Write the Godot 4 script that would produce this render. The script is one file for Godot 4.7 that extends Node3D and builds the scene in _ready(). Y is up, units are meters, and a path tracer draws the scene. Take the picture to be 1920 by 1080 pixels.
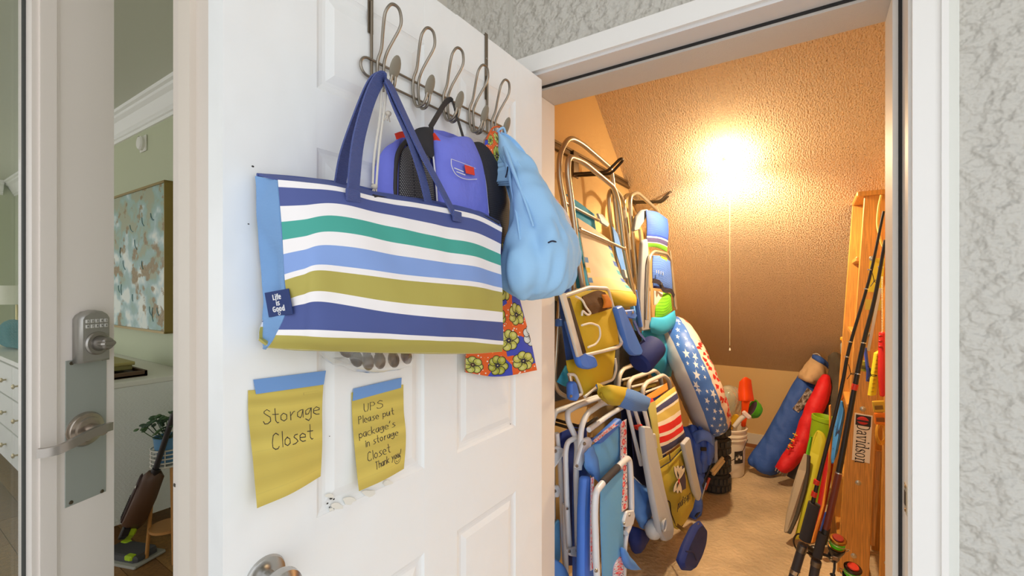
extends Node3D
# A storage closet seen through its open white door, with an entry door ajar on the left.

const FOCAL := 850.0
const EYE := Vector3(0, 1.4, 0)
const YAW := 0.59079
var rng := RandomNumberGenerator.new()
var used := {}
var mats := {}


# ---------------------------------------------------------------- places
func ray(x: float, y: float) -> Vector3:
	var a := (x - 960.0) / FOCAL
	return Vector3(cos(YAW) * a - sin(YAW), (540.0 - y) / FOCAL, -sin(YAW) * a - cos(YAW))

func at(x: float, y: float, depth: float) -> Vector3:
	return EYE + ray(x, y) * depth

func onx(x: float, y: float, px: float) -> Vector3:
	var r := ray(x, y)
	return EYE + r * (px / r.x)

func onz(x: float, y: float, pz: float) -> Vector3:
	var r := ray(x, y)
	return EYE + r * (pz / r.z)

func onplane(x: float, y: float, p: Vector3, n: Vector3) -> Vector3:
	var r := ray(x, y)
	return EYE + r * ((p - EYE).dot(n) / r.dot(n))

func xs(a: Array) -> PackedVector3Array:      # x, y, wall distance, ...
	var o := PackedVector3Array()
	for i in range(0, a.size(), 3):
		o.append(onx(a[i], a[i + 1], a[i + 2]))
	return o

func ds(a: Array) -> PackedVector3Array:      # x, y, depth, ...
	var o := PackedVector3Array()
	for i in range(0, a.size(), 3):
		o.append(at(a[i], a[i + 1], a[i + 2]))
	return o

func xrows(a: Array) -> Array:
	var o := []
	for r in a:
		o.append(xs(r))
	return o

func drows(a: Array) -> Array:
	var o := []
	for r in a:
		o.append(ds(r))
	return o

static func spline(p: PackedVector3Array, k: int, closed := false) -> PackedVector3Array:
	var o := PackedVector3Array()
	var n := p.size()
	if n < 3 and not closed:
		for i in k + 1:
			o.append(p[0].lerp(p[n - 1], float(i) / k))
		return o
	for i in (n if closed else n - 1):
		var a := p[(i - 1 + n) % n] if closed or i > 0 else p[0] * 2.0 - p[1]
		var d := p[(i + 2) % n] if closed or i + 2 < n else p[n - 1] * 2.0 - p[n - 2]
		for j in k:
			o.append(p[i].cubic_interpolate(p[(i + 1) % n], a, d, float(j) / k))
	if not closed:
		o.append(p[n - 1])
	return o

# rounded path: straight runs with the corners rounded off
static func bent(p: PackedVector3Array, r: float, k := 6, closed := false) -> PackedVector3Array:
	var o := PackedVector3Array()
	var n := p.size()
	for i in n:
		if not closed and (i == 0 or i == n - 1):
			o.append(p[i])
			continue
		var a := p[(i - 1 + n) % n]
		var b := p[(i + 1) % n]
		var q := minf(r, 0.45 * minf(a.distance_to(p[i]), b.distance_to(p[i])))
		var s := p[i] + (a - p[i]).normalized() * q
		var e := p[i] + (b - p[i]).normalized() * q
		for j in k + 1:
			var t := float(j) / k
			o.append(s.lerp(p[i], t).lerp(p[i].lerp(e, t), t))
	return o


# ---------------------------------------------------------------- shapes
class Shape:
	var st := SurfaceTool.new()
	var group := 0

	func _init() -> void:
		st.begin(Mesh.PRIMITIVE_TRIANGLES)

	func v(p: Vector3, uv := Vector2.ZERO, c := Color.WHITE) -> void:
		st.set_uv(uv)
		st.set_color(c)
		st.add_vertex(p)

	func flat() -> void:
		st.set_smooth_group(-1)

	func smooth() -> void:
		group += 1
		st.set_smooth_group(group)

	func tri(a: Vector3, b: Vector3, c: Vector3) -> void:
		v(a); v(b); v(c)

	func quad(a: Vector3, b: Vector3, c: Vector3, d: Vector3) -> void:
		v(a, Vector2(0, 0)); v(b, Vector2(1, 0)); v(c, Vector2(1, 1))
		v(a, Vector2(0, 0)); v(c, Vector2(1, 1)); v(d, Vector2(0, 1))

	func sheet(rows: Array, back := false) -> void:
		var nv := rows.size() - 1
		var nu: int = rows[0].size() - 1
		for i in nv:
			for j in nu:
				var q := [[i, j], [i, j + 1], [i + 1, j + 1], [i, j], [i + 1, j + 1], [i + 1, j]]
				if back:
					q.reverse()
				for k in q:
					v(rows[k[0]][k[1]], Vector2(float(k[1]) / nu, float(k[0]) / nv))

	func tube(p: PackedVector3Array, r: float, sides := 10, closed := false, taper := 1.0) -> Shape:
		var n := p.size()
		var rings := []
		var up := Vector3.UP
		var t0 := (p[1] - p[0]).normalized()
		if absf(t0.dot(up)) > 0.9:
			up = Vector3.RIGHT
		var side := t0.cross(up).normalized()
		for i in n:
			var a := p[(i - 1 + n) % n] if closed or i > 0 else p[i]
			var b := p[(i + 1) % n] if closed or i < n - 1 else p[i]
			var t := (b - a).normalized()
			side = (side - t * side.dot(t)).normalized()
			var o := t.cross(side)
			var ring := PackedVector3Array()
			var rr := r * lerpf(1.0, taper, float(i) / (n - 1))
			for k in sides + 1:
				var f := TAU * k / sides
				ring.append(p[i] + (side * cos(f) + o * sin(f)) * rr)
			rings.append(ring)
		if closed:
			rings.append(rings[0])
		smooth()
		sheet(rings)
		if not closed:
			flat()
			for k in sides:
				tri(p[0], rings[0][k], rings[0][k + 1])
				tri(p[n - 1], rings[n - 1][k + 1], rings[n - 1][k])
		return self

	# a flat strap that follows p; across gives its width direction
	func strap(p: PackedVector3Array, across: Vector3, w: float, t: float) -> Shape:
		var n := p.size()
		var l := []
		for k in 5:
			l.append(PackedVector3Array())
		for i in n:
			var d := (p[mini(i + 1, n - 1)] - p[maxi(i - 1, 0)]).normalized()
			var a := (across - d * across.dot(d)).normalized() * (w / 2.0)
			var o := d.cross(a).normalized() * (t / 2.0)
			var c := [a + o, a - o, -a - o, -a + o]
			for k in 5:
				l[k].append(p[i] + c[k % 4])
		for k in 4:
			smooth()
			var rows := []
			for i in n:
				rows.append(PackedVector3Array([l[k][i], l[k + 1][i]]))
			sheet(rows)
		flat()
		quad(l[0][0], l[1][0], l[2][0], l[3][0])
		quad(l[3][n - 1], l[2][n - 1], l[1][n - 1], l[0][n - 1])
		return self

	func lathe(profile: Array, xf: Transform3D, seg := 24) -> Shape:
		var rows := []
		for q in profile:
			var r := PackedVector3Array()
			for k in seg + 1:
				var f := TAU * k / seg
				r.append(xf * Vector3(q[0] * cos(f), q[1], q[0] * sin(f)))
			rows.append(r)
		for i in rows.size() - 1:
			if i == 0 or absf(_turn(profile, i)) > 0.6:
				smooth()
			sheet([rows[i], rows[i + 1]])
		return self

	func _turn(p: Array, i: int) -> float:
		var a := Vector2(p[i][0] - p[i - 1][0], p[i][1] - p[i - 1][1])
		var b := Vector2(p[i + 1][0] - p[i][0], p[i + 1][1] - p[i][1])
		return a.angle_to(b)

	# a board with the outline p (about flat), thick along its normal, edges bevelled
	func plate(p: PackedVector3Array, thick: float, bevel := 0.0, rounded := false) -> Shape:
		var n := p.size()
		var m := Vector3.ZERO
		var c := Vector3.ZERO
		for i in n:
			m += (p[i]).cross(p[(i + 1) % n])
			c += p[i] / n
		m = m.normalized()
		var ux := (p[1] - p[0]).normalized()
		ux = (ux - m * ux.dot(m)).normalized()
		var uy := m.cross(ux)
		var flat2 := PackedVector2Array()
		for q in p:
			flat2.append(Vector2((q - c).dot(ux), (q - c).dot(uy)))
		var tris := Geometry2D.triangulate_polygon(flat2)
		var lo := Vector2.INF
		var hi := -Vector2.INF
		for q in flat2:
			lo = lo.min(q); hi = hi.max(q)
		var inner := PackedVector3Array()
		for i in n:
			var a := (p[i] - p[(i - 1 + n) % n]).normalized()
			var b := (p[(i + 1) % n] - p[i]).normalized()
			var o := (a.cross(m) + b.cross(m)).normalized()
			inner.append(p[i] - o * bevel / maxf(0.35, o.dot(a.cross(m))))
		var h := m * thick / 2.0
		var b2 := m * maxf(thick / 2.0 - bevel, 0.0)
		flat()
		for s in [1.0, -1.0]:
			for k in range(0, tris.size(), 3):
				var q := [tris[k], tris[k + 1], tris[k + 2]]
				if s < 0:
					q.reverse()
				for i in q:
					var uv := (flat2[i] - lo) / (hi - lo)
					v(inner[i] + h * s, uv)
		if rounded:
			smooth()
		for i in n:
			var j := (i + 1) % n
			if bevel > 0.0:
				quad(inner[i] + h, inner[j] + h, p[j] + b2, p[i] + b2)
				quad(p[i] - b2, p[j] - b2, inner[j] - h, inner[i] - h)
			if b2.length() > 0.00005:
				quad(p[i] + b2, p[j] + b2, p[j] - b2, p[i] - b2)
		return self

	func box(c: Vector3, s: Vector3, b := 0.0, bas := Basis.IDENTITY) -> Shape:
		var x := s.x / 2.0
		var y := s.y / 2.0
		var p := PackedVector3Array()
		if b > 0.0:
			for q in [[-x + b, -y], [x - b, -y], [x, -y + b], [x, y - b], [x - b, y], [-x + b, y], [-x, y - b], [-x, -y + b]]:
				p.append(c + bas * Vector3(q[0], q[1], 0))
		else:
			for q in [[-x, -y], [x, -y], [x, y], [-x, y]]:
				p.append(c + bas * Vector3(q[0], q[1], 0))
		return plate_about(p, bas.z * s.z, b, c)

	func plate_about(p: PackedVector3Array, across: Vector3, b: float, c: Vector3) -> Shape:
		var n := p.size()
		var h := across / 2.0
		var hb := across.normalized() * (across.length() / 2.0 - b)
		flat()
		var q := PackedVector3Array()
		for i in n:
			var d := p[i] - c
			q.append(c + d - d.normalized() * minf(b * 1.3, d.length() * 0.3) if b > 0.0 else p[i])
		for i in range(1, n - 1):
			tri(q[0] + h, q[i] + h, q[i + 1] + h)
			tri(q[0] - h, q[i + 1] - h, q[i] - h)
		for i in n:
			var j := (i + 1) % n
			if b > 0.0:
				quad(q[i] + h, q[j] + h, p[j] + hb, p[i] + hb)
				quad(p[i] - hb, p[j] - hb, q[j] - h, q[i] - h)
			quad(p[i] + hb, p[j] + hb, p[j] - hb, p[i] - hb)
		return self

	# cloth: rows of control points, smoothed; bulge in front and behind; folds from noise
	func cloth(rows: Array, nu: int, nv: int, thick: float, facing: Vector3, front := 0.0, behind := 0.0, fold := 0.0, fold_size := 8.0, seed_ := 1, stretch := Vector3.ONE) -> Shape:
		var g := Shape.patch(rows, nu, nv)
		var noise := FastNoiseLite.new()
		noise.seed = seed_
		noise.frequency = fold_size
		noise.noise_type = FastNoiseLite.TYPE_SIMPLEX_SMOOTH
		noise.fractal_octaves = 2
		var mv: int = g.size() - 1
		var mu: int = g[0].size() - 1
		var fr := []
		var bk := []
		for i in mv + 1:
			var rf := PackedVector3Array()
			var rb := PackedVector3Array()
			for j in mu + 1:
				var du: Vector3 = g[i][mini(j + 1, mu)] - g[i][maxi(j - 1, 0)]
				var dv: Vector3 = g[mini(i + 1, mv)][j] - g[maxi(i - 1, 0)][j]
				var m := du.cross(dv).normalized()
				if m.dot(facing) < 0.0:
					m = -m
				var a := 2.0 * j / mu - 1.0
				var b := 2.0 * i / mv - 1.0
				var dome := sqrt(maxf(0.0, 1.0 - pow(absf(a), 2.6))) * sqrt(maxf(0.0, 1.0 - pow(absf(b), 2.6)))
				var w: float = fold * noise.get_noise_3dv(g[i][j] * stretch) * (0.35 + 0.65 * dome)
				rf.append(g[i][j] + m * (thick / 2.0 + front * dome + w))
				rb.append(g[i][j] - m * (thick / 2.0 + behind * dome - (w if behind == 0.0 else 0.0)))
			fr.append(rf)
			bk.append(rb)
		smooth()
		sheet(fr)
		smooth()
		sheet(bk, true)
		flat()
		for i in mv:
			quad(fr[i][0], fr[i + 1][0], bk[i + 1][0], bk[i][0])
			quad(fr[i + 1][mu], fr[i][mu], bk[i][mu], bk[i + 1][mu])
		for j in mu:
			quad(fr[0][j + 1], fr[0][j], bk[0][j], bk[0][j + 1])
			quad(fr[mv][j], fr[mv][j + 1], bk[mv][j + 1], bk[mv][j])
		return self

	static func patch(rows: Array, nu: int, nv: int) -> Array:
		var across := []
		for r in rows:
			across.append(Shape.resample(r, nu))
		var g := []
		for i in nv + 1:
			g.append(PackedVector3Array())
		for j in nu + 1:
			var col := PackedVector3Array()
			for r in across:
				col.append(r[j])
			col = Shape.resample(col, nv)
			for i in nv + 1:
				g[i].append(col[i])
		return g

	static func resample(p: PackedVector3Array, k: int) -> PackedVector3Array:
		var n := p.size()
		var o := PackedVector3Array()
		for i in k + 1:
			var t := float(i) / k * (n - 1)
			var a := mini(int(t), n - 2)
			var before := p[a - 1] if a > 0 else p[0] * 2.0 - p[1]
			var after := p[a + 2] if a + 2 < n else p[n - 1] * 2.0 - p[n - 2]
			o.append(p[a].cubic_interpolate(p[a + 1], before, after, t - a))
		return o

	func ball(c: Vector3, r: Vector3, bas := Basis.IDENTITY, seg := 16) -> Shape:
		var pr := []
		for i in seg / 2 + 1:
			var f := PI * i / (seg / 2)
			pr.append([sin(f), -cos(f)])
		smooth()
		var rows := []
		for q in pr:
			var row := PackedVector3Array()
			for k in seg + 1:
				var f := TAU * k / seg
				row.append(c + bas * (Vector3(q[0] * cos(f), q[1], q[0] * sin(f)) * r))
			rows.append(row)
		sheet(rows)
		return self


# ---------------------------------------------------------------- objects
func numbered(called: String) -> String:
	var n: int = used.get(called, 0)
	used[called] = n + 1
	return called if n == 0 else "%s_%03d" % [called, n]

func wpos(o: Node3D) -> Vector3:
	var p := Vector3.ZERO
	var q: Node = o
	while q is Node3D and q != self:
		p += q.position
		q = q.get_parent()
	return p

func obj(called: String, s: Shape, m: Material, parent: Node3D = null, label := "") -> MeshInstance3D:
	s.st.generate_normals()
	var mesh := s.st.commit()
	var box := mesh.get_aabb()
	var base := Vector3(box.get_center().x, box.position.y, box.get_center().z)
	var t := SurfaceTool.new()
	t.append_from(mesh, 0, Transform3D(Basis.IDENTITY, -base))
	var o := MeshInstance3D.new()
	o.mesh = t.commit()
	o.mesh.surface_set_material(0, m)
	return put(called, o, base, parent, label)

func put(called: String, o: MeshInstance3D, base: Vector3, parent: Node3D, label := "") -> MeshInstance3D:
	if parent:
		o.name = called
		parent.add_child(o, true)
		o.position = base - wpos(parent)
	else:
		o.name = numbered(called)
		add_child(o, true)
		o.position = base
	if label:
		o.set_meta("label", label)
	return o

func thing(called: String, label: String, category: String, group := "") -> Node3D:
	var o := Node3D.new()
	o.name = numbered(called)
	add_child(o, true)
	return tag(o, label, category, group)

func tag(o: Node3D, label: String, category: String, group := "") -> Node3D:
	o.set_meta("label", label)
	o.set_meta("category", category)
	if group:
		o.set_meta("group", group)
	return o

func structure(called: String, label: String) -> Node3D:
	var o := Node3D.new()
	o.name = called
	add_child(o, true)
	o.set_meta("kind", "structure")
	o.set_meta("label", label)
	return o

func struct(called: String, s: Shape, m: Material, label: String) -> MeshInstance3D:
	var o := obj(called, s, m)
	o.set_meta("kind", "structure")
	o.set_meta("label", label)
	return o

# moves a thing's origin to the middle of its base
func settle(o: Node3D) -> Node3D:
	var all := AABB()
	var first := true
	for c in o.get_children():
		if c is MeshInstance3D:
			var b: AABB = c.transform * c.mesh.get_aabb()
			all = b if first else all.merge(b)
			first = false
	var base := Vector3(all.get_center().x, all.position.y, all.get_center().z)
	for c in o.get_children():
		if c is Node3D:
			c.position -= base
	o.position += base
	return o

func lettering(called: String, words: String, high: float, m: Material, xf: Transform3D, parent: Node3D, font := "Droid Sans", bold := false) -> void:
	var f := SystemFont.new()
	f.font_names = PackedStringArray([font])
	f.font_weight = 700 if bold else 400
	var t := TextMesh.new()
	t.text = words
	t.font = f
	t.font_size = 32
	t.pixel_size = high / 32.0
	t.depth = 0.0006
	t.curve_step = 1.0
	t.material = m
	var o := MeshInstance3D.new()
	o.mesh = t
	o.name = called
	parent.add_child(o, true)
	o.transform = Transform3D(xf.basis, xf.origin - wpos(parent))


# ---------------------------------------------------------------- materials
func noise_image(size: int, freq: float, octaves := 3, sd := 1, type := FastNoiseLite.TYPE_SIMPLEX_SMOOTH) -> Image:
	var n := FastNoiseLite.new()
	n.seed = sd
	n.noise_type = type
	n.frequency = freq
	n.fractal_octaves = octaves
	return n.get_seamless_image(size, size)

func normal_texture(img: Image, k: float) -> ImageTexture:
	var i := img.duplicate()
	i.convert(Image.FORMAT_RGBA8)
	i.bump_map_to_normal_map(k)
	return ImageTexture.create_from_image(i)

func mat(c: Color, rough := 0.6, metal := 0.0) -> StandardMaterial3D:
	var key := "%s %s %s" % [c, rough, metal]
	if mats.has(key):
		return mats[key]
	var m := StandardMaterial3D.new()
	m.albedo_color = c
	m.roughness = rough
	m.metallic = metal
	m.cull_mode = BaseMaterial3D.CULL_DISABLED
	mats[key] = m
	return m

func c8(r: int, g: int, b: int) -> Color:
	return Color(r / 255.0, g / 255.0, b / 255.0)

func bumpy(c: Color, rough: float, tex: Texture2D, depth: float, scale: float, world := true) -> StandardMaterial3D:
	var m: StandardMaterial3D = mat(c, rough).duplicate()
	m.normal_enabled = true
	m.normal_texture = tex
	m.normal_scale = depth
	m.uv1_triplanar = true
	m.uv1_world_triplanar = world
	m.uv1_scale = Vector3.ONE * scale
	return m

func printed(img: Image, rough := 0.85) -> StandardMaterial3D:
	var m := StandardMaterial3D.new()
	img.generate_mipmaps()
	m.albedo_texture = ImageTexture.create_from_image(img)
	m.roughness = rough
	m.cull_mode = BaseMaterial3D.CULL_DISABLED
	return m

func blank(w: int, h: int, c: Color) -> Image:
	var i := Image.create(w, h, false, Image.FORMAT_RGBA8)
	i.fill(c)
	return i

func dab(i: Image, x: float, y: float, r: float, c: Color) -> void:
	var k := int(ceil(r))
	for a in range(-k, k + 1):
		var hw := sqrt(maxf(0.0, r * r - a * a))
		var x0 := int(round(x - hw))
		var w := int(round(x + hw)) - x0
		if w > 0:
			i.fill_rect(Rect2i(x0, int(round(y)) + a, w, 1), c)

func stroke(i: Image, a: Vector2, b: Vector2, r: float, c: Color) -> void:
	var n := int(ceil(a.distance_to(b) / maxf(r * 0.6, 0.5))) + 1
	for k in n + 1:
		var p := a.lerp(b, float(k) / n)
		dab(i, p.x, p.y, r, c)

func fill_poly(i: Image, p: PackedVector2Array, c: Color) -> void:
	var lo := 1e9
	var hi := -1e9
	for q in p:
		lo = minf(lo, q.y); hi = maxf(hi, q.y)
	for y in range(maxi(0, int(lo)), mini(i.get_height(), int(hi) + 1)):
		var hit := []
		for k in p.size():
			var a := p[k]
			var b := p[(k + 1) % p.size()]
			if (a.y <= y) != (b.y <= y):
				hit.append(a.x + (y - a.y) / (b.y - a.y) * (b.x - a.x))
		hit.sort()
		for k in range(0, hit.size() - 1, 2):
			i.fill_rect(Rect2i(int(hit[k]), y, maxi(1, int(hit[k + 1] - hit[k])), 1), c)

func star_shape(x: float, y: float, r: float, turn: float, squeeze := 1.0) -> PackedVector2Array:
	var p := PackedVector2Array()
	for k in 10:
		var f := TAU * k / 10.0 + turn
		var q := r if k % 2 == 0 else r * 0.42
		p.append(Vector2(x + q * sin(f) * squeeze, y - q * cos(f)))
	return p

# pen strokes of the handwriting: pairs of digits x y on a small grid, strokes parted by /
const PEN := {
	"S": "51 30 11 12 33 54 56 37 17 06", "t": "20 26 37 47/03 43", "o": "23 04 06 27 46 44 23", "r": "13 17/15 24 33 43",
	"a": "43 23 04 06 27 36 43 47", "g": "43 23 04 06 26 43 48 29 08", "e": "05 45 44 23 04 06 27 47", "C": "51 30 11 04 06 27 47 56",
	"l": "10 17", "s": "43 23 14 35 46 27 07", "U": "00 05 17 37 45 40", "P": "00 07/00 30 42 33 03", "p": "03 09/04 23 44 46 27 06",
	"u": "03 06 17 27 43 47", "k": "00 07/43 05 47", "i": "13 17/11 12", "n": "03 07/05 13 33 44 47", "T": "00 50/20 27",
	"h": "00 07/04 23 43 47", "y": "03 26/43 09", "c": "43 23 04 06 27 47", "!": "20 15/07 08", "'": "10 02",
}

func pen(i: Image, words: String, x: float, y: float, size: float, slope: float, r: float, c: Color, squeeze := 1.0) -> void:
	var cx := x
	for k in words.length():
		var ch := words[k]
		if not PEN.has(ch):
			cx += size * 0.55 * squeeze
			continue
		var wide := 0.0
		for s in String(PEN[ch]).split("/"):
			var last := Vector2.INF
			for d in s.split(" "):
				var q := Vector2(cx + (int(d[0]) * 0.11 + rng.randf_range(-0.015, 0.015)) * size * squeeze, y + (int(d[1]) * 0.14 + rng.randf_range(-0.02, 0.02)) * size + (cx - x) * slope)
				wide = maxf(wide, int(d[0]) * 0.11)
				if last != Vector2.INF:
					stroke(i, last, q, r, c)
				last = q
		cx += (wide + 0.2) * size * squeeze


# ---------------------------------------------------------------- the scene
const WALL := -1.2        # face of the closet's front wall
const WALL_IN := -1.4     # its inner face
const JAMB_L := -0.775
const JAMB_R := 0.153
const DOOR := -0.70       # seen face of the open closet door
const CLOSET_L := -1.0
const CLOSET_R := 0.37
const CLOSET_END := -4.5
const ENTRY := -1.08      # face of the wall with the entry door

var stucco_n: Texture2D
var knock_n: Texture2D
var weave_n: Texture2D
var fold_n: Texture2D
var grain_t: Texture2D
var WHITE: Material
var CREAM_TUBE: Material
var STEEL: Material


func slope_y(z: float) -> float:
	return 0.745 + 0.797 * (z - CLOSET_END)


func _ready() -> void:
	rng.seed = 7
	var cam := Camera3D.new()
	cam.name = "camera"
	cam.fov = rad_to_deg(2.0 * atan(540.0 / FOCAL))
	cam.near = 0.02
	cam.position = EYE
	cam.rotation = Vector3(0, YAW, 0)
	add_child(cam)
	cam.current = true
	var e := Environment.new()
	e.background_mode = Environment.BG_SKY
	var sky := ProceduralSkyMaterial.new()
	sky.sky_top_color = c8(232, 238, 246)
	sky.sky_horizon_color = c8(246, 247, 248)
	sky.ground_horizon_color = c8(242, 242, 240)
	sky.ground_bottom_color = c8(236, 235, 232)
	sky.sky_energy_multiplier = 1.0
	e.sky = Sky.new()
	e.sky.sky_material = sky
	e.background_energy_multiplier = 1.74
	e.tonemap_mode = Environment.TONE_MAPPER_LINEAR
	e.tonemap_exposure = 1.0
	e.sdfgi_enabled = true
	e.ssao_enabled = true
	e.ssil_enabled = true
	var we := WorldEnvironment.new()
	we.name = "environment"
	we.environment = e
	add_child(we)
	var bulb_light := OmniLight3D.new()
	bulb_light.name = "closet_bulb_light"
	bulb_light.position = at(1363, 318, 2.44)
	bulb_light.light_color = c8(255, 226, 184)
	bulb_light.light_energy = 0.25
	bulb_light.light_size = 0.03
	bulb_light.omni_range = 8.0
	bulb_light.omni_attenuation = 2.0
	bulb_light.shadow_enabled = true
	add_child(bulb_light)
	var bulb_front := SpotLight3D.new()                 # the bulb shines mostly away from its base
	bulb_front.name = "closet_bulb_front_light"
	bulb_front.position = bulb_light.position
	bulb_front.look_at_from_position(bulb_light.position, bulb_light.position + Vector3(0, -1.0, -0.12), Vector3.RIGHT)
	bulb_front.light_color = bulb_light.light_color
	bulb_front.light_energy = 2.1
	bulb_front.light_size = 0.03
	bulb_front.spot_range = 8.0
	bulb_front.spot_attenuation = 2.0
	bulb_front.spot_angle = 88.0
	bulb_front.spot_angle_attenuation = 0.6
	bulb_front.shadow_enabled = true
	add_child(bulb_front)

	stucco_n = normal_texture(noise_image(512, 0.035, 4, 3), 14.0)
	knock_n = normal_texture(noise_image(512, 0.06, 3, 5), 10.0)
	fold_n = normal_texture(noise_image(256, 0.02, 3, 9), 6.0)
	var w := blank(64, 64, Color.BLACK)
	for y in 64:
		for x in 64:
			var k := (sin(x * TAU / 8.0) * (1.0 if (y / 8) % 2 == 0 else -1.0) + sin(y * TAU / 8.0)) * 0.25 + 0.5
			w.set_pixel(x, y, Color(k, k, k))
	weave_n = normal_texture(w, 3.0)
	var gi := noise_image(256, 0.012, 4, 21)
	var g2 := blank(256, 256, Color.BLACK)
	for y in 256:
		for x in 256:
			var k := gi.get_pixel((x * 6) % 256, y / 3).r
			k = 0.86 + 0.14 * sin(k * 30.0) * 0.6 - 0.08 * gi.get_pixel((x * 11) % 256, (y / 2) % 256).r
			g2.set_pixel(x, y, Color(k, k * 0.98, k * 0.95))
	g2.generate_mipmaps()
	grain_t = ImageTexture.create_from_image(g2)
	WHITE = mat(c8(240, 239, 236), 0.4)
	CREAM_TUBE = mat(c8(222, 220, 214), 0.35)
	STEEL = mat(c8(176, 172, 165), 0.32, 0.9)

	setting()
	closet_door()
	entry_side()
	door_things()
	notes()
	closet_left()
	closet_back()
	closet_right()


func slab_box(s: Shape, x0: float, x1: float, y0: float, y1: float, z0: float, z1: float, b := 0.0) -> Shape:
	return s.box(Vector3((x0 + x1) / 2, (y0 + y1) / 2, (z0 + z1) / 2), Vector3(absf(x1 - x0), absf(y1 - y0), absf(z1 - z0)), b)


func setting() -> void:
	# the porch wall with the closet's opening
	var outside := bumpy(c8(204, 201, 193), 0.85, stucco_n, 0.6, 1.05)
	var inside := bumpy(c8(222, 186, 126), 0.8, knock_n, 0.2, 5.0)
	var wf := structure("wall_front", "grey stucco wall around the closet doorway")
	var s := Shape.new()
	slab_box(s, ENTRY - 0.2, JAMB_L - 0.02, 0, 3.4, WALL, WALL - 0.1)
	slab_box(s, JAMB_R + 0.02, 3.2, 0, 3.4, WALL, WALL - 0.1)
	slab_box(s, JAMB_L - 0.02, JAMB_R + 0.02, 2.072, 3.4, WALL, WALL - 0.1)
	obj("stucco", s, outside, wf)
	s = Shape.new()
	slab_box(s, ENTRY - 0.2, JAMB_L - 0.02, 0, 3.4, WALL - 0.1, WALL_IN)
	slab_box(s, JAMB_R + 0.02, 3.2, 0, 3.4, WALL - 0.1, WALL_IN)
	slab_box(s, JAMB_L - 0.02, JAMB_R + 0.02, 2.072, 3.4, WALL - 0.1, WALL_IN)
	obj("inner_wallboard", s, inside, wf)
	s = Shape.new()                                     # the caulked joint above the door
	slab_box(s, -0.812, -0.802, 2.14, 2.7, WALL, WALL + 0.004, 0.0015)
	obj("joint_strip", s, mat(c8(196, 194, 186), 0.8), wf)
	s = Shape.new()                                     # smooth caulk band beside the casing
	s.plate(PackedVector3Array([Vector3(0.2105, 0, WALL), Vector3(0.228, 0, WALL), Vector3(0.228, 2.7, WALL), Vector3(0.2105, 2.7, WALL)]), 0.006, 0.002)
	obj("caulk_band", s, mat(c8(226, 227, 220), 0.8), wf)
	settle(wf)

	# frame of the closet doorway
	var f := structure("trim_1", "white painted wooden frame of the closet doorway")
	var casing := mat(c8(246, 244, 241), 0.42)
	var jamb := mat(c8(232, 228, 223), 0.45)
	for part in [["casing", true], ["casing", false]]:
		s = Shape.new()
		if part[1]:
			slab_box(s, JAMB_R + 0.005, 0.1925, 0, 2.06, WALL, WALL + 0.016, 0.003)
			slab_box(s, 0.1925, 0.200, 0, 2.085, WALL, WALL + 0.013, 0.0025)
			slab_box(s, 0.200, 0.2105, 0, 2.11, WALL, WALL + 0.019, 0.003)
		else:
			slab_box(s, JAMB_L - 0.06, JAMB_L - 0.005, 0, 2.06, WALL, WALL + 0.016, 0.003)
		obj(part[0], s, casing, f)
	s = Shape.new()
	slab_box(s, JAMB_L - 0.06, 0.2105, 2.06, 2.112, WALL, WALL + 0.017, 0.003)
	obj("head_casing", s, casing, f)
	s = Shape.new()
	slab_box(s, JAMB_R, JAMB_R + 0.02, 0, 2.072, WALL + 0.004, WALL_IN + 0.0, 0.001)
	obj("jamb", s, jamb, f)
	s = Shape.new()
	slab_box(s, JAMB_L - 0.02, JAMB_L, 0, 2.072, WALL + 0.004, WALL_IN, 0.001)
	obj("jamb", s, jamb, f)
	s = Shape.new()
	slab_box(s, JAMB_L, JAMB_R, 2.052, 2.072, WALL + 0.004, WALL_IN, 0.001)
	obj("head_jamb", s, mat(c8(226, 224, 224), 0.45), f)
	s = Shape.new()
	slab_box(s, JAMB_L, JAMB_R, 2.0385, 2.052, WALL - 0.075, WALL_IN, 0.002)
	obj("head_stop", s, bumpy(c8(212, 205, 198), 0.6, stucco_n, 0.2, 9.0), f)
	s = Shape.new()
	slab_box(s, JAMB_R - 0.0155, JAMB_R, 0, 2.0385, WALL - 0.075, WALL_IN, 0.002)
	obj("stop", s, mat(c8(236, 230, 222), 0.45), f)
	s = Shape.new()
	slab_box(s, JAMB_L, JAMB_L + 0.0155, 0, 2.0385, WALL - 0.075, WALL_IN, 0.002)
	obj("stop", s, mat(c8(236, 230, 222), 0.45), f)
	var rubber := mat(c8(38, 36, 36), 0.7)
	s = Shape.new()
	slab_box(s, JAMB_R - 0.006, JAMB_R, 0, 2.052, WALL - 0.069, WALL - 0.075)
	slab_box(s, JAMB_L, JAMB_R, 2.0455, 2.052, WALL - 0.07, WALL - 0.075)
	obj("weatherstrip", s, rubber, f, "dark rubber weatherstrip")
	s = Shape.new()
	slab_box(s, JAMB_R - 0.0012, JAMB_R + 0.001, 0.94, 0.998, WALL - 0.006, WALL - 0.036, 0.0004)
	var sp := obj("strike_plate", s, mat(c8(206, 190, 160), 0.3, 0.9), f, "worn metal strike plate")
	s = Shape.new()
	slab_box(s, JAMB_R - 0.002, JAMB_R - 0.0005, 0.955, 0.983, WALL - 0.018, WALL - 0.031)
	obj("latch_hole", s, mat(c8(60, 46, 34), 0.8), sp)
	s = Shape.new()
	for q in [0.945, 0.993]:
		s.lathe([[0.0, 0.0016], [0.003, 0.0012], [0.0034, 0.0]], Transform3D(Basis(Vector3.UP, Vector3.LEFT, Vector3.BACK), Vector3(JAMB_R - 0.0012, q, WALL - 0.021)), 12)
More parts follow.
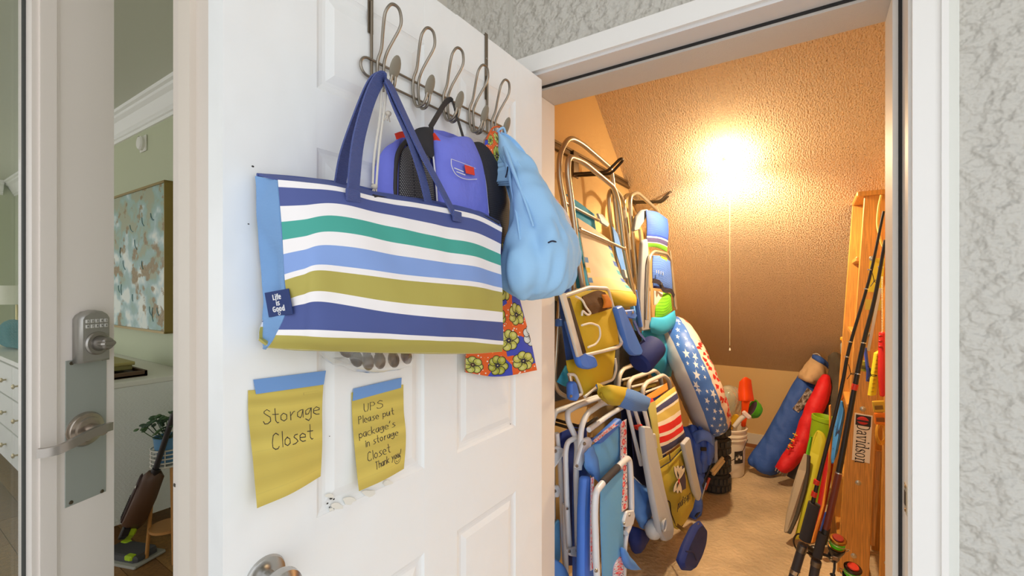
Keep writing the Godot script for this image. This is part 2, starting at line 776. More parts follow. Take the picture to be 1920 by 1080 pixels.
	obj("screw", s, mat(c8(150, 120, 80), 0.35, 0.9), sp)
	settle(f)

	# the closet under the stairs
	var plaster := bumpy(c8(230, 204, 166), 0.85, knock_n, 1.2, 3.0)
	s = Shape.new()
	s.plate(PackedVector3Array([Vector3(CLOSET_L - 0.05, 0, WALL_IN), Vector3(CLOSET_L - 0.05, 3.3, WALL_IN), Vector3(CLOSET_L - 0.05, 3.22, WALL_IN), Vector3(CLOSET_L - 0.05, slope_y(CLOSET_END), CLOSET_END), Vector3(CLOSET_L - 0.05, 0, CLOSET_END)]), 0.1)
	struct("wall_left", s, inside, "warm cream closet wall on the left behind the hanging chairs")
	s = Shape.new()
	s.plate(PackedVector3Array([Vector3(CLOSET_R + 0.05, 0, WALL_IN), Vector3(CLOSET_R + 0.05, 3.3, WALL_IN), Vector3(CLOSET_R + 0.05, slope_y(CLOSET_END), CLOSET_END), Vector3(CLOSET_R + 0.05, 0, CLOSET_END)]), 0.1)
	struct("wall_right", s, inside, "cream closet wall on the right behind the ladder")
	s = Shape.new()
	slab_box(s, CLOSET_L - 0.1, CLOSET_R + 0.1, 0, 0.95, CLOSET_END, CLOSET_END - 0.1)
	struct("wall_back", s, inside, "low cream wall at the back of the closet")
	s = Shape.new()
	var z0 := WALL_IN + 0.02
	var up := Vector3(0, 0.782, 0.623) * 0.05
	s.plate(PackedVector3Array([Vector3(CLOSET_L - 0.1, slope_y(z0), z0) + up, Vector3(CLOSET_R + 0.1, slope_y(z0), z0) + up, Vector3(CLOSET_R + 0.1, slope_y(CLOSET_END - 0.1), CLOSET_END - 0.1) + up, Vector3(CLOSET_L - 0.1, slope_y(CLOSET_END - 0.1), CLOSET_END - 0.1) + up]), 0.1)
	struct("ceiling", s, plaster, "sloping textured closet ceiling under the stairs with the bare bulb")
	s = Shape.new()
	slab_box(s, CLOSET_L - 0.1, CLOSET_R + 0.1, -0.1, 0.0, WALL_IN + 0.2, CLOSET_END - 0.1)
	var fl := bumpy(c8(222, 196, 158), 0.55, knock_n, 0.25, 3.0)
	var fi := noise_image(256, 0.012, 5, 33)
	var fj := blank(256, 256, Color.WHITE)
	for y in 256:
		for x in 256:
			var k := 0.8 + 0.22 * fi.get_pixel(x, y).r
			fj.set_pixel(x, y, Color(k, k, k))
	fl.albedo_texture = ImageTexture.create_from_image(fj)
	fl.uv1_scale = Vector3.ONE * 0.9
	struct("floor", s, fl, "bare concrete closet floor with stains")
	s = Shape.new()
	slab_box(s, CLOSET_L, CLOSET_R, 0.03, 0.12, CLOSET_END, CLOSET_END + 0.014, 0.003)
	struct("baseboard_back", s, mat(c8(226, 220, 205), 0.5), "white baseboard along the low back wall")
	s = Shape.new()
	slab_box(s, CLOSET_L, CLOSET_R, 0.0, 0.03, CLOSET_END, CLOSET_END + 0.02, 0.002)
	struct("trim_2", s, mat(c8(150, 96, 54), 0.6), "bare brown wooden strip under the back baseboard")

	# the porch around the camera
	s = Shape.new()
	slab_box(s, ENTRY - 0.2, 3.2, -0.1, 0.0, WALL + 0.2, 3.2)
	slab_box(s, ENTRY - 0.2, 3.2, -0.1, 0.0, WALL - 0.0, WALL + 0.2)
	struct("floor_porch", s, mat(c8(206, 203, 197), 0.8), "grey concrete porch floor")
	s = Shape.new()
	slab_box(s, ENTRY - 0.2, 1.6, 2.78, 2.9, WALL, 0.5)
	struct("ceiling_porch", s, mat(c8(216, 214, 206), 0.85), "pale porch ceiling over the doors")


func closet_door() -> void:
	var d := structure("door_1", "white six panel closet door standing open with bags hung on it")
	var paint := bumpy(c8(242, 244, 244), 0.38, fold_n, 0.12, 1.6)
	var z1 := -0.306
	var z2 := -1.208
	var za := -0.452
	var zb := -0.705
	var zc := -0.812
	var zd := -1.062
	var s := Shape.new()
	slab_box(s, DOOR - 0.036, DOOR - 0.009, 0.012, 2.042, z1 - 0.01, z2 + 0.01)
	for q in [[z1, za], [zb, zc], [zd, z2]]:
		slab_box(s, DOOR - 0.045, DOOR, 0.012, 2.042, q[0], q[1], 0.0022)
	var rows := [0.012, 0.245, 0.83, 1.012, 1.637, 1.738, 1.925, 2.042]
	for i in range(0, 8, 2):
		for q in [[za, zb], [zc, zd]]:
			slab_box(s, DOOR - 0.044, DOOR - 0.0002, rows[i], rows[i + 1], q[0] + 0.001, q[1] - 0.001)
	obj("leaf", s, paint, d)
	for i in range(1, 7, 2):
		for q in [[za, zb], [zc, zd]]:
			s = Shape.new()
			# sloping moulding, then the raised field
			var o := [q[0], q[1], rows[i], rows[i + 1]]
			var rings := []
			for k in [[0.0, -0.0008], [0.006, -0.0036], [0.013, -0.0048], [0.019, -0.0048], [0.034, -0.0012], [0.0345, -0.001]]:
				var a: float = k[0]
				var x: float = DOOR + k[1]
				rings.append(PackedVector3Array([Vector3(x, o[2] + a, o[0] - a), Vector3(x, o[2] + a, o[1] + a), Vector3(x, o[3] - a, o[1] + a), Vector3(x, o[3] - a, o[0] - a), Vector3(x, o[2] + a, o[0] - a)]))
			s.flat()
			s.sheet(rings)
			var r: PackedVector3Array = rings[5]
			s.quad(r[0], r[1], r[2], r[3])
			obj("panel", s, paint, d)
	# knob
	var kp := onx(498, 1080, DOOR)
	var bas := Basis(Vector3.UP, Vector3.RIGHT, Vector3.FORWARD)
	s = Shape.new()
	s.lathe([[0.0, 0.006], [0.023, 0.006], [0.029, 0.004], [0.031, 0.0], [0.031, -0.001]], Transform3D(bas, kp), 32)
	s.lathe([[0.011, 0.004], [0.010, 0.022], [0.014, 0.030], [0.024, 0.036], [0.0275, 0.046], [0.026, 0.056], [0.018, 0.063], [0.0, 0.065]], Transform3D(bas, kp), 32)
	obj("knob", s, mat(c8(190, 188, 184), 0.22, 0.95), d, "brushed steel knob")
	for y in [0.25, 1.05, 1.85]:
		s = Shape.new()
		s.tube(PackedVector3Array([Vector3(DOOR - 0.05, y - 0.045, z2 + 0.004), Vector3(DOOR - 0.05, y + 0.045, z2 + 0.004)]), 0.006)
		obj("hinge", s, STEEL, d)
	# old paint marks and scuffs
	s = Shape.new()
	var n := 0
	for q in [[618, 930, 9], [632, 948, 14], [655, 938, 16], [690, 925, 18], [727, 905, 14], [621, 955, 7]]:
		var c := onx(q[0], q[1], DOOR)
		var p := PackedVector3Array()
		for k in 9:
			var f := TAU * k / 9.0
			var rr: float = q[2] * 0.0008 * rng.randf_range(0.6, 1.2)
			p.append(c + Vector3(0.0004, sin(f) * rr * 0.6 - cos(f) * rr * 0.5, cos(f) * rr * -1.2))
		s.plate(p, 0.0008, 0.0003)
		n += 1
	obj("paint_patch", s, mat(c8(236, 234, 224), 0.5), d, "rough old paint left by a torn sticker")
	s = Shape.new()
	for q in [[621, 934, 5], [626, 936, 3], [614, 944, 3], [618, 951, 2.4], [541, 1064, 3], [540, 1071, 2.5], [957, 795, 2.6], [474, 312, 3], [466, 420, 2], [618, 818, 1.6]]:
		var c := onx(q[0], q[1], DOOR)
		s.ball(c, Vector3(0.0006, q[2] * 0.0005, q[2] * 0.0007), Basis.IDENTITY, 8)
	obj("scuff", s, mat(c8(58, 54, 50), 0.8), d, "small dark scuffs")
	settle(d)


# ---------------------------------------------------------------- entry door and the room behind it
func entry_side() -> void:
	var s := Shape.new()
	var wall := mat(c8(214, 208, 198), 0.8)
	var we := structure("wall_entry", "porch wall with the entry door, mostly hidden by the closet door")
	slab_box(s, ENTRY - 0.2, ENTRY, -0.1, 2.85, -0.47, WALL)
	slab_box(s, ENTRY - 0.2, ENTRY, -0.1, 2.85, 0.48, 3.2)
	slab_box(s, ENTRY - 0.2, ENTRY, 2.43, 2.85, -0.47, 0.48)
	obj("wallboard", s, wall, we)
	settle(we)
	var f := structure("trim_3", "white frame of the entry doorway with its stop")
	var paint := mat(c8(232, 222, 212), 0.42)
	s = Shape.new()
	slab_box(s, ENTRY - 0.20, ENTRY + 0.005, 0, 2.41, -0.45, -0.47, 0.001)
	obj("jamb", s, paint, f)
	s = Shape.new()
	slab_box(s, ENTRY - 0.135, ENTRY - 0.075, 0, 2.40, -0.45, -0.437, 0.003)
	obj("stop", s, mat(c8(236, 226, 214), 0.42), f)
	s = Shape.new()
	slab_box(s, ENTRY, ENTRY + 0.018, 0, 2.41, -0.455, -0.515, 0.003)
	obj("casing", s, paint, f)
	s = Shape.new()
	slab_box(s, ENTRY - 0.20, ENTRY + 0.005, 2.41, 2.43, -0.45, 0.46, 0.001)
	obj("head_jamb", s, paint, f)
	s = Shape.new()
	slab_box(s, ENTRY - 0.20, ENTRY + 0.005, 0, 2.41, 0.46, 0.48, 0.001)
	obj("jamb", s, paint, f)
	s = Shape.new()
	for y in [0.68, 0.93]:
		s.box(Vector3(ENTRY - 0.19, y, -0.4495), Vector3(0.008, 0.008, 0.003), 0.001)
	obj("screw", s, mat(c8(90, 84, 76), 0.4, 0.8), f)
	settle(f)

	# the entry door, ajar into the room
	var e0 := Vector3(-1.6075, 0, -0.427)
	var n := Vector3(0.917, 0, -0.4).normalized()
	var ax := Vector3(-0.4, 0, -0.917).normalized()     # towards the free edge
	var bas := Basis(ax, Vector3.UP, n)
	var xf := Transform3D(bas, e0)
	var d := structure("door_2", "white glazed entry door standing ajar with keypad lock and lever")
	var dp := mat(c8(248, 240, 233), 0.4)
	s = Shape.new()
	for q in [[-0.155, 0.0, 0.01, 2.40], [-0.90, -0.77, 0.01, 2.40]]:
		s.box(xf * Vector3((q[0] + q[1]) / 2, (q[2] + q[3]) / 2, -0.0225), Vector3(q[1] - q[0], q[3] - q[2], 0.045), 0.002, bas)
	for q in [[0.01, 0.22], [2.26, 2.40]]:
		s.box(xf * Vector3(-0.45, (q[0] + q[1]) / 2, -0.0225), Vector3(0.64, q[1] - q[0], 0.045), 0.001, bas)
	obj("leaf", s, dp, d)
	s = Shape.new()
	for q in [[-0.133, -0.142, 0.004], [-0.142, -0.176, 0.010], [-0.176, -0.19, 0.006]]:
		s.box(xf * Vector3((q[0] + q[1]) / 2, 1.24, q[2] - 0.02), Vector3(absf(q[1] - q[0]), 2.1, 0.04), 0.002, bas)
	obj("glazing_bead", s, dp, d)
	s = Shape.new()
	s.box(xf * Vector3(-0.1925, 1.24, -0.014), Vector3(0.005, 2.08, 0.006), 0.0, bas)
	obj("gasket", s, mat(c8(70, 72, 70), 0.6), d, "dark rubber gasket along the glass")
	s = Shape.new()
	s.box(xf * Vector3(-0.485, 1.24, -0.022), Vector3(0.58, 2.06, 0.006), 0.0, bas)
	var glass := StandardMaterial3D.new()
	glass.albedo_color = Color(0.80, 0.92, 0.84, 0.05)
	glass.transparency = BaseMaterial3D.TRANSPARENCY_ALPHA
	glass.roughness = 0.02
	obj("pane", s, glass, d, "greenish glass pane")
	# plates and hardware on the outside face
	var nickel := mat(c8(168, 164, 158), 0.3, 0.85)
	var p := PackedVector3Array()
	for q in [[122, 677], [199, 666], [198, 921], [121, 953]]:
		p.append(onplane(q[0], q[1], e0, n) + n * 0.001)
	s = Shape.new()
	s.plate(p, 0.002, 0.0006)
	var pl := obj("lock_plate", s, mat(c8(176, 182, 176), 0.5, 0.35), d, "flat grey metal cover plate")
	s = Shape.new()
	for q in [[133, 681], [191, 673], [132, 942], [190, 921]]:
		s.lathe([[0.0, 0.003], [0.004, 0.0022], [0.005, 0.0]], Transform3D(Basis(ax, n, ax.cross(n)), onplane(q[0], q[1], e0, n) + n * 0.002), 12)
	obj("screw", s, mat(c8(110, 100, 84), 0.35, 0.9), pl)
	# keypad lock
	var kc := onplane(162, 630, e0, n)
	var kx := Transform3D(bas, kc)
	s = Shape.new()
	var o := PackedVector3Array()
	for q in [[-0.036, -0.066], [0.036, -0.066], [0.036, 0.046], [0.03, 0.056], [0.018, 0.064], [0.0, 0.068], [-0.018, 0.064], [-0.03, 0.056], [-0.036, 0.046]]:
		o.append(kx * Vector3(q[0], q[1], 0.016))
	s.plate(o, 0.032, 0.005, true)
	var kp := obj("keypad_lock", s, mat(c8(176, 174, 168), 0.36, 0.6), d, "grey metal keypad lock")
	for r in 2:
		for k in 5:
			s = Shape.new()
			s.box(kx * Vector3(-0.022 + k * 0.011, 0.040 - r * 0.013, 0.0335), Vector3(0.0085, 0.0095, 0.004), 0.001, bas)
			obj("key_button", s, mat(c8(206, 204, 196), 0.4), kp)
	for r in 2:
		for k in 5:
			lettering("digit", str((r * 5 + k + 1) % 10), 0.0065, mat(c8(40, 40, 40), 0.6), Transform3D(bas, kx * Vector3(-0.022 + k * 0.011, 0.040 - r * 0.013, 0.0357)), kp)
	var tb := Basis(ax, n, ax.cross(n))
	s = Shape.new()
	s.lathe([[0.030, 0.0], [0.030, 0.004], [0.027, 0.007], [0.020, 0.008], [0.018, 0.006], [0.0, 0.006]], Transform3D(tb, kx * Vector3(0.002, -0.018, 0.031)), 28)
	s.lathe([[0.017, 0.0], [0.016, 0.030], [0.013, 0.034], [0.0, 0.034]], Transform3D(tb, kx * Vector3(0.002, -0.018, 0.036)), 24)
	s.box(kx * Vector3(0.002, -0.018, 0.062), Vector3(0.038, 0.014, 0.022), 0.005, bas)
	obj("thumb_turn", s, nickel, kp)
	# lever handle
	var lc := onplane(158, 804, e0, n)
	var lx := Transform3D(bas, lc)
	s = Shape.new()
	s.lathe([[0.044, 0.0], [0.044, 0.006], [0.040, 0.012], [0.032, 0.015], [0.030, 0.020], [0.020, 0.024], [0.015, 0.024], [0.0135, 0.060], [0.0, 0.060]], Transform3D(tb, lx.origin), 36)
	obj("handle_rose", s, mat(c8(190, 178, 166), 0.25, 0.9), d)
	s = Shape.new()
	var lp := PackedVector3Array()
	for q in [[0.022, 0.004, 0.058], [0.0, 0.004, 0.060], [-0.03, 0.0, 0.060], [-0.065, -0.010, 0.058], [-0.092, -0.018, 0.052], [-0.112, -0.019, 0.042], [-0.122, -0.018, 0.032]]:
		lp.append(lx * Vector3(q[0], q[1], q[2]))
	s.strap(Shape.resample(lp, 30), Vector3.UP, 0.021, 0.010)
	obj("lever", s, mat(c8(186, 180, 174), 0.25, 0.9), d)
	settle(d)

	room()


func room() -> void:
	var z := WALL
	var sage := mat(c8(196, 202, 172), 0.85)
	var s := Shape.new()
	slab_box(s, -8.0, ENTRY - 0.2, -0.1, 2.8, z, z - 0.1)
	struct("wall_room", s, sage, "sage green room wall with the painting on it")
	s = Shape.new()
	slab_box(s, -8.1, -8.0, -0.1, 2.8, z, 0.2)
	slab_box(s, -8.1, -8.0, -0.1, 2.8, 3.0, 3.2)
	slab_box(s, -8.1, -8.0, 2.5, 2.8, 0.2, 3.0)
	struct("wall_room_far", s, sage, "pale green far wall of the room beyond the glass")
	s = Shape.new()                                     # garden side with its window opening
	slab_box(s, -8.0, ENTRY - 0.2, 0, 0.05, 3.1, 3.2)
	slab_box(s, -8.0, ENTRY - 0.2, 2.5, 2.8, 3.1, 3.2)
	slab_box(s, -8.0, -7.7, 0.05, 2.5, 3.1, 3.2)
	slab_box(s, -1.7, ENTRY - 0.2, 0.05, 2.5, 3.1, 3.2)
	struct("wall_room_side", s, sage, "room wall with the wide window that lights the room")
	s = Shape.new()
	slab_box(s, -8.1, ENTRY - 0.2, 2.66, 2.8, z - 0.1, 3.2)
	struct("ceiling_room", s, mat(c8(214, 217, 202), 0.9), "grey green ceiling of the room")
	# crown moulding along the painting wall and the far wall
	var crown := mat(c8(250, 251, 248), 0.5)
	var prof := [[0.0, 2.50], [0.012, 2.50], [0.014, 2.52], [0.024, 2.525], [0.026, 2.54], [0.034, 2.548], [0.05, 2.58], [0.062, 2.606], [0.084, 2.622], [0.088, 2.636], [0.104, 2.642], [0.108, 2.66], [0.0, 2.66]]
	for k in 2:
		s = Shape.new()
		s.flat()
		var rows := []
		for q in prof:
			if k == 0:
				rows.append(PackedVector3Array([Vector3(-7.99, q[1], z + q[0]), Vector3(ENTRY - 0.21, q[1], z + q[0])]))
			else:
				rows.append(PackedVector3Array([Vector3(-8.0 + q[0], q[1], z + 0.1), Vector3(-8.0 + q[0], q[1], 3.1)]))
		rows.append(rows[0])
		s.sheet(rows)
		struct("trim_%d" % (4 + k), s, crown, ["white stepped crown moulding above the painting", "white crown moulding on the far room wall"][k])
	# wooden floor laid in planks
	var fl := structure("floor_room", "brown wooden plank floor of the room")
	s = Shape.new()
	slab_box(s, -8.0, ENTRY - 0.2, -0.1, -0.012, z, 3.2)
	obj("subfloor", s, mat(c8(70, 56, 40), 0.8), fl)
	var tones := []
	for k in 4:
		var m: StandardMaterial3D = mat([c8(170, 124, 66), c8(184, 138, 76), c8(156, 112, 60), c8(176, 128, 72)][k], 0.45).duplicate()
		m.albedo_texture = grain_t
		m.uv1_triplanar = true
		m.uv1_scale = Vector3(1.3, 1.3, 6.0)
		tones.append(m)
	for i in 20:
		var zz := z + 0.02 + i * 0.13
		s = Shape.new()
		var cut := -4.6 + 1.1 * fmod(i * 0.37, 1.0)
		slab_box(s, cut + 0.0015, ENTRY - 0.21, -0.012, 0.0, zz, zz + 0.1275, 0.0015)
		obj("plank", s, tones[i % 4], fl)
		s = Shape.new()
		slab_box(s, -7.9, cut, -0.012, 0.0, zz, zz + 0.1275, 0.0015)
		obj("plank", s, tones[(i + 2) % 4], fl)
	settle(fl)

	# smoke detector
	var sd := thing("smoke_detector", "small round white smoke detector high on the green wall above the painting", "smoke detector")
	var c := onz(271, 270, z)
	var zb := Basis(Vector3.RIGHT, Vector3.BACK, Vector3.DOWN)
	s = Shape.new()
	s.plate(PackedVector3Array([c + Vector3(-0.055, -0.055, 0.006), c + Vector3(0.055, -0.055, 0.006), c + Vector3(0.055, 0.055, 0.006), c + Vector3(-0.055, 0.055, 0.006)]), 0.012, 0.004)
	obj("base_plate", s, mat(c8(232, 232, 222), 0.5), sd)
	s = Shape.new()
	s.lathe([[0.048, 0.01], [0.048, 0.026], [0.040, 0.036], [0.018, 0.040], [0.0, 0.040]], Transform3D(zb, c), 28)
	obj("cover", s, mat(c8(238, 238, 230), 0.5), sd)
	s = Shape.new()
	for k in 6:
		var f := PI * 0.5 + k * 0.26
		s.box(c + Vector3(cos(f) * 0.043, sin(f) * 0.043, 0.031), Vector3(0.004, 0.009, 0.006), 0.0, Basis(Vector3.BACK, f))
	obj("vent", s, mat(c8(70, 70, 64), 0.7), sd)
	settle(sd)

	# painting
	var pt := thing("painting", "abstract blue, white and gold canvas in a thin gold frame on the green wall", "painting")
	var right := -3.375
	var img := blank(512, 420, c8(150, 182, 176))
	var na := noise_image(512, 0.008, 4, 41)
	var nb := noise_image(512, 0.014, 5, 57)
	for y in 420:
		for x in 512:
			var a := na.get_pixel(x, y).r + (y - 210) * 0.0009
			var b := nb.get_pixel(x, y).r
			var q := c8(150, 178, 162).lerp(c8(166, 196, 204), clampf((a - 0.3) * 2.2, 0, 1)).lerp(c8(226, 232, 222), clampf((a - 0.52) * 4.0, 0, 1))
			q = q.lerp(c8(170, 160, 120), clampf((0.34 - a) * 4.0, 0, 0.6))
			var u := Vector2(x * 1.47 / 512.0, y / 420.0)
			var gold_at := exp(-u.distance_squared_to(Vector2(0.53, 0.58)) / 0.006) + exp(-Geometry2D.get_closest_point_to_segment(u, Vector2(0.95, 0.62), Vector2(1.45, 0.42)).distance_squared_to(u) / 0.008) + exp(-u.distance_squared_to(Vector2(1.3, 0.9)) / 0.02)
			if b + 0.3 * gold_at > 0.74 + 0.08 * sin(x * 0.9) * sin(y * 1.1):
				q = c8(128, 104, 62).lerp(c8(166, 144, 96), nb.get_pixel((x * 7) % 512, (y * 7) % 420).r)
			img.set_pixel(x, y, q)
	s = Shape.new()
	s.sheet([PackedVector3Array([Vector3(-4.75, 2.06, z + 0.052), Vector3(right - 0.008, 2.06, z + 0.052)]), PackedVector3Array([Vector3(-4.75, 1.128, z + 0.052), Vector3(right - 0.008, 1.128, z + 0.052)])])
	slab_box(s, -4.75, right - 0.008, 1.128, 2.06, z + 0.002, z + 0.0515)
	obj("canvas", s, printed(img, 0.5), pt)
	var gold := mat(c8(150, 128, 70), 0.4, 0.5)
	for q in [[-4.77, right, 2.06, 2.075], [-4.77, right, 1.113, 1.128], [-4.77, -4.75, 1.113, 2.075], [right - 0.008, right, 1.113, 2.075]]:
		s = Shape.new()
		slab_box(s, q[0], q[1], q[2], q[3], z + 0.002, z + 0.06, 0.001)
		obj("frame_bar", s, gold, pt)
	s = Shape.new()
	var teal := mat(c8(104, 146, 148), 0.45)
	for k in 14:                                        # thick strokes of paint
		var q := onz(rng.randf_range(216, 302), rng.randf_range(400, 600), z + 0.054)
		var f := rng.randf_range(0.3, 1.2)
		var l := rng.randf_range(0.04, 0.1)
		var pts := PackedVector3Array()
		for j in 5:
			pts.append(q + Vector3(-cos(f + j * 0.18), sin(f + j * 0.18), 0) * l * (j / 4.0 - 0.5))
		s = Shape.new()
		s.strap(pts, Vector3(sin(f), cos(f), 0), 0.006, 0.003)
		obj("paint_stroke", s, teal, pt, "raised teal brush stroke")
	settle(pt)

	# dresser
	var dr := thing("dresser", "long white dresser with round knobs under the painting", "dresser")
	var dx := -3.08
	var body := mat(c8(226, 226, 220), 0.5)
	s = Shape.new()
	slab_box(s, -7.0, dx - 0.004, 0.14, 0.865, z + 0.005, z + 0.50, 0.003)
	obj("body", s, body, dr)
	s = Shape.new()
	slab_box(s, -7.02, dx, 0.865, 0.895, z + 0.003, z + 0.52, 0.004)
	obj("top", s, mat(c8(232, 230, 222), 0.4), dr)
	var linen := bumpy(c8(236, 238, 234), 0.6, stucco_n, 0.5, 6.0)
	linen.uv1_scale = Vector3(6, 26, 3)
	s = Shape.new()
	slab_box(s, dx - 0.004, dx, 0.14, 0.865, z + 0.01, z + 0.49, 0.001)
	obj("end_panel", s, linen, dr)
	for i in 5:
		for j in 3:
			var x0 := -6.98 + i * 0.775
			var y0 := 0.165 + j * 0.232
			s = Shape.new()
			slab_box(s, x0, x0 + 0.768, y0, y0 + 0.222, z + 0.5, z + 0.517, 0.004)
			var dw := obj("drawer", s, body, dr)
			for kx in [0.19, 0.578]:
				s = Shape.new()
				s.lathe([[0.006, 0.0], [0.006, 0.014], [0.016, 0.020], [0.017, 0.026], [0.010, 0.032], [0.0, 0.033]], Transform3D(zb, Vector3(x0 + kx, y0 + 0.11, z + 0.517)), 16)
				obj("knob", s, mat(c8(196, 178, 140), 0.3, 0.6), dw)
	for q in [[dx - 0.07, z + 0.44], [dx - 0.07, z + 0.06], [-6.92, z + 0.44], [-6.92, z + 0.06]]:
		s = Shape.new()
		s.tube(PackedVector3Array([Vector3(q[0], 0.14, q[1]), Vector3(q[0], 0, q[1])]), 0.022, 10, false, 0.6)
		obj("leg", s, mat(c8(190, 150, 96), 0.5), dr)
	settle(dr)
	var tr := thing("wooden_tray", "flat olive box resting on the dark tray on the dresser top", "box")
	s = Shape.new()
	slab_box(s, -3.72, -3.30, 0.927, 0.965, z + 0.24, z + 0.44, 0.005)
	obj("body", s, mat(c8(150, 142, 84), 0.6), tr)
	s = Shape.new()
	slab_box(s, -3.73, -3.29, 0.953, 0.972, z + 0.23, z + 0.45, 0.004)
	obj("lid", s, mat(c8(172, 160, 96), 0.6), tr)
	settle(tr)
	tr = thing("wooden_tray", "dark brown wooden tray lying on the dresser top", "tray")
	s = Shape.new()
	slab_box(s, -3.76, -3.20, 0.895, 0.91, z + 0.20, z + 0.46, 0.003)
	obj("base", s, mat(c8(84, 62, 44), 0.6), tr)
	s = Shape.new()
	for q in [[-3.76, -3.20, z + 0.445, z + 0.46], [-3.76, -3.20, z + 0.20, z + 0.215], [-3.76, -3.745, z + 0.20, z + 0.46], [-3.215, -3.20, z + 0.20, z + 0.46]]:
		slab_box(s, q[0], q[1], 0.895, 0.927, q[2], q[3], 0.002)
	obj("rim", s, mat(c8(96, 70, 48), 0.6), tr)
	settle(tr)

	# a throw and a lamp beyond the glass
	var kn: MeshInstance3D = obj("cushion", Shape.new().cloth(_cushion_rows(Vector3(-5.58, 0.895, z + 0.37), 0.46, 0.23), 20, 16, 0.01, Vector3.BACK, 0.085, 0.085, 0.02, 6.0), bumpy(c8(70, 132, 140), 0.95, weave_n, 0.8, 10.0))
	tag(kn, "round teal knitted cushion on the dresser seen through the glass", "cushion")
	var lp := thing("table_lamp", "table lamp with a pale drum shade on the dresser beyond the glass", "lamp")
	var lc := Vector3(-6.78, 0.895, z + 0.17)
	s = Shape.new()
	s.lathe([[0.0, 0.0], [0.07, 0.0], [0.07, 0.015], [0.02, 0.03], [0.012, 0.06], [0.012, 0.36], [0.0, 0.36]], Transform3D(Basis.IDENTITY, lc), 20)
	obj("base", s, mat(c8(206, 190, 130), 0.35, 0.5), lp)
	s = Shape.new()
	s.lathe([[0.15, 0.34], [0.15, 0.342], [0.13, 0.53], [0.128, 0.53], [0.148, 0.342], [0.15, 0.34]], Transform3D(Basis.IDENTITY, lc), 28)
	obj("shade", s, mat(c8(226, 226, 206), 0.8), lp)
	settle(lp)

	# plant on its stand
	var ps := thing("plant_stand", "small wire basket stand on wooden legs beside the dresser", "stand")
	var pc := at(316, 868, 2.36)
	s = Shape.new()
	for k in 5:
		var ring := PackedVector3Array()
		for j in 25:
			var f := TAU * j / 24.0
			ring.append(pc + Vector3(cos(f) * 0.075, k * 0.021, sin(f) * 0.075))
		s.tube(ring, 0.004, 6)
	for j in 12:
		var f := TAU * j / 12.0
		s.tube(PackedVector3Array([pc + Vector3(cos(f) * 0.075, -0.002, sin(f) * 0.075), pc + Vector3(cos(f) * 0.075, 0.088, sin(f) * 0.075)]), 0.003, 5)
	s.lathe([[0.0, 0.0], [0.074, 0.0], [0.074, 0.005], [0.0, 0.005]], Transform3D(Basis.IDENTITY, pc), 20)
	obj("basket", s, mat(c8(206, 200, 184), 0.6), ps, "pale wire basket")
	for k in 3:
		var f := TAU * k / 3.0 + 2.2
		s = Shape.new()
		s.tube(PackedVector3Array([pc + Vector3(cos(f) * 0.06, 0, sin(f) * 0.06), Vector3(pc.x + cos(f) * 0.095, 0, pc.z + sin(f) * 0.095)]), 0.009, 8)
		obj("leg", s, mat(c8(186, 130, 64), 0.5), ps)
	s = Shape.new()
	s.lathe([[0.0, 0.155], [0.083, 0.155], [0.083, 0.168], [0.0, 0.168]], Transform3D(Basis.IDENTITY, Vector3(pc.x, 0, pc.z)), 20)
	obj("shelf", s, mat(c8(180, 126, 66), 0.5), ps)
	settle(ps)
	var pp := thing("potted_plant", "little green plant in a blue pot on the wire stand", "plant")
	s = Shape.new()
	var pb := pc + Vector3(0, 0.008, 0)
	s.lathe([[0.0, 0.0], [0.05, 0.0], [0.064, 0.13], [0.067, 0.135], [0.060, 0.135], [0.056, 0.12], [0.0, 0.12]], Transform3D(Basis.IDENTITY, pb), 24)
	obj("pot", s, mat(c8(92, 140, 176), 0.4), pp)
	for k in 22:
		var f := k * 2.4
		var rr := 0.02 + 0.10 * sqrt(k / 22.0)
		var tip := pb + Vector3(cos(f) * rr, 0.25 - rr * 0.5 + rng.randf_range(-0.02, 0.02), sin(f) * rr)
		s = Shape.new()
		var mid := pb.lerp(tip, 0.5) + Vector3(0, 0.04, 0)
		s.tube(Shape.resample(PackedVector3Array([pb + Vector3(0, 0.12, 0), mid, tip]), 6), 0.002, 5)
		var ob := Basis(Vector3.UP, f) * Basis(Vector3.BACK, 0.5)
		for j in 4:
			s.ball(tip + Vector3(rng.randf_range(-0.018, 0.018), rng.randf_range(-0.015, 0.015), rng.randf_range(-0.018, 0.018)), Vector3(0.017, 0.004, 0.012), ob * Basis(Vector3.UP, j * 1.6), 8)
		obj("sprig", s, mat([c8(52, 82, 50), c8(70, 100, 58), c8(40, 66, 44)][k % 3], 0.6), pp)
	settle(pp)

	# cordless floor cleaner leaning on the stand
	var mp := thing("floor_cleaner", "brown cordless floor cleaner with lime green joint leaning upright on the wood floor", "floor cleaner")
	var foot := Vector3(-2.93, 0.0, -0.86)
	var dn := at(247, 985, 2.30)
	var topb := at(291, 885, 2.28)
	var tip2 := at(326, 775, 2.26)
	var along := (topb - dn).normalized()
	var across := Vector3(0.557 + 0.3, 0, 0.2).normalized()
	across = (across - along * across.dot(along)).normalized()
	var bb := Basis(across, along, across.cross(along))
	var bl := dn.distance_to(topb)
	s = Shape.new()
	var bp := [[-0.042, 0.0], [0.02, -0.012], [0.052, 0.05], [0.06, bl * 0.62], [0.03, bl * 0.86], [0.016, bl], [-0.014, bl], [-0.024, bl * 0.8], [-0.036, bl * 0.4]]
	var bo := PackedVector3Array()
	for q in bp:
		bo.append(dn + bb * Vector3(q[0], q[1], 0))
	s.plate(bo, 0.09, 0.02, true)
	obj("body", s, mat(c8(84, 56, 36), 0.45), mp)
	s = Shape.new()
	bo = PackedVector3Array()
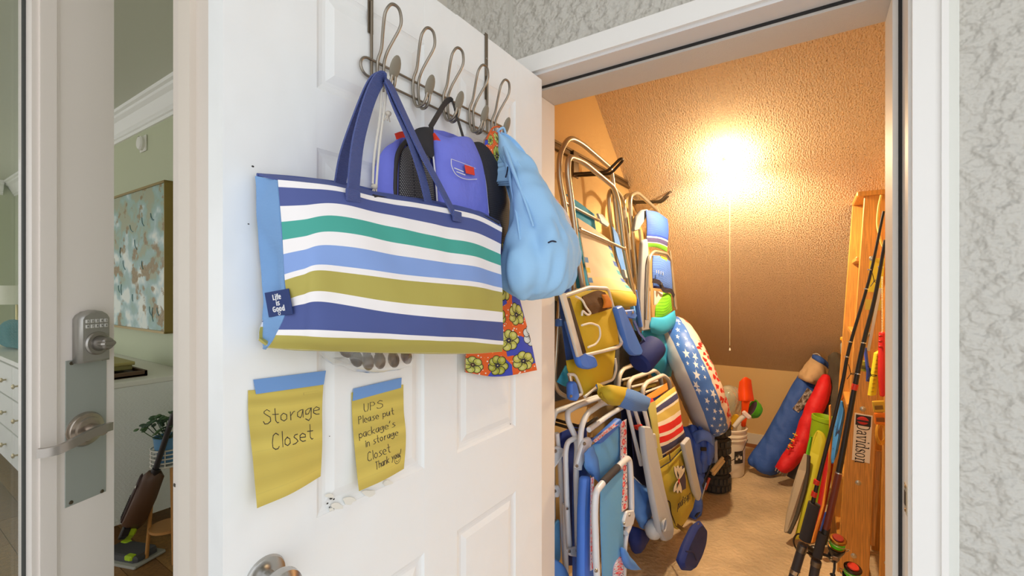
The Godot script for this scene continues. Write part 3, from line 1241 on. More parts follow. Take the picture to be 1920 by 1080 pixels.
	for q in [[-0.040, 0.02], [0.0, 0.015], [0.005, bl * 0.7], [-0.012, bl * 0.94], [-0.03, bl * 0.5]]:
		bo.append(dn + bb * Vector3(q[0], q[1], 0.047))
	s.plate(bo, 0.012, 0.004)
	obj("grip_panel", s, mat(c8(66, 50, 44), 0.5), mp)
	s = Shape.new()
	for k in 12:
		s.box(dn + bb * Vector3(-0.018, 0.03 + k * 0.011, 0.053), Vector3(0.026, 0.004, 0.004), 0.0, bb)
	obj("vent_rib", s, mat(c8(44, 34, 30), 0.6), mp).set_meta("kind", "stuff")
	s = Shape.new()
	s.lathe([[0.0, 0.0], [0.007, 0.002], [0.009, 0.0]], Transform3D(Basis(bb.x, bb.z, bb.y), dn + bb * Vector3(0.0, bl * 0.72, 0.053)), 12)
	obj("button", s, mat(c8(196, 190, 176), 0.3, 0.6), mp)
	s = Shape.new()
	s.tube(PackedVector3Array([topb - along * 0.03, tip2]), 0.013, 12)
	obj("pole", s, mat(c8(44, 40, 40), 0.4), mp)
	s = Shape.new()
	s.tube(PackedVector3Array([topb - along * 0.012, topb + along * 0.022]), 0.019, 14)
	obj("collar", s, mat(c8(34, 30, 30), 0.4), mp)
	var lime := mat(c8(172, 204, 34), 0.45)
	s = Shape.new()
	var jp := PackedVector3Array()
	for q in [[-0.030, 0.03], [0.026, 0.024], [0.034, -0.03], [0.005, -0.082], [-0.022, -0.088], [-0.034, -0.03]]:
		jp.append(dn + bb * Vector3(q[0], q[1], 0))
	s.plate(jp, 0.05, 0.008)
	var jt := obj("joint", s, lime, mp, "lime green swivel joint")
	s = Shape.new()
	jp = PackedVector3Array()
	for q in [[-0.004, 0.018], [0.04, 0.012], [0.042, -0.028], [0.01, -0.075]]:
		jp.append(dn + bb * Vector3(q[0], q[1], 0.02))
	s.plate(jp, 0.032, 0.004)
	obj("joint_cover", s, mat(c8(36, 34, 34), 0.4), jt)
	var hd := at(243, 1043, 2.36)
	hd.y = 0.026
	var hb := Basis(Vector3.UP, 0.35)
	s = Shape.new()
	s.box(hd, Vector3(0.24, 0.04, 0.12), 0.012, hb)
	obj("head", s, mat(c8(74, 74, 76), 0.45), mp)
	s = Shape.new()
	s.box(hd + Vector3(0, -0.0185, 0) + hb * Vector3(0.008, 0, 0.0), Vector3(0.27, 0.014, 0.16), 0.004, hb)
	obj("pad", s, mat(c8(166, 164, 152), 0.95), mp, "pale cloth pad under the head")
	for q in [[-0.085, 0.05], [0.075, 0.05], [-0.085, -0.045]]:
		s = Shape.new()
		s.box(hd + hb * Vector3(q[0], 0.012, q[1]), Vector3(0.05, 0.024, 0.034), 0.006, hb)
		obj("side_clip", s, lime, mp, "lime green clip")
	settle(mp)


func _cushion_rows(c: Vector3, w: float, h: float) -> Array:
	return [PackedVector3Array([c + Vector3(-w * 0.42, h, 0), c + Vector3(0, h * 1.05, 0), c + Vector3(w * 0.42, h, 0)]),
		PackedVector3Array([c + Vector3(-w * 0.5, h * 0.5, 0), c + Vector3(0, h * 0.5, 0), c + Vector3(w * 0.5, h * 0.5, 0)]),
		PackedVector3Array([c + Vector3(-w * 0.45, 0.012, 0), c + Vector3(0, 0.005, 0), c + Vector3(w * 0.45, 0.012, 0)])]


# ---------------------------------------------------------------- things hung on the closet door
func door_things() -> void:
	var s := Shape.new()
	# over-door rack with five hooks
	var wire := mat(c8(150, 142, 130), 0.3, 0.9)
	var rk := thing("hook_rack", "over-door wire rack of five bottle-shaped hooks hanging on the white closet door", "hook rack")
	var za := -0.553
	var zb := -0.985
	var loop := PackedVector3Array()
	for k in 13:
		var f := PI * k / 12.0
		loop.append(Vector3(DOOR + 0.006, 1.812 + 0.017 * cos(f), za + 0.017 * sin(f)))
	for k in 13:
		var f := PI + PI * k / 12.0
		loop.append(Vector3(DOOR + 0.006, 1.812 + 0.017 * cos(f), zb + 0.017 * sin(f)))
	s.tube(loop, 0.0026, 8, true)
	obj("rail", s, wire, rk)
	for z in [-0.562, -0.924]:
		s = Shape.new()
		s.box(Vector3(DOOR + 0.0015, 1.965, z), Vector3(0.0014, 0.17, 0.012), 0.0004)
		s.box(Vector3(DOOR - 0.0225, 2.0445, z), Vector3(0.0495, 0.0014, 0.012), 0.0004)
		s.box(Vector3(DOOR - 0.0465, 2.025, z), Vector3(0.0014, 0.04, 0.012), 0.0004)
		s.tube(PackedVector3Array([Vector3(DOOR + 0.0045, 1.94, z), Vector3(DOOR + 0.0045, 1.793, z)]), 0.0028, 8)
		obj("hanger_strap", s, mat(c8(128, 116, 100), 0.4, 0.8), rk)
		s = Shape.new()
		s.ball(Vector3(DOOR + 0.0025, 1.985, z), Vector3(0.002, 0.0035, 0.0035), Basis.IDENTITY, 10)
		obj("rivet", s, wire, rk)
	for k in 5:
		var z := -0.580 - 0.0915 * k
		s = Shape.new()
		var half := [[0.0, 1.926, 0.050], [0.011, 1.922, 0.049], [0.0185, 1.908, 0.045], [0.0185, 1.894, 0.040], [0.013, 1.874, 0.030], [0.007, 1.851, 0.019], [0.0075, 1.83, 0.009], [0.0075, 1.80, 0.009], [0.0070, 1.776, 0.016], [0.006, 1.772, 0.030], [0.005, 1.782, 0.041], [0.004, 1.796, 0.045]]
		var p := PackedVector3Array()
		for i in range(half.size() - 1, -1, -1):
			p.append(Vector3(DOOR + half[i][2], half[i][1], z + half[i][0]))
		for i in range(1, half.size()):
			p.append(Vector3(DOOR + half[i][2], half[i][1], z - half[i][0]))
		s.tube(spline(p, 4), 0.0030, 8)
		var hk := obj("hook", s, wire, rk)
		s = Shape.new()
		s.ball(Vector3(DOOR + 0.049, 1.810, z), Vector3(0.004, 0.0225, 0.0120), Basis(Vector3.BACK, -0.38), 18)
		obj("tip", s, mat(c8(136, 128, 112), 0.65, 0.1), hk, "flat oval metal tip")
	settle(rk)

	tote()
	carrier()

	# light blue drawstring bag on the last hook
	var b := thing("drawstring_bag", "full light blue drawstring bag hanging from the last hook next to the doorway", "bag")
	var sky := bumpy(c8(156, 200, 238), 0.75, weave_n, 0.3, 60.0)
	s = Shape.new()
	var rows := xrows([
		[931, 250, -0.652, 934, 246, -0.644, 940, 250, -0.640, 946, 256, -0.645],
		[946, 300, -0.650, 956, 298, -0.615, 972, 300, -0.605, 985, 306, -0.625],
		[957, 345, -0.640, 972, 345, -0.585, 998, 350, -0.565, 1020, 360, -0.605],
		[955, 410, -0.625, 985, 400, -0.555, 1020, 405, -0.530, 1050, 412, -0.575],
		[945, 470, -0.615, 990, 455, -0.540, 1040, 455, -0.500, 1078, 452, -0.540],
		[937, 515, -0.610, 985, 510, -0.535, 1040, 505, -0.495, 1086, 480, -0.535],
		[945, 540, -0.610, 985, 545, -0.550, 1035, 537, -0.515, 1068, 520, -0.540],
		[968, 556, -0.610, 990, 561, -0.575, 1020, 556, -0.550, 1050, 540, -0.545]])
	s.cloth(rows, 60, 80, 0.004, Vector3(0.7, 0, 0.7), 0.020, 0.07, 0.026, 15.0, 4, Vector3(1, 0.28, 1))
	obj("body", s, sky, b)
	s = Shape.new()                                     # gathered folds from the neck down
	for q in [[941, 262, -0.640, 962, 320, -0.585, 985, 380, -0.545, 1000, 425, -0.52], [946, 262, -0.640, 985, 330, -0.572, 1025, 395, -0.522, 1048, 440, -0.495], [938, 262, -0.645, 955, 330, -0.61, 968, 400, -0.57, 975, 450, -0.545]]:
		s.tube(spline(xs(q), 6), 0.006, 8, false, 0.4)
	obj("gather_fold", s, sky, b)
	s = Shape.new()
	s.tube(spline(xs([1028, 455, -0.478, 1036, 452, -0.476, 1047, 455, -0.478]), 4), 0.0018, 6)
	s.tube(spline(xs([948, 333, -0.612, 951, 322, -0.608, 952, 313, -0.61]), 4), 0.0018, 6)
	obj("thread", s, mat(c8(30, 36, 60), 0.8), b, "dark loose thread ends")
	s = Shape.new()
	s.tube(spline(xs([930, 252, -0.655, 936, 243, -0.645, 944, 240, -0.640, 948, 250, -0.640]), 5), 0.003, 8)
	obj("drawstring", s, sky, b)
	settle(b)
	# white mesh beach bag behind it
	var mb := thing("mesh_bag", "white mesh bag half hidden behind the light blue drawstring bag", "bag")
	s = Shape.new()
	rows = xrows([
		[1012, 372, -0.60, 1032, 372, -0.58, 1046, 378, -0.58],
		[1020, 410, -0.60, 1050, 408, -0.575, 1066, 418, -0.575],
		[1028, 450, -0.60, 1060, 448, -0.575, 1074, 455, -0.575],
		[1030, 480, -0.60, 1050, 480, -0.59, 1070, 478, -0.585]])
	s.cloth(rows, 14, 18, 0.003, Vector3(0.7, 0, 0.7), 0.012, 0.012, 0.006, 12.0, 6)
	var mi := blank(64, 64, c8(236, 228, 226))
	for y in 8:
		for x in 8:
			dab(mi, x * 8 + 4 + (y % 2) * 4, y * 8 + 4, 1.7, c8(96, 90, 100))
	var mm := printed(mi, 0.85)
	mm.uv1_scale = Vector3(4, 6, 1)
	obj("net", s, mm, mb)
	s = Shape.new()
	s.tube(spline(xs([1012, 372, -0.60, 1032, 371, -0.58, 1046, 378, -0.58]), 5), 0.003, 8)
	obj("rim", s, mat(c8(226, 170, 176), 0.8), mb)
	settle(mb)

	# floral bag behind the tote
	var fb := thing("floral_bag", "flat drawstring bag with green flowers on orange and blue, hanging behind the striped tote", "bag")
	s = Shape.new()
	rows = xrows([
		[908, 262, -0.655, 922, 246, -0.650, 934, 250, -0.650],
		[906, 300, -0.665, 928, 296, -0.655, 946, 305, -0.660],
		[898, 430, -0.684, 925, 430, -0.674, 958, 430, -0.672],
		[884, 560, -0.684, 930, 556, -0.676, 972, 552, -0.674],
		[874, 640, -0.686, 930, 636, -0.676, 992, 628, -0.674],
		[872, 698, -0.686, 935, 706, -0.676, 1006, 694, -0.678]])
	s.cloth(rows, 16, 34, 0.004, Vector3.RIGHT, 0.008, 0.003, 0.005, 12.0, 9)
	obj("body", s, printed(floral(), 0.8), fb)
	s = Shape.new()
	s.tube(spline(xs([912, 262, -0.648, 924, 240, -0.645, 938, 240, -0.645, 935, 262, -0.645]), 6), 0.0022, 6)
	obj("drawstring", s, mat(c8(214, 96, 40), 0.8), fb)
	settle(fb)

	# clear plastic bag with brown pieces, hung low on a white cord
	var pb := thing("plastic_bag", "crumpled clear plastic bag hanging low behind the striped tote", "bag")
	var film := StandardMaterial3D.new()
	film.albedo_color = Color(0.93, 0.94, 0.92, 0.07)
	film.transparency = BaseMaterial3D.TRANSPARENCY_ALPHA
	film.roughness = 0.12
	film.cull_mode = BaseMaterial3D.CULL_DISABLED
	s = Shape.new()
	rows = xrows([
		[610, 560, -0.665, 690, 560, -0.650, 760, 560, -0.660],
		[604, 630, -0.670, 690, 630, -0.640, 768, 630, -0.655],
		[598, 658, -0.675, 690, 668, -0.635, 775, 664, -0.655],
		[640, 676, -0.680, 700, 696, -0.655, 770, 686, -0.665]])
	s.cloth(rows, 24, 16, 0.0015, Vector3.RIGHT, 0.02, 0.004, 0.008, 22.0, 12)
	obj("film", s, film, pb)
	s = Shape.new()
	s.tube(spline(xs([724, 150, -0.648, 722, 190, -0.652, 712, 270, -0.655, 706, 340, -0.655, 700, 450, -0.655, 696, 560, -0.655]), 5), 0.0022, 7)
	s.tube(spline(xs([716, 152, -0.650, 712, 220, -0.656, 702, 290, -0.660, 699, 345, -0.660]), 5), 0.0022, 7)
	obj("cord", s, mat(c8(226, 220, 208), 0.9), pb, "white cotton cord")
	for q in [[728, 213, -0.650], [702, 350, -0.653]]:
		s = Shape.new()
		var c := onx(q[0], q[1], q[2])
		s.ball(c, Vector3(0.006, 0.005, 0.006), Basis.IDENTITY, 10)
		for k in 5:
			s.tube(PackedVector3Array([c, c + Vector3(rng.randf_range(-0.006, 0.006), -0.014, rng.randf_range(-0.008, 0.008))]), 0.0012, 5)
		obj("knot", s, mat(c8(214, 204, 188), 0.95), pb, "frayed cord knot")
	settle(pb)
	var n := 0
	for q in [[648, 655, 628, 620], [668, 672, 650, 620], [690, 678, 682, 620], [712, 676, 706, 620], [738, 674, 728, 620], [762, 668, 750, 620]]:
		var a := onx(q[0], q[1], -0.658)
		var c := onx(q[2], q[3], -0.662)
		s = Shape.new()
		var up := (c - a).normalized()
		var side := up.cross(Vector3.RIGHT).normalized()
		s.ball(a, Vector3(0.010, 0.016, 0.011), Basis(Vector3.RIGHT, up, Vector3.RIGHT.cross(up)), 14)
		s.strap(PackedVector3Array([a + up * 0.008, a.lerp(c, 0.5), c]), side, 0.012, 0.007)
		var o := obj("brown_scoop", s, mat([c8(66, 46, 32), c8(54, 38, 28), c8(78, 56, 38)][n % 3], 0.35))
		tag(o, ["leftmost brown scoop in the clear bag, below the tote's middle", "second brown scoop from the left in the clear bag", "third brown scoop from the left in the clear bag", "third brown scoop from the right in the clear bag", "second brown scoop from the right in the clear bag", "rightmost brown scoop in the clear bag under the tote"][n], "scoop", "brown plastic pieces in the clear bag")
		n += 1


func tote() -> void:
	var t := thing("tote_bag", "large striped canvas tote bag in blue, green, olive and white on the first door hook", "tote bag")
	var navy := c8(74, 88, 148)
	var white := c8(244, 240, 240)
	var olive := c8(180, 168, 84)
	var img := blank(64, 1024, white)
	for q in [[0.035, 0.125, c8(78, 90, 150)], [0.19, 0.305, c8(70, 166, 152)], [0.385, 0.51, c8(134, 164, 222)], [0.555, 0.68, olive], [0.752, 0.878, navy], [0.915, 1.0, olive]]:
		img.fill_rect(Rect2i(0, int(q[0] * 1024), 64, int((q[1] - q[0]) * 1024)), q[2])
	var canvas := printed(img, 0.72)
	canvas.normal_enabled = true
	canvas.normal_texture = weave_n
	canvas.normal_scale = 0.0
	var blue := bumpy(c8(122, 164, 214), 0.75, weave_n, 0.3, 60.0)
	var front := xrows([
		[521, 338, -0.628, 570, 343, -0.612, 630, 351, -0.600, 705, 370, -0.600, 780, 382, -0.592, 885, 402, -0.578, 940, 427, -0.572],
		[528, 416, -0.622, 570, 412, -0.602, 628, 406, -0.588, 732, 426, -0.572, 829, 446, -0.560, 890, 458, -0.556, 937, 477, -0.566],
		[536, 525, -0.620, 570, 515, -0.598, 610, 507, -0.580, 732, 523, -0.560, 829, 532, -0.548, 890, 538, -0.548, 940, 548, -0.562],
		[541, 577, -0.624, 570, 570, -0.600, 610, 566, -0.580, 732, 586, -0.556, 829, 596, -0.545, 890, 600, -0.546, 941, 604, -0.560],
		[518, 628, -0.632, 565, 629, -0.604, 610, 630, -0.582, 732, 634, -0.560, 829, 639, -0.550, 890, 642, -0.552, 942, 646, -0.566],
		[503, 650, -0.650, 560, 654, -0.622, 610, 655, -0.604, 732, 659, -0.582, 829, 661, -0.572, 890, 661, -0.572, 941, 658, -0.580]])
	# v of the control rows is even; bring the stripes to the rows they follow
	var marks := [0.0, 0.19, 0.555, 0.752, 0.915, 1.0]
	var re := blank(64, 1024, white)
	for y in 1024:
		var f := y / 1024.0 * 5.0
		var k := int(f)
		var q: float = lerpf(marks[k], marks[k + 1], f - k)
		re.fill_rect(Rect2i(0, y, 64, 1), img.get_pixel(10, clampi(int(q * 1024), 0, 1023)))
	canvas = printed(re, 0.72)
	var s := Shape.new()
	s.cloth(front, 60, 50, 0.004, Vector3.RIGHT, 0.0, 0.0, 0.006, 7.0, 15)
	obj("front_panel", s, canvas, t)
	var back := []
	for r in front:
		var b := PackedVector3Array()
		for i in r.size():
			var p: Vector3 = r[i]
			b.append(Vector3([-0.688, -0.684, -0.674, -0.655, -0.640, -0.628, -0.618][i], p.y + 0.008, p.z - 0.006))
		back.append(b)
	s = Shape.new()
	s.cloth(back, 20, 16, 0.004, Vector3.LEFT, 0.0, 0.0, 0.002, 7.0, 16)
	obj("back_panel", s, canvas, t)
	# end gussets
	var n := front.size()
	var lrows := []
	var rrows := []
	var lpx := [[480, 330], [486, 415], [493, 520], [496, 575], [494, 632], [495, 655]]
	for i in n:
		var p: Vector3 = front[i][0]
		var q := onx(lpx[i][0], lpx[i][1], -0.69)
		lrows.append(PackedVector3Array([q, q.lerp(p, 0.5) + Vector3(0.0, 0, 0.004 if i % 2 else -0.004), p]))
		var m: int = front[0].size() - 1
		var pr: Vector3 = front[i][m]
		rrows.append(PackedVector3Array([pr, Vector3(-0.60, pr.y, pr.z - 0.010), back[i][m]]))
	s = Shape.new()
	s.cloth(lrows, 14, 40, 0.004, Vector3(0.2, 0, 1), 0.0, 0.0, 0.007, 12.0, 17)
	obj("gusset", s, blue, t, "light blue end panel")
	s = Shape.new()
	s.cloth(rrows, 10, 30, 0.004, Vector3(0.2, 0, -1), 0.0, 0.0, 0.004, 12.0, 18)
	obj("gusset", s, blue, t, "light blue end panel")
	s = Shape.new()                                     # bottom
	s.cloth([front[n - 1], back[n - 1]], 30, 6, 0.004, Vector3.DOWN, 0.004)
	obj("bottom_panel", s, mat(olive, 0.75), t)
	# zip top
	var top_b: PackedVector3Array = xs([482, 327, -0.688, 540, 333, -0.688, 600, 340, -0.688, 690, 358, -0.672, 780, 372, -0.650, 885, 392, -0.628, 936, 416, -0.618])
	s = Shape.new()
	s.cloth([front[0], top_b], 40, 8, 0.003, Vector3.UP, 0.002, 0.0, 0.003, 12.0, 19)
	obj("top_panel", s, mat(navy, 0.75), t)
	s = Shape.new()
	s.tube(spline(xs([482, 328, -0.686, 560, 334, -0.680, 640, 344, -0.672, 700, 357, -0.665]), 6), 0.0028, 8)
	obj("piping", s, mat(navy, 0.7), t)
	s = Shape.new()
	s.tube(spline(xs([700, 368, -0.60, 740, 376, -0.612, 790, 384, -0.615, 850, 394, -0.612, 900, 404, -0.60, 936, 418, -0.585]), 6), 0.0035, 8)
	obj("zipper", s, mat(c8(40, 42, 52), 0.6), t, "dark zipper edge")
	# handles
	var strap := bumpy(c8(78, 90, 146), 0.8, weave_n, 1.0, 45.0)
	var paths := [
		[662, 372, -0.594, 664, 330, -0.604, 672, 262, -0.625, 690, 195, -0.638, 706, 157, -0.645, 718, 146, -0.645, 731, 160, -0.640, 757, 215, -0.628, 790, 285, -0.612, 826, 352, -0.596, 857, 412, -0.572],
		[637, 347, -0.660, 648, 290, -0.656, 676, 210, -0.654, 698, 160, -0.654, 714, 148, -0.652, 727, 160, -0.648, 744, 205, -0.636, 770, 265, -0.618, 790, 325, -0.612, 804, 382, -0.606]]
	for q in paths:
		s = Shape.new()
		var p := spline(xs(q), 6)
		s.strap(p, Vector3(0.25, 0.1, 1), 0.025, 0.0035)
		obj("handle", s, strap, t)
	for q in [[662, 367], [857, 406]]:
		s = Shape.new()
		var c := onx(q[0], q[1], -0.588 if q[0] < 700 else -0.568)
		s.box(c, Vector3(0.004, 0.02, 0.026), 0.001, Basis(Vector3.UP, 0.1))
		obj("stitched_end", s, strap, t)
	# the woven brand tag on the corner
	var a := onx(497, 549, -0.664)
	var b := onx(541, 541, -0.612)
	var c := onx(505, 595, -0.660)
	var bx := (b - a).normalized()
	var by := (a - c)
	by = (by - bx * by.dot(bx)).normalized()
	var bz := bx.cross(by)
	var d := b + (c - a)
	s = Shape.new()
	s.plate(PackedVector3Array([c, d, b, a]), 0.0025, 0.0006)
	var tg := obj("brand_tag", s, mat(c8(36, 56, 112), 0.7), t, "navy woven tag with white lettering")
	var mid := (a + b + c + d) / 4.0
	var letter := mat(c8(238, 238, 240), 0.7)
	var hh := a.distance_to(c)
	var k := 0
	for wds in ["Life", "is", "Good"]:
		lettering("lettering", wds, hh * 0.30, letter, Transform3D(Basis(bx, by, bz), mid + bz * 0.0016 + by * hh * (0.25 - 0.235 * k) ), tg, "Droid Sans", true)
		k += 1
	s = Shape.new()
	var ring := PackedVector3Array()
	for i in 13:
		var f := TAU * i / 12.0
		ring.append(mid + bz * 0.0016 - by * hh * 0.40 + (bx * cos(f) + by * sin(f)) * 0.0022)
	s.tube(ring, 0.0005, 5)
	obj("ring_mark", s, letter, tg)
	settle(t)


func carrier() -> void:
	var t := thing("pet_carrier", "blue and black mesh carrier bag hanging from the middle hook behind the striped tote", "carrier bag")
	var blue := bumpy(c8(116, 124, 222), 0.8, fold_n, 0.5, 7.0)
	var s := Shape.new()
	var mi := blank(64, 64, c8(40, 38, 42))
	for y in 8:
		for x in 8:
			dab(mi, x * 8 + 4 + (y % 2) * 4, y * 8 + 4, 2.5, c8(150, 146, 144))
	var mesh_grey := printed(mi.duplicate(), 0.8)
	mesh_grey.uv1_scale = Vector3(3, 6, 1)
	var m2 := blank(64, 64, c8(28, 27, 34))
	for y in 8:
		for x in 8:
			dab(m2, x * 8 + 4 + (y % 2) * 4, y * 8 + 4, 1.2, c8(84, 82, 92))
	var mesh_dark := printed(m2, 0.7)
	mesh_dark.uv1_scale = Vector3(5, 8, 1)
	# rear shell
	s.cloth(xrows([
		[708, 300, -0.6908, 760, 252, -0.6895, 830, 246, -0.6895, 900, 280, -0.6895, 940, 310, -0.6895],
		[702, 370, -0.6908, 760, 370, -0.6908, 830, 370, -0.6908, 900, 380, -0.6908, 952, 390, -0.6908],
		[702, 440, -0.6908, 760, 450, -0.6908, 830, 460, -0.6908, 900, 470, -0.6908, 952, 470, -0.6908]]), 16, 12, 0.006, Vector3.RIGHT)
	obj("back_shell", s, blue, t)
	s = Shape.new()
	s.cloth(xrows([
		[706, 306, -0.6883, 722, 278, -0.6796, 748, 262, -0.6722],
		[701, 330, -0.6895, 722, 315, -0.6746, 748, 300, -0.6660],
		[701, 372, -0.6895, 722, 368, -0.6722, 746, 362, -0.6629],
		[702, 420, -0.6895, 722, 420, -0.6722, 746, 420, -0.6629]]), 12, 18, 0.005, Vector3(1, 0, 0.6), 0.008, 0.0, 0.004, 14.0, 3)
	obj("side_panel", s, blue, t)
	s = Shape.new()
	s.cloth(xrows([
		[752, 282, -0.6629, 775, 268, -0.6585, 800, 268, -0.6536],
		[748, 320, -0.6598, 780, 318, -0.6536, 808, 318, -0.6474],
		[747, 370, -0.6598, 785, 368, -0.6523, 815, 372, -0.6449],
		[747, 430, -0.6598, 785, 430, -0.6523, 818, 440, -0.6436]]), 12, 16, 0.004, Vector3.RIGHT, 0.006)
	obj("mesh_window", s, mesh_grey, t, "grey mesh window")
	s = Shape.new()
	s.tube(spline(xs([741, 430, -0.6598, 740, 370, -0.6598, 742, 310, -0.6610, 750, 280, -0.6610, 770, 258, -0.6598, 792, 250, -0.6567, 808, 258, -0.6523]), 6), 0.0048, 8)
	obj("piping", s, mat(c8(46, 42, 40), 0.6), t, "black piping")
	s = Shape.new()
	s.cloth(xrows([
		[770, 252, -0.6691, 790, 240, -0.6629, 812, 240, -0.6567],
		[762, 270, -0.6622, 790, 258, -0.6536, 812, 270, -0.6461],
		[775, 292, -0.6585, 795, 290, -0.6505, 814, 300, -0.6424]]), 10, 8, 0.004, Vector3.RIGHT, 0.008)
	obj("top_flap", s, mat(c8(40, 38, 42), 0.75), t)
	s = Shape.new()
	s.cloth(xrows([
		[806, 242, -0.6629, 832, 258, -0.6536, 852, 262, -0.6505, 878, 258, -0.6598],
		[812, 275, -0.6486, 838, 282, -0.6381, 862, 272, -0.6374, 888, 272, -0.6523],
		[816, 330, -0.6424, 848, 328, -0.6300, 876, 318, -0.6300, 906, 322, -0.6443],
		[820, 380, -0.6399, 850, 380, -0.6275, 880, 380, -0.6275, 914, 388, -0.6412],
		[822, 440, -0.6387, 850, 440, -0.6275, 880, 440, -0.6275, 918, 450, -0.6412]]), 24, 28, 0.004, Vector3.RIGHT, 0.012, 0.0, 0.006, 10.0, 8)
	obj("front_panel", s, blue, t)
	s = Shape.new()
	s.tube(spline(xs([808, 250, -0.6598, 812, 290, -0.6424, 817, 340, -0.6368, 821, 400, -0.6350]), 6), 0.0018, 6)
	s.tube(spline(xs([880, 262, -0.6573, 894, 290, -0.6474, 908, 330, -0.6399, 916, 400, -0.6368]), 6), 0.0018, 6)
	obj("seam_piping", s, mat(c8(216, 214, 226), 0.7), t)
	s = Shape.new()
	s.cloth(xrows([
		[882, 268, -0.6660, 902, 268, -0.6660, 918, 285, -0.6753],
		[894, 295, -0.6548, 918, 292, -0.6548, 934, 308, -0.6691],
		[908, 335, -0.6486, 932, 338, -0.6505, 949, 345, -0.6691],
		[916, 385, -0.6461, 940, 392, -0.6486, 953, 395, -0.6691],
		[918, 450, -0.6461, 940, 455, -0.6486, 953, 455, -0.6691]]), 14, 20, 0.004, Vector3(1, 0, -0.3), 0.008, 0.0, 0.004, 14.0, 5)
	obj("mesh_window", s, mesh_dark, t, "black mesh window")
	# label patch on the front
	s = Shape.new()
	s.tube(spline(xs([846, 298, -0.6106, 847, 312, -0.6087, 856, 328, -0.6081, 874, 336, -0.6081, 894, 336, -0.6106]), 5), 0.0009, 6)
	s.tube(spline(xs([846, 298, -0.6106, 868, 306, -0.6087, 892, 316, -0.6106]), 5), 0.0006, 6)
	obj("patch_outline", s, mat(c8(226, 224, 236), 0.7), t)
	s = Shape.new()
	s.plate(xs([871, 309, -0.6084, 888, 314, -0.6096, 890, 329, -0.6096, 874, 325, -0.6081]), 0.002, 0.0004)
	obj("red_square", s, mat(c8(222, 62, 44), 0.6), t, "red square of the logo")
	for q in [[852, 315, 869, 322], [856, 322, 872, 328]]:
		s = Shape.new()
		s.tube(xs([q[0], q[1], -0.6078, q[2], q[3], -0.6078]), 0.0011, 6)
		obj("logo_line", s, mat(c8(236, 236, 240), 0.6), t)
	# straps and zip pulls
	var web := bumpy(c8(58, 54, 52), 0.8, weave_n, 0.8, 60.0)
	s = Shape.new()
	s.strap(spline(xs([806, 240, -0.6598, 818, 220, -0.6610, 830, 200, -0.6622, 838, 190, -0.6629, 846, 188, -0.6622, 852, 200, -0.6610, 858, 222, -0.6598, 868, 256, -0.6548]), 5), Vector3(0.3, 0.2, 1), 0.013, 0.0025)
	obj("handle", s, web, t)
	var red := mat(c8(226, 56, 34), 0.55)
	for q in [[742, 256, -0.6598, 756, 252, -0.6548, 776, 256, -0.6523], [811, 252, -0.6486, 820, 264, -0.6424, 830, 278, -0.6387], [832, 276, -0.6374, 842, 286, -0.6337, 850, 292, -0.6325]]:
		s = Shape.new()
		s.strap(spline(xs(q), 6), Vector3(0.2, 1, 0.3), 0.011, 0.003)
		obj("zip_pull", s, red, t, "red zip pull")
	settle(t)


func floral() -> Image:
	var r := RandomNumberGenerator.new()
	r.seed = 5
	var w := 512
	var h := 1400
	var i := blank(w, h, c8(226, 98, 36))
	for k in 500:
		dab(i, r.randf() * w, r.randf() * h, r.randf_range(3, 7), [c8(240, 236, 226), c8(240, 236, 226), c8(240, 150, 60)][k % 3])
	for k in 16:
		var c := Vector2(r.randf() * w, h * (k + 0.5) / 16.0)
		var p := PackedVector2Array()
		for j in 14:
			var f := TAU * j / 14.0
			p.append(c + Vector2(cos(f), sin(f)) * r.randf_range(60, 120))
		fill_poly(i, p, c8(58, 76, 190))
	var ink := c8(26, 28, 38)
	var n := 0
	for row in 8:
		for col in 3:
			var c := Vector2((col + (0.2 if row % 2 else 0.7)) * 190 + r.randf_range(-16, 16), (row + 0.5) * 175 + r.randf_range(-14, 14))
			var green: Color = [c8(166, 172, 60), c8(190, 194, 90), c8(206, 220, 226)][n % 3 if n % 5 == 0 else n % 2]
			n += 1
			for k in 7:
				var f := TAU * k / 7.0 + r.randf() * 0.3
				var o := c + Vector2(cos(f), sin(f)) * 46.0
				dab(i, o.x, o.y, 34, ink)
				dab(i, o.x, o.y, 29, green)
				dab(i, o.x + cos(f) * 8, o.y + sin(f) * 8, 14, green.lightened(0.25))
			for k in 14:
				var f := TAU * k / 14.0
				stroke(i, c, c + Vector2(cos(f), sin(f)) * 30.0, 2.0, ink)
			dab(i, c.x, c.y, 9, ink)
			dab(i, c.x, c.y, 5, c8(236, 226, 150))
	return i


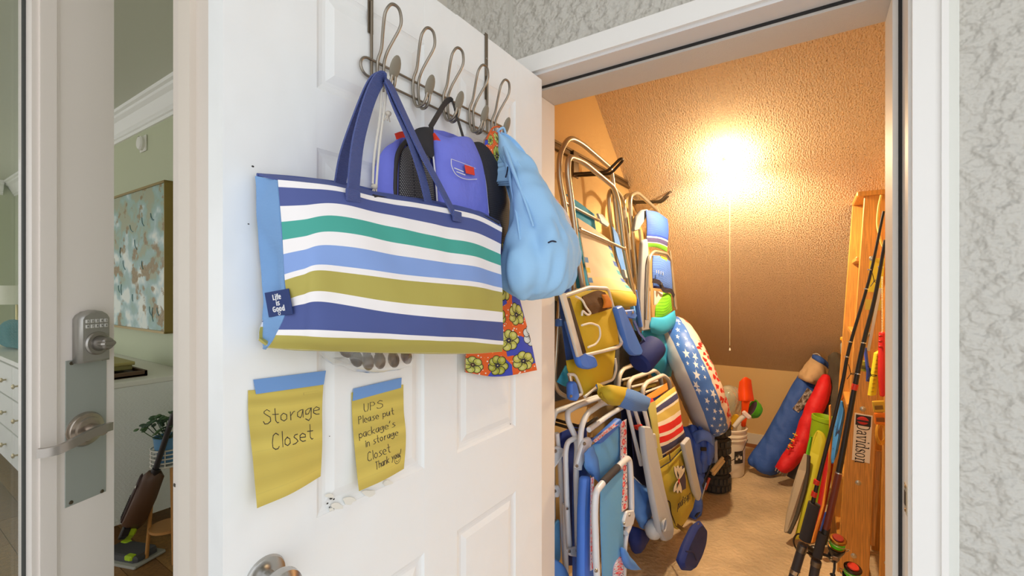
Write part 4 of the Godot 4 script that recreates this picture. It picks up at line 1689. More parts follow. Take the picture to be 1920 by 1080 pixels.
# ---------------------------------------------------------------- the two paper notes
func notes() -> void:
	var paper := c8(206, 186, 92)
	var ink := c8(44, 38, 40)
	var data := [
		["yellow lined note reading Storage Closet, the larger left one, taped to the white door", [[465, 732, -0.699, 535, 728, -0.698, 606, 719, -0.699], [466, 780, -0.695, 536, 775, -0.694, 604, 764, -0.696], [474, 860, -0.689, 540, 846, -0.688, 604, 830, -0.692], [482, 953, -0.672, 545, 926, -0.676, 601, 893, -0.688]],
			[[475, 712, -0.6975, 611, 695, -0.6975], [480, 739, -0.6965, 607, 721, -0.6965]]],
		["yellow note asking for packages to be put in the closet, right one with a smiley", [[659, 736, -0.699, 706, 729, -0.698, 756, 721, -0.699], [661, 790, -0.696, 708, 780, -0.695, 757, 768, -0.697], [666, 850, -0.692, 712, 834, -0.692, 761, 818, -0.695], [673, 921, -0.680, 718, 901, -0.684, 757, 879, -0.693]],
			[[663, 729, -0.6975, 753, 708, -0.6975], [661, 752, -0.6965, 752, 727, -0.6965]]]]
	for k in 2:
		var t := thing("paper_note", data[k][0], "note")
		var w := 420 if k == 0 else 300
		var h := 640
		var i := blank(w, h, paper)
		for y in h:
			var f := 0.04 * sin(y * 0.045 + k) * sin(y * 0.013)
			i.fill_rect(Rect2i(0, y, w, 1), Color(paper.r + f, paper.g + f, paper.b + f * 0.6))
		for y in range(150, h, 62):
			i.fill_rect(Rect2i(0, y, w, 1), c8(192, 176, 96))
		if k == 0:
			pen(i, "Storage", 78, 176, 92, -0.05, 2.3, ink, 0.80)
			pen(i, "Closet", 120, 320, 84, -0.06, 2.3, ink, 0.84)
			for q in [[310, 60, 390, 60], [310, 60, 310, 84], [310, 84, 390, 84]]:
				stroke(i, Vector2(q[0], q[1]), Vector2(q[2], q[3]), 0.8, c8(160, 140, 80))
		else:
			var y := 100
			pen(i, "UPS", 70, y, 60, -0.04, 2.0, ink, 1.0)
			pen(i, "Please put", 36, 188, 54, -0.06, 2.0, ink, 0.66)
			pen(i, "package's", 32, 286, 56, -0.06, 2.0, ink, 0.72)
			pen(i, "in storage", 64, 362, 50, -0.06, 2.0, ink, 0.66)
			pen(i, "Closet", 70, 446, 54, -0.05, 2.0, ink, 0.74)
			pen(i, "Thank you!", 114, 520, 42, -0.12, 2.0, ink, 0.62)
			for j in 24:
				var a := TAU * j / 24.0
				var b := TAU * (j + 1) / 24.0
				stroke(i, Vector2(250 + 20 * cos(a), 556 + 26 * sin(a)), Vector2(250 + 20 * cos(b), 556 + 26 * sin(b)), 1.4, ink)
				if j < 12:
					stroke(i, Vector2(250 + 10 * cos(a), 560 + 10 * sin(a)), Vector2(250 + 10 * cos(b), 560 + 10 * sin(b)), 1.2, ink)
			dab(i, 244, 548, 2.5, ink)
			dab(i, 257, 548, 2.5, ink)
		var s := Shape.new()
		s.cloth(xrows(data[k][1]), 16, 30, 0.0006, Vector3.RIGHT, 0.0, 0.0, 0.0016, 14.0, 30 + k)
		var pm := printed(i, 0.8)
		pm.backlight_enabled = false
		obj("sheet", s, pm, t)
		s = Shape.new()
		s.cloth(xrows(data[k][2]), 14, 3, 0.0005, Vector3.RIGHT, 0.0, 0.0, 0.0007, 30.0, 40 + k)
		obj("tape", s, mat(c8(112, 156, 216), 0.6), t, "strip of blue painter's tape")
		settle(t)


# ---------------------------------------------------------------- the folded beach chairs on the left wall
func rod(called: String, m: Material, r: float, a: Array, parent: Node3D, bend := 0.05, label := "", closed := false) -> MeshInstance3D:
	var s := Shape.new()
	s.tube(bent(xs(a), bend, 6, closed), r, 12, closed)
	return obj(called, s, m, parent, label)

func board(called: String, m: Material, thick: float, a: Array, parent: Node3D, bevel := 0.004, label := "", round_by := 0.02) -> MeshInstance3D:
	var s := Shape.new()
	s.plate(bent(xs(a), round_by, 4, true), thick, bevel, true)
	return obj(called, s, m, parent, label)

func fabric(called: String, m: Material, rows: Array, parent: Node3D, front := 0.0, fold := 0.003, label := "", thick := 0.004, facing := Vector3(1, 0, 0.4)) -> MeshInstance3D:
	var s := Shape.new()
	s.cloth(xrows(rows), 16, 22, thick, facing, front, 0.0 if front < 0.03 else front * 0.6, fold, 10.0, rows.size() + int(rows[0][0]) % 17)
	return obj(called, s, m, parent, label)

func bands(list: Array, w := 64, h := 512) -> Image:
	var i := blank(w, h, list[0][1])
	for q in list:
		i.fill_rect(Rect2i(0, int(q[0] * h), w, h), q[1])
	return i

func bolt(parent: Node3D, p: Vector3, facing: Vector3, r := 0.006, m: Material = null) -> void:
	var s := Shape.new()
	var f := facing.normalized()
	var a := f.cross(Vector3.UP).normalized()
	s.lathe([[0.0, r * 0.6], [r * 0.7, r * 0.5], [r, 0.0], [r, -r * 0.3]], Transform3D(Basis(a, f, a.cross(f)), p), 14)
	obj("bolt", s, m if m else STEEL, parent)


func closet_left() -> void:
	var s := Shape.new()
	var bronze := mat(c8(104, 84, 58), 0.4, 0.6)
	var alu := mat(c8(196, 186, 166), 0.3, 0.75)
	var cream := mat(c8(226, 222, 212), 0.35, 0.05)
	var whitet := mat(c8(232, 238, 246), 0.35, 0.05)
	var grey := mat(c8(188, 193, 200), 0.45)
	var blue := mat(c8(72, 126, 226), 0.45)
	var yellow := bumpy(c8(204, 176, 38), 0.75, weave_n, 0.35, 50.0)
	var sky := bumpy(c8(112, 182, 236), 0.75, weave_n, 0.35, 50.0)
	var peri := bumpy(c8(92, 146, 224), 0.7, weave_n, 0.3, 50.0)
	var navy := bumpy(c8(22, 44, 116), 0.75, weave_n, 0.3, 50.0)
	var teal := bumpy(c8(46, 160, 206), 0.75, weave_n, 0.3, 50.0)

	# two storage tracks with their prong hooks
	for k in 2:
		var h: float = [2.055, 0.93][k]
		var t := thing("storage_track", ["upper dark metal storage track with long prong hooks, high on the closet wall", "lower dark metal storage track behind the lower white chair frames"][k], "storage track", "")
		s = Shape.new()
		slab_box(s, CLOSET_L, CLOSET_L + 0.012, h - 0.022, h + 0.022, -1.42, -3.02, 0.002)
		obj("rail", s, bronze, t)
		s = Shape.new()
		slab_box(s, CLOSET_L + 0.012, CLOSET_L + 0.017, h + 0.008, h + 0.02, -1.42, -3.02, 0.001)
		slab_box(s, CLOSET_L + 0.012, CLOSET_L + 0.017, h - 0.02, h - 0.008, -1.42, -3.02, 0.001)
		obj("lip", s, mat(c8(128, 106, 74), 0.4, 0.6), t)
		for z in ([-2.02, -2.88] if k == 0 else [-1.72, -2.25]):
			s = Shape.new()
			s.box(Vector3(CLOSET_L + 0.021, h - 0.05, z), Vector3(0.008, 0.13, 0.055), 0.002)
			var hk := obj("hook", s, bronze, t)
			s = Shape.new()
			var x0 := CLOSET_L + 0.022
			s.tube(bent(PackedVector3Array([Vector3(x0, h - 0.10, z + 0.024), Vector3(x0 + 0.17, h - 0.115, z + 0.024), Vector3(x0 + 0.235, h - 0.06, z + 0.018), Vector3(x0 + 0.235, h - 0.06, z - 0.018), Vector3(x0 + 0.17, h - 0.115, z - 0.024), Vector3(x0, h - 0.10, z - 0.024)]), 0.02, 4), 0.0065, 10)
			obj("prong", s, mat(c8(70, 58, 42), 0.45, 0.4), hk)
			s = Shape.new()
			s.lathe([[0.0, 0.008], [0.008, 0.007], [0.010, 0.0]], Transform3D(Basis(Vector3.UP, Vector3.RIGHT, Vector3.FORWARD), Vector3(CLOSET_L + 0.025, h - 0.03, z)), 6)
			obj("bolt", s, bronze, hk)
		settle(t)

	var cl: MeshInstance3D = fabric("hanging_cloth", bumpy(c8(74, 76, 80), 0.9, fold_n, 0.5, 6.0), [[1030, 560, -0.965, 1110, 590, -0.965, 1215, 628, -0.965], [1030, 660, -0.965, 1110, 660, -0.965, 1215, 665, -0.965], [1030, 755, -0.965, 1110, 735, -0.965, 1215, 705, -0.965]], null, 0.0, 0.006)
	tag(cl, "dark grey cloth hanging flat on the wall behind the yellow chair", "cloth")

	# --- upper chair behind: silver frame, teal and blue fabric
	var c := thing("beach_chair", "silver framed folding chair with teal fabric, nearest the wall behind the yellow chair", "beach chair", "")
	rod("back_frame", alu, 0.0115, [1077, 548, -0.86, 1060, 393, -0.87, 1048, 332, -0.88, 1049, 290, -0.88, 1066, 256, -0.88, 1090, 268, -0.88, 1146, 316, -0.88, 1150, 350, -0.88, 1158, 430, -0.87, 1170, 540, -0.86], c, 0.07)
	rod("crossbar", alu, 0.008, [1058, 380, -0.875, 1122, 413, -0.875], c)
	fabric("backrest", teal, [[1062, 364, -0.89, 1088, 382, -0.89, 1114, 402, -0.89], [1070, 384, -0.885, 1092, 404, -0.885, 1116, 426, -0.885], [1074, 450, -0.88, 1100, 470, -0.88, 1130, 490, -0.88], [1080, 540, -0.875, 1110, 550, -0.875, 1150, 570, -0.875]], c)
	rod("leg", alu, 0.0085, [1049, 564, -0.83, 1041, 680, -0.84, 1039, 712, -0.85, 1046, 735, -0.85, 1064, 745, -0.84], c, 0.06)
	rod("leg", alu, 0.0095, [1074, 470, -0.84, 1076, 545, -0.83, 1080, 600, -0.83], c)
	var mesh_i := blank(64, 64, c8(52, 96, 196))
	for y in 8:
		for x in 8:
			dab(mesh_i, x * 8 + 4, y * 8 + 4, 1.6, c8(120, 168, 226))
	var mesh_blue := printed(mesh_i, 0.7)
	mesh_blue.uv1_scale = Vector3(3, 9, 1)
	fabric("seat_sling", mesh_blue, [[1046, 530, -0.82, 1056, 532, -0.815, 1066, 536, -0.81], [1050, 580, -0.82, 1060, 582, -0.81, 1070, 584, -0.80], [1056, 630, -0.82, 1066, 632, -0.81, 1078, 632, -0.80], [1062, 676, -0.82, 1072, 680, -0.81, 1082, 684, -0.80]], c)
	fabric("pocket", peri, [[1046, 518, -0.835, 1056, 515, -0.83, 1068, 520, -0.825], [1048, 545, -0.835, 1058, 545, -0.825, 1070, 545, -0.82], [1049, 572, -0.835, 1056, 575, -0.83, 1064, 576, -0.825]], c, 0.012)
	board("clamp", blue, 0.02, [1045, 598, -0.825, 1053, 597, -0.825, 1053, 612, -0.825, 1044, 612, -0.825], c, 0.003, "", 0.003)
	fabric("teal_flap", teal, [[1060, 685, -0.83, 1064, 690, -0.825, 1068, 696, -0.82], [1050, 705, -0.83, 1058, 712, -0.825, 1066, 716, -0.82], [1044, 716, -0.83, 1054, 722, -0.825, 1064, 726, -0.82]], c)
	settle(c)

	# --- upper front chair: yellow and cream with blue arms
	c = thing("beach_chair", "yellow and cream beach chair with blue arms hanging nearest the door", "beach chair")
	rod("back_frame", alu, 0.0115, [1095, 548, -0.775, 1080, 453, -0.785, 1070, 367, -0.80, 1064, 325, -0.80, 1066, 293, -0.80, 1092, 302, -0.80, 1150, 350, -0.80, 1158, 372, -0.80, 1163, 407, -0.795, 1170, 467, -0.785, 1181, 520, -0.775, 1191, 560, -0.765], c, 0.06)
	rod("crossbar", alu, 0.007, [1087, 430, -0.785, 1172, 467, -0.785], c)
	for q in [[1088, 431], [1171, 466]]:
		s = Shape.new()
		s.ball(onx(q[0], q[1], -0.782), Vector3(0.008, 0.012, 0.014), Basis.IDENTITY, 12)
		obj("rivet", s, alu, c)
	var yi := bands([[0.0, c8(236, 218, 184)], [0.60, c8(240, 222, 170)], [0.74, c8(222, 192, 86)], [0.86, c8(208, 178, 40)]], 128)
	for k in 7:                                         # woven border down both sides
		if k > 3: yi.fill_rect(Rect2i(0, k * 52, 12, 26), [c8(96, 146, 206), c8(222, 196, 60)][k % 2])
		yi.fill_rect(Rect2i(114, k * 52 + 10, 14, 30), [c8(90, 176, 196), c8(80, 120, 210)][k % 2])
	var ym := printed(yi, 0.75)
	fabric("backrest", ym, [[1082, 408, -0.80, 1112, 428, -0.80, 1142, 450, -0.80], [1090, 452, -0.795, 1122, 462, -0.79, 1150, 480, -0.79], [1098, 500, -0.785, 1132, 505, -0.775, 1166, 520, -0.78], [1110, 545, -0.775, 1148, 545, -0.755, 1186, 548, -0.765], [1140, 575, -0.765, 1164, 578, -0.748, 1192, 570, -0.755]], c, 0.0)
	fabric("back_pouch", yellow, [[1138, 545, -0.745, 1164, 546, -0.735, 1190, 552, -0.735], [1143, 560, -0.742, 1168, 562, -0.722, 1193, 562, -0.728], [1150, 572, -0.742, 1170, 576, -0.73, 1192, 573, -0.735]], c, 0.012)
	rod("seat_frame", cream, 0.0085, [1054, 556, -0.745, 1104, 539, -0.735, 1139, 541, -0.72, 1148, 574, -0.715, 1166, 642, -0.705, 1158, 651, -0.705, 1087, 668, -0.735], c, 0.02, "", true)
	fabric("seat", yellow, [[1060, 558, -0.742, 1100, 545, -0.732, 1138, 545, -0.718], [1072, 604, -0.738, 1112, 594, -0.724, 1152, 588, -0.712], [1090, 664, -0.732, 1124, 656, -0.718, 1160, 645, -0.704]], c, 0.008)
	board("side_bar", cream, 0.012, [1050, 552, -0.735, 1058, 549, -0.735, 1092, 665, -0.725, 1082, 670, -0.727], c, 0.002, "", 0.004)
	board("dark_trim", mat(c8(70, 52, 34), 0.7), 0.008, [1062, 560, -0.732, 1067, 558, -0.732, 1098, 661, -0.718, 1092, 664, -0.720], c, 0.001, "dark brown edge trim", 0.002)
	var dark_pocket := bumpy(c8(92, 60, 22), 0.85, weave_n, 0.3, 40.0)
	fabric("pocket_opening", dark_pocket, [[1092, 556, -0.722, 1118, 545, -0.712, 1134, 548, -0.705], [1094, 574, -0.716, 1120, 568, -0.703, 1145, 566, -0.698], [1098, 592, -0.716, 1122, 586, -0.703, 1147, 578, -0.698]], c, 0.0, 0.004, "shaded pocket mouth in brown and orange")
	fabric("pocket_edge", bumpy(c8(206, 124, 30), 0.8, weave_n, 0.3, 40.0), [[1128, 552, -0.698, 1138, 552, -0.694], [1132, 566, -0.695, 1146, 566, -0.690], [1130, 578, -0.695, 1146, 576, -0.690]], c, 0.003, 0.001)
	var cord := mat(c8(238, 232, 220), 0.7)
	rod("piping", cord, 0.004, [1080, 556, -0.705, 1092, 562, -0.70, 1098, 575, -0.698, 1108, 588, -0.696, 1102, 591, -0.698, 1092, 582, -0.70, 1091, 592, -0.70], c, 0.02, "white piping loop")
	rod("piping", cord, 0.004, [1091, 610, -0.700, 1108, 605, -0.694, 1124, 612, -0.690, 1126, 630, -0.690, 1118, 645, -0.692, 1103, 651, -0.698], c, 0.03, "white piping loop")
	board("arm", blue, 0.028, [1150, 577, -0.70, 1163, 572, -0.70, 1172, 592, -0.695, 1201, 657, -0.685, 1198, 666, -0.685, 1184, 667, -0.69, 1173, 655, -0.695], c, 0.006)
	board("arm", blue, 0.028, [1060, 600, -0.755, 1068, 598, -0.755, 1092, 662, -0.735, 1112, 668, -0.722, 1117, 688, -0.722, 1098, 693, -0.728, 1084, 688, -0.735], c, 0.006)
	board("bracket", blue, 0.02, [1168, 582, -0.71, 1186, 580, -0.70, 1192, 592, -0.70, 1186, 598, -0.70, 1170, 594, -0.71], c, 0.004, "", 0.008)
	for q in [[1174, 588], [1186, 586]]:
		bolt(c, onx(q[0], q[1], -0.692), Vector3(1, 0, 0.4), 0.007)
	fabric("lower_seat", yellow, [[1062, 676, -0.79, 1105, 668, -0.77, 1153, 656, -0.755], [1066, 698, -0.79, 1110, 694, -0.765, 1150, 688, -0.75], [1084, 722, -0.785, 1112, 720, -0.765, 1145, 712, -0.755], [1094, 742, -0.785, 1108, 734, -0.77, 1122, 724, -0.765]], c, 0.008)
	rod("foot_bar", cream, 0.006, [1066, 702, -0.78, 1078, 702, -0.77, 1086, 720, -0.765, 1092, 738, -0.765, 1084, 742, -0.765], c, 0.03)
	rod("foot_bar", cream, 0.006, [1153, 672, -0.75, 1156, 690, -0.745, 1150, 712, -0.745, 1122, 722, -0.75, 1096, 744, -0.76], c, 0.03)
	board("foot", blue, 0.028, [1066, 716, -0.775, 1076, 714, -0.77, 1082, 742, -0.765, 1078, 752, -0.765, 1067, 750, -0.77], c, 0.005)
	bolt(c, onx(1071, 743, -0.75), Vector3(1, 0, 0.4), 0.006)
	rod("leg", alu, 0.0085, [1067, 700, -0.785, 1072, 722, -0.775], c)
	settle(c)

	# --- chair frame hung between the two upper hooks
	c = thing("beach_chair", "narrow silver chair frame hanging between the yellow chair and the grey armed chair", "beach chair")
	rod("back_frame", alu, 0.0115, [1166, 560, -0.90, 1150, 450, -0.90, 1142, 395, -0.90, 1141, 360, -0.90, 1152, 352, -0.90, 1168, 372, -0.90, 1176, 430, -0.89, 1186, 520, -0.88], c, 0.06)
	rod("leg", alu, 0.009, [1160, 440, -0.86, 1172, 500, -0.85, 1182, 560, -0.84], c)
	fabric("sling", peri, [[1148, 425, -0.87, 1152, 430, -0.865, 1157, 438, -0.86], [1155, 470, -0.86, 1162, 476, -0.855, 1168, 480, -0.85], [1166, 510, -0.85, 1172, 514, -0.845, 1178, 518, -0.84]], c)
	board("hinge_plate", grey, 0.012, [1119, 400, -0.89, 1128, 402, -0.885, 1141, 420, -0.88, 1138, 426, -0.88, 1126, 418, -0.885], c, 0.002, "", 0.006)
	board("arm", grey, 0.02, [1166, 505, -0.82, 1174, 508, -0.82, 1178, 525, -0.815, 1170, 522, -0.815], c, 0.004, "", 0.008)
	board("side_panel", sky, 0.02, [1183, 570, -0.82, 1196, 545, -0.815, 1203, 612, -0.81, 1192, 622, -0.815], c, 0.004)
	rod("tube", blue, 0.012, [1190, 545, -0.795, 1201, 612, -0.785], c)
	settle(c)

	# --- upper rear chair: blue striped pads, grey arms
	c = thing("beach_chair", "chair with blue striped pads, green band and grey arms on the far upper hook", "beach chair")
	rod("back_frame", alu, 0.0115, [1198, 570, -0.84, 1192, 493, -0.85, 1182, 400, -0.86, 1181, 368, -0.86, 1194, 360, -0.86, 1230, 392, -0.86, 1236, 405, -0.86, 1240, 450, -0.86], c, 0.05)
	rod("back_frame", alu, 0.0115, [1188, 560, -0.89, 1176, 450, -0.90, 1169, 400, -0.90, 1170, 370, -0.90, 1180, 364, -0.90, 1192, 372, -0.90], c, 0.05)
	board("arm", mat(c8(136, 138, 144), 0.5), 0.022, [1213, 392, -0.815, 1201, 394, -0.82, 1190, 408, -0.825, 1185, 434, -0.83, 1194, 432, -0.825, 1206, 414, -0.82], c, 0.005)
	board("arm", mat(c8(146, 149, 156), 0.5), 0.024, [1202, 452, -0.81, 1211, 447, -0.805, 1216, 540, -0.79, 1216, 618, -0.78, 1199, 621, -0.79, 1196, 560, -0.80], c, 0.005)
	rod("arm_post", alu, 0.008, [1199, 430, -0.82, 1204, 470, -0.815, 1208, 560, -0.80], c)
	var si := bands([[0.0, c8(22, 60, 156)], [0.74, c8(230, 226, 214)], [0.77, c8(70, 64, 110)], [0.88, c8(226, 226, 200)], [0.90, c8(104, 172, 40)]], 64, 512)
	for k in 24:
		si.fill_rect(Rect2i(0, k * 15, 64, 4), c8(64, 112, 200))
	fabric("headrest", printed(si, 0.75), [[1211, 394, -0.80, 1232, 398, -0.785, 1251, 411, -0.79], [1213, 425, -0.795, 1233, 428, -0.775, 1253, 436, -0.785], [1211, 463, -0.80, 1231, 464, -0.785, 1250, 472, -0.79]], c, 0.016)
	rod("front_frame", alu, 0.0095, [1213, 600, -0.765, 1215, 530, -0.77, 1217, 482, -0.775, 1226, 471, -0.775, 1250, 476, -0.77, 1258, 490, -0.77, 1266, 575, -0.76], c, 0.04)
	var s2 := bands([[0.0, c8(32, 74, 170)]], 64, 512)
	for k in 26:
		s2.fill_rect(Rect2i(0, k * 20, 64, 6), c8(120, 164, 226))
	s2.fill_rect(Rect2i(0, 480, 64, 32), c8(60, 56, 104))
	fabric("seat_pad", printed(s2, 0.75), [[1224, 479, -0.775, 1240, 481, -0.765, 1256, 490, -0.77], [1223, 510, -0.77, 1241, 512, -0.755, 1259, 520, -0.765], [1225, 540, -0.77, 1242, 542, -0.76, 1260, 546, -0.765]], c, 0.008)
	s = Shape.new()
	for k in 4:
		var p := onx(1231 + k * 4, 509 + k * 1.2, -0.742)
		s.box(p, Vector3(0.002, 0.018, 0.006), 0.0, Basis(Vector3.RIGHT, 0.2 * (k % 2)))
	obj("logo_mark", s, mat(c8(226, 226, 226), 0.7), c, "small white logo marks")
	fabric("green_tab", mat(c8(112, 176, 36), 0.7), [[1238, 480, -0.762, 1250, 484, -0.760], [1240, 488, -0.760, 1250, 492, -0.758]], c, 0.002)
	var blackw := mat(c8(48, 44, 58), 0.7)
	s = Shape.new()
	s.strap(spline(xs([1224, 526, -0.755, 1236, 530, -0.745, 1246, 545, -0.742, 1258, 545, -0.745, 1264, 556, -0.75]), 5), Vector3(0.2, 1, 0.2), 0.025, 0.003)
	obj("webbing", s, blackw, c, "dark webbing strap with buckle")
	s = Shape.new()
	s.box(onx(1240, 535, -0.738), Vector3(0.01, 0.025, 0.03), 0.003, Basis(Vector3.RIGHT, 0.5))
	obj("buckle", s, mat(c8(26, 26, 30), 0.4), c)
	fabric("white_pad", mat(c8(216, 206, 196), 0.8), [[1226, 545, -0.77, 1236, 547, -0.765, 1246, 550, -0.765], [1226, 572, -0.77, 1236, 572, -0.765, 1246, 572, -0.765]], c, 0.004)
	var gi := bands([[0.0, c8(112, 196, 30)]], 64, 256)
	for k in 6:
		gi.fill_rect(Rect2i(0, 60 + k * 32, 64, 5), c8(60, 128, 20))
	fabric("green_pad", printed(gi, 0.7), [[1242, 548, -0.765, 1250, 549, -0.76, 1258, 552, -0.765], [1230, 574, -0.765, 1246, 573, -0.75, 1258, 562, -0.76], [1228, 594, -0.765, 1244, 594, -0.75, 1260, 582, -0.76]], c, 0.006)
	fabric("pouch", teal, [[1222, 595, -0.765, 1244, 594, -0.75, 1265, 582, -0.76], [1219, 612, -0.765, 1244, 613, -0.745, 1266, 598, -0.755], [1222, 624, -0.765, 1240, 627, -0.755, 1262, 614, -0.76]], c, 0.02)
	rod("leg", alu, 0.008, [1256, 470, -0.80, 1262, 520, -0.79, 1268, 580, -0.78], c)
	settle(c)

	# --- teal bag and navy roll behind
	var tb: MeshInstance3D = fabric("tote_bag", teal, [[1203, 618, -0.84, 1228, 618, -0.82, 1252, 630, -0.83], [1206, 660, -0.84, 1230, 660, -0.80, 1255, 665, -0.82], [1222, 705, -0.84, 1238, 708, -0.82, 1258, 706, -0.83]], null, 0.035, 0.008)
	tag(tb, "plain teal cloth bag hanging behind the navy roll and the star spangled float", "bag")
	var nr := thing("bolster", "navy blue padded headrest roll between the upper and lower chairs", "headrest")
	var np := onx(1214, 664, -0.68)
	var nb := Basis(Vector3(0.25, 0.5, -0.83).normalized(), Vector3.UP, Vector3.RIGHT).orthonormalized()
	s = Shape.new()
	s.lathe([[0.0, -0.085], [0.045, -0.083], [0.058, -0.072], [0.062, -0.055], [0.062, 0.055], [0.058, 0.072], [0.045, 0.083], [0.0, 0.085]], Transform3D(Basis(nb.y, nb.x, -nb.z), np), 32)
	obj("cushion", s, navy, nr)
	s = Shape.new()
	s.strap(PackedVector3Array([np + Vector3(0, 0.055, 0), np + Vector3(-0.04, 0.10, 0), np + Vector3(-0.06, 0.16, 0.02)]), Vector3.BACK, 0.03, 0.003)
	obj("strap", s, navy, nr)
	settle(nr)

	lower_chairs(alu, cream, whitet, grey, blue, yellow, sky, peri, navy)


func lower_chairs(alu: Material, cream: Material, whitet: Material, grey: Material, blue: Material, yellow: Material, sky: Material, peri: Material, navy: Material) -> void:
	var s := Shape.new()
	# floral ribbon
	var ri := blank(64, 512, c8(220, 214, 226))
	var r := RandomNumberGenerator.new()
	r.seed = 11
	for k in 170:
		dab(ri, r.randf() * 64, r.randf() * 512, r.randf_range(2, 5), [c8(50, 60, 130), c8(232, 84, 96), c8(240, 240, 240), c8(60, 70, 120)][k % 4])
	for k in 11:
		dab(ri, r.randf_range(18, 46), k * 47 + 20, 17, c8(236, 92, 100))
		dab(ri, r.randf_range(22, 40), k * 47 + 20, 8, c8(248, 190, 190))
	var ribbon := printed(ri, 0.8)

	# rear white frame, nearest the wall and the door
	var c := thing("beach_chair", "white tube folding chair with dark blue fabric, leftmost lower chair by the door", "beach chair")
	rod("back_frame", whitet, 0.0115, [1037, 1000, -0.90, 1036, 880, -0.90, 1034, 800, -0.90, 1040, 772, -0.90, 1122, 743, -0.90, 1128, 760, -0.90], c, 0.05)
	rod("leg", whitet, 0.010, [1044, 812, -0.86, 1050, 870, -0.855, 1054, 960, -0.85, 1060, 1075, -0.85], c)
	rod("leg", whitet, 0.010, [1058, 945, -0.83, 1060, 1010, -0.83, 1062, 1078, -0.83], c)
	board("bracket", whitet, 0.014, [1034, 840, -0.86, 1046, 836, -0.85, 1057, 842, -0.845, 1052, 858, -0.845, 1036, 880, -0.86], c, 0.003, "", 0.01)
	bolt(c, onx(1042, 846, -0.842), Vector3(1, 0, 0.4), 0.007)
	board("bracket", whitet, 0.014, [1037, 912, -0.86, 1046, 909, -0.85, 1050, 920, -0.85, 1046, 932, -0.85, 1038, 932, -0.86], c, 0.003, "", 0.006)
	bolt(c, onx(1041, 921, -0.842), Vector3(1, 0, 0.4), 0.006)
	board("panel", sky, 0.012, [1034, 990, -0.88, 1048, 970, -0.875, 1050, 1050, -0.87, 1036, 1060, -0.88], c, 0.003, "", 0.02)
	fabric("sling", mat(c8(40, 66, 156), 0.8), [[1050, 812, -0.90, 1075, 800, -0.90, 1100, 790, -0.90], [1054, 900, -0.89, 1075, 895, -0.89, 1100, 890, -0.89], [1056, 1060, -0.89, 1080, 1060, -0.89, 1100, 1060, -0.89]], c)
	fabric("hanging_pouch", peri, [[1033, 1046, -0.83, 1044, 1050, -0.82, 1052, 1064, -0.815], [1032, 1070, -0.83, 1050, 1072, -0.81, 1066, 1080, -0.805], [1032, 1110, -0.83, 1052, 1112, -0.81, 1072, 1112, -0.805]], c, 0.01)
	settle(c)

	# white framed chair behind the sky blue one
	c = thing("beach_chair", "white tube folding chair with plain blue sling, second from the door in the lower row", "beach chair")
	rod("back_frame", whitet, 0.0115, [1083, 1036, -0.79, 1080, 880, -0.79, 1083, 828, -0.80, 1065, 790, -0.82, 1064, 772, -0.83, 1080, 762, -0.83, 1128, 744, -0.83, 1136, 752, -0.83], c, 0.04)
	rod("front_frame", whitet, 0.0105, [1068, 1034, -0.80, 1063, 945, -0.80, 1060, 850, -0.81, 1064, 828, -0.81, 1078, 822, -0.80], c, 0.03)
	board("bracket", whitet, 0.014, [1062, 1030, -0.79, 1078, 1024, -0.785, 1085, 1034, -0.78, 1082, 1044, -0.78, 1068, 1042, -0.785], c, 0.003, "", 0.008)
	bolt(c, onx(1068, 1034, -0.775), Vector3(1, 0, 0.4), 0.006)
	bolt(c, onx(1064, 954, -0.79), Vector3(1, 0, 0.4), 0.005)
	bolt(c, onx(1081, 1032, -0.775), Vector3(1, 0, 0.4), 0.005)
	fabric("sling", mat(c8(66, 104, 192), 0.8), [[1076, 830, -0.83, 1090, 826, -0.82, 1110, 820, -0.81], [1074, 940, -0.82, 1090, 940, -0.81, 1104, 940, -0.80], [1074, 1100, -0.82, 1090, 1100, -0.81, 1104, 1100, -0.80]], c)
	settle(c)

	# the sky blue chair in front
	c = thing("beach_chair", "sky blue folding chair with pink floral ribbon edges and white tubes", "beach chair")
	rod("back_frame", whitet, 0.0115, [1086, 880, -0.765, 1088, 830, -0.765, 1090, 800, -0.77, 1100, 776, -0.775, 1128, 757, -0.78, 1148, 754, -0.785], c, 0.05)
	rod("back_frame", whitet, 0.0105, [1104, 806, -0.745, 1142, 778, -0.745, 1166, 764, -0.745], c)
	board("bracket", whitet, 0.016, [1092, 824, -0.755, 1103, 819, -0.75, 1109, 826, -0.748, 1104, 840, -0.75, 1086, 880, -0.757, 1077, 878, -0.76, 1080, 868, -0.76], c, 0.003, "", 0.008)
	bolt(c, onx(1096, 832, -0.742), Vector3(1, 0, 0.4), 0.007)
	bolt(c, onx(1082, 874, -0.75), Vector3(1, 0, 0.4), 0.006)
	fabric("back_sling", sky, [[1108, 836, -0.745, 1136, 815, -0.73, 1164, 792, -0.72], [1100, 858, -0.74, 1134, 842, -0.715, 1165, 828, -0.705], [1096, 876, -0.74, 1124, 880, -0.71, 1165, 862, -0.70], [1112, 896, -0.735, 1130, 902, -0.71, 1165, 900, -0.70]], c, 0.012, 0.008)
	fabric("back_fold", peri, [[1096, 850, -0.73, 1104, 840, -0.725, 1112, 836, -0.72], [1098, 876, -0.725, 1110, 868, -0.705, 1122, 872, -0.70], [1110, 894, -0.725, 1116, 898, -0.705, 1124, 906, -0.70]], c, 0.003, 0.012)
	board("arm", blue, 0.03, [1110, 826, -0.735, 1120, 818, -0.735, 1158, 783, -0.72, 1163, 790, -0.718, 1150, 806, -0.722, 1122, 833, -0.735], c, 0.006)
	board("arm", blue, 0.034, [1091, 892, -0.73, 1104, 893, -0.725, 1110, 960, -0.715, 1110, 1120, -0.70, 1086, 1120, -0.71, 1087, 960, -0.725], c, 0.008)
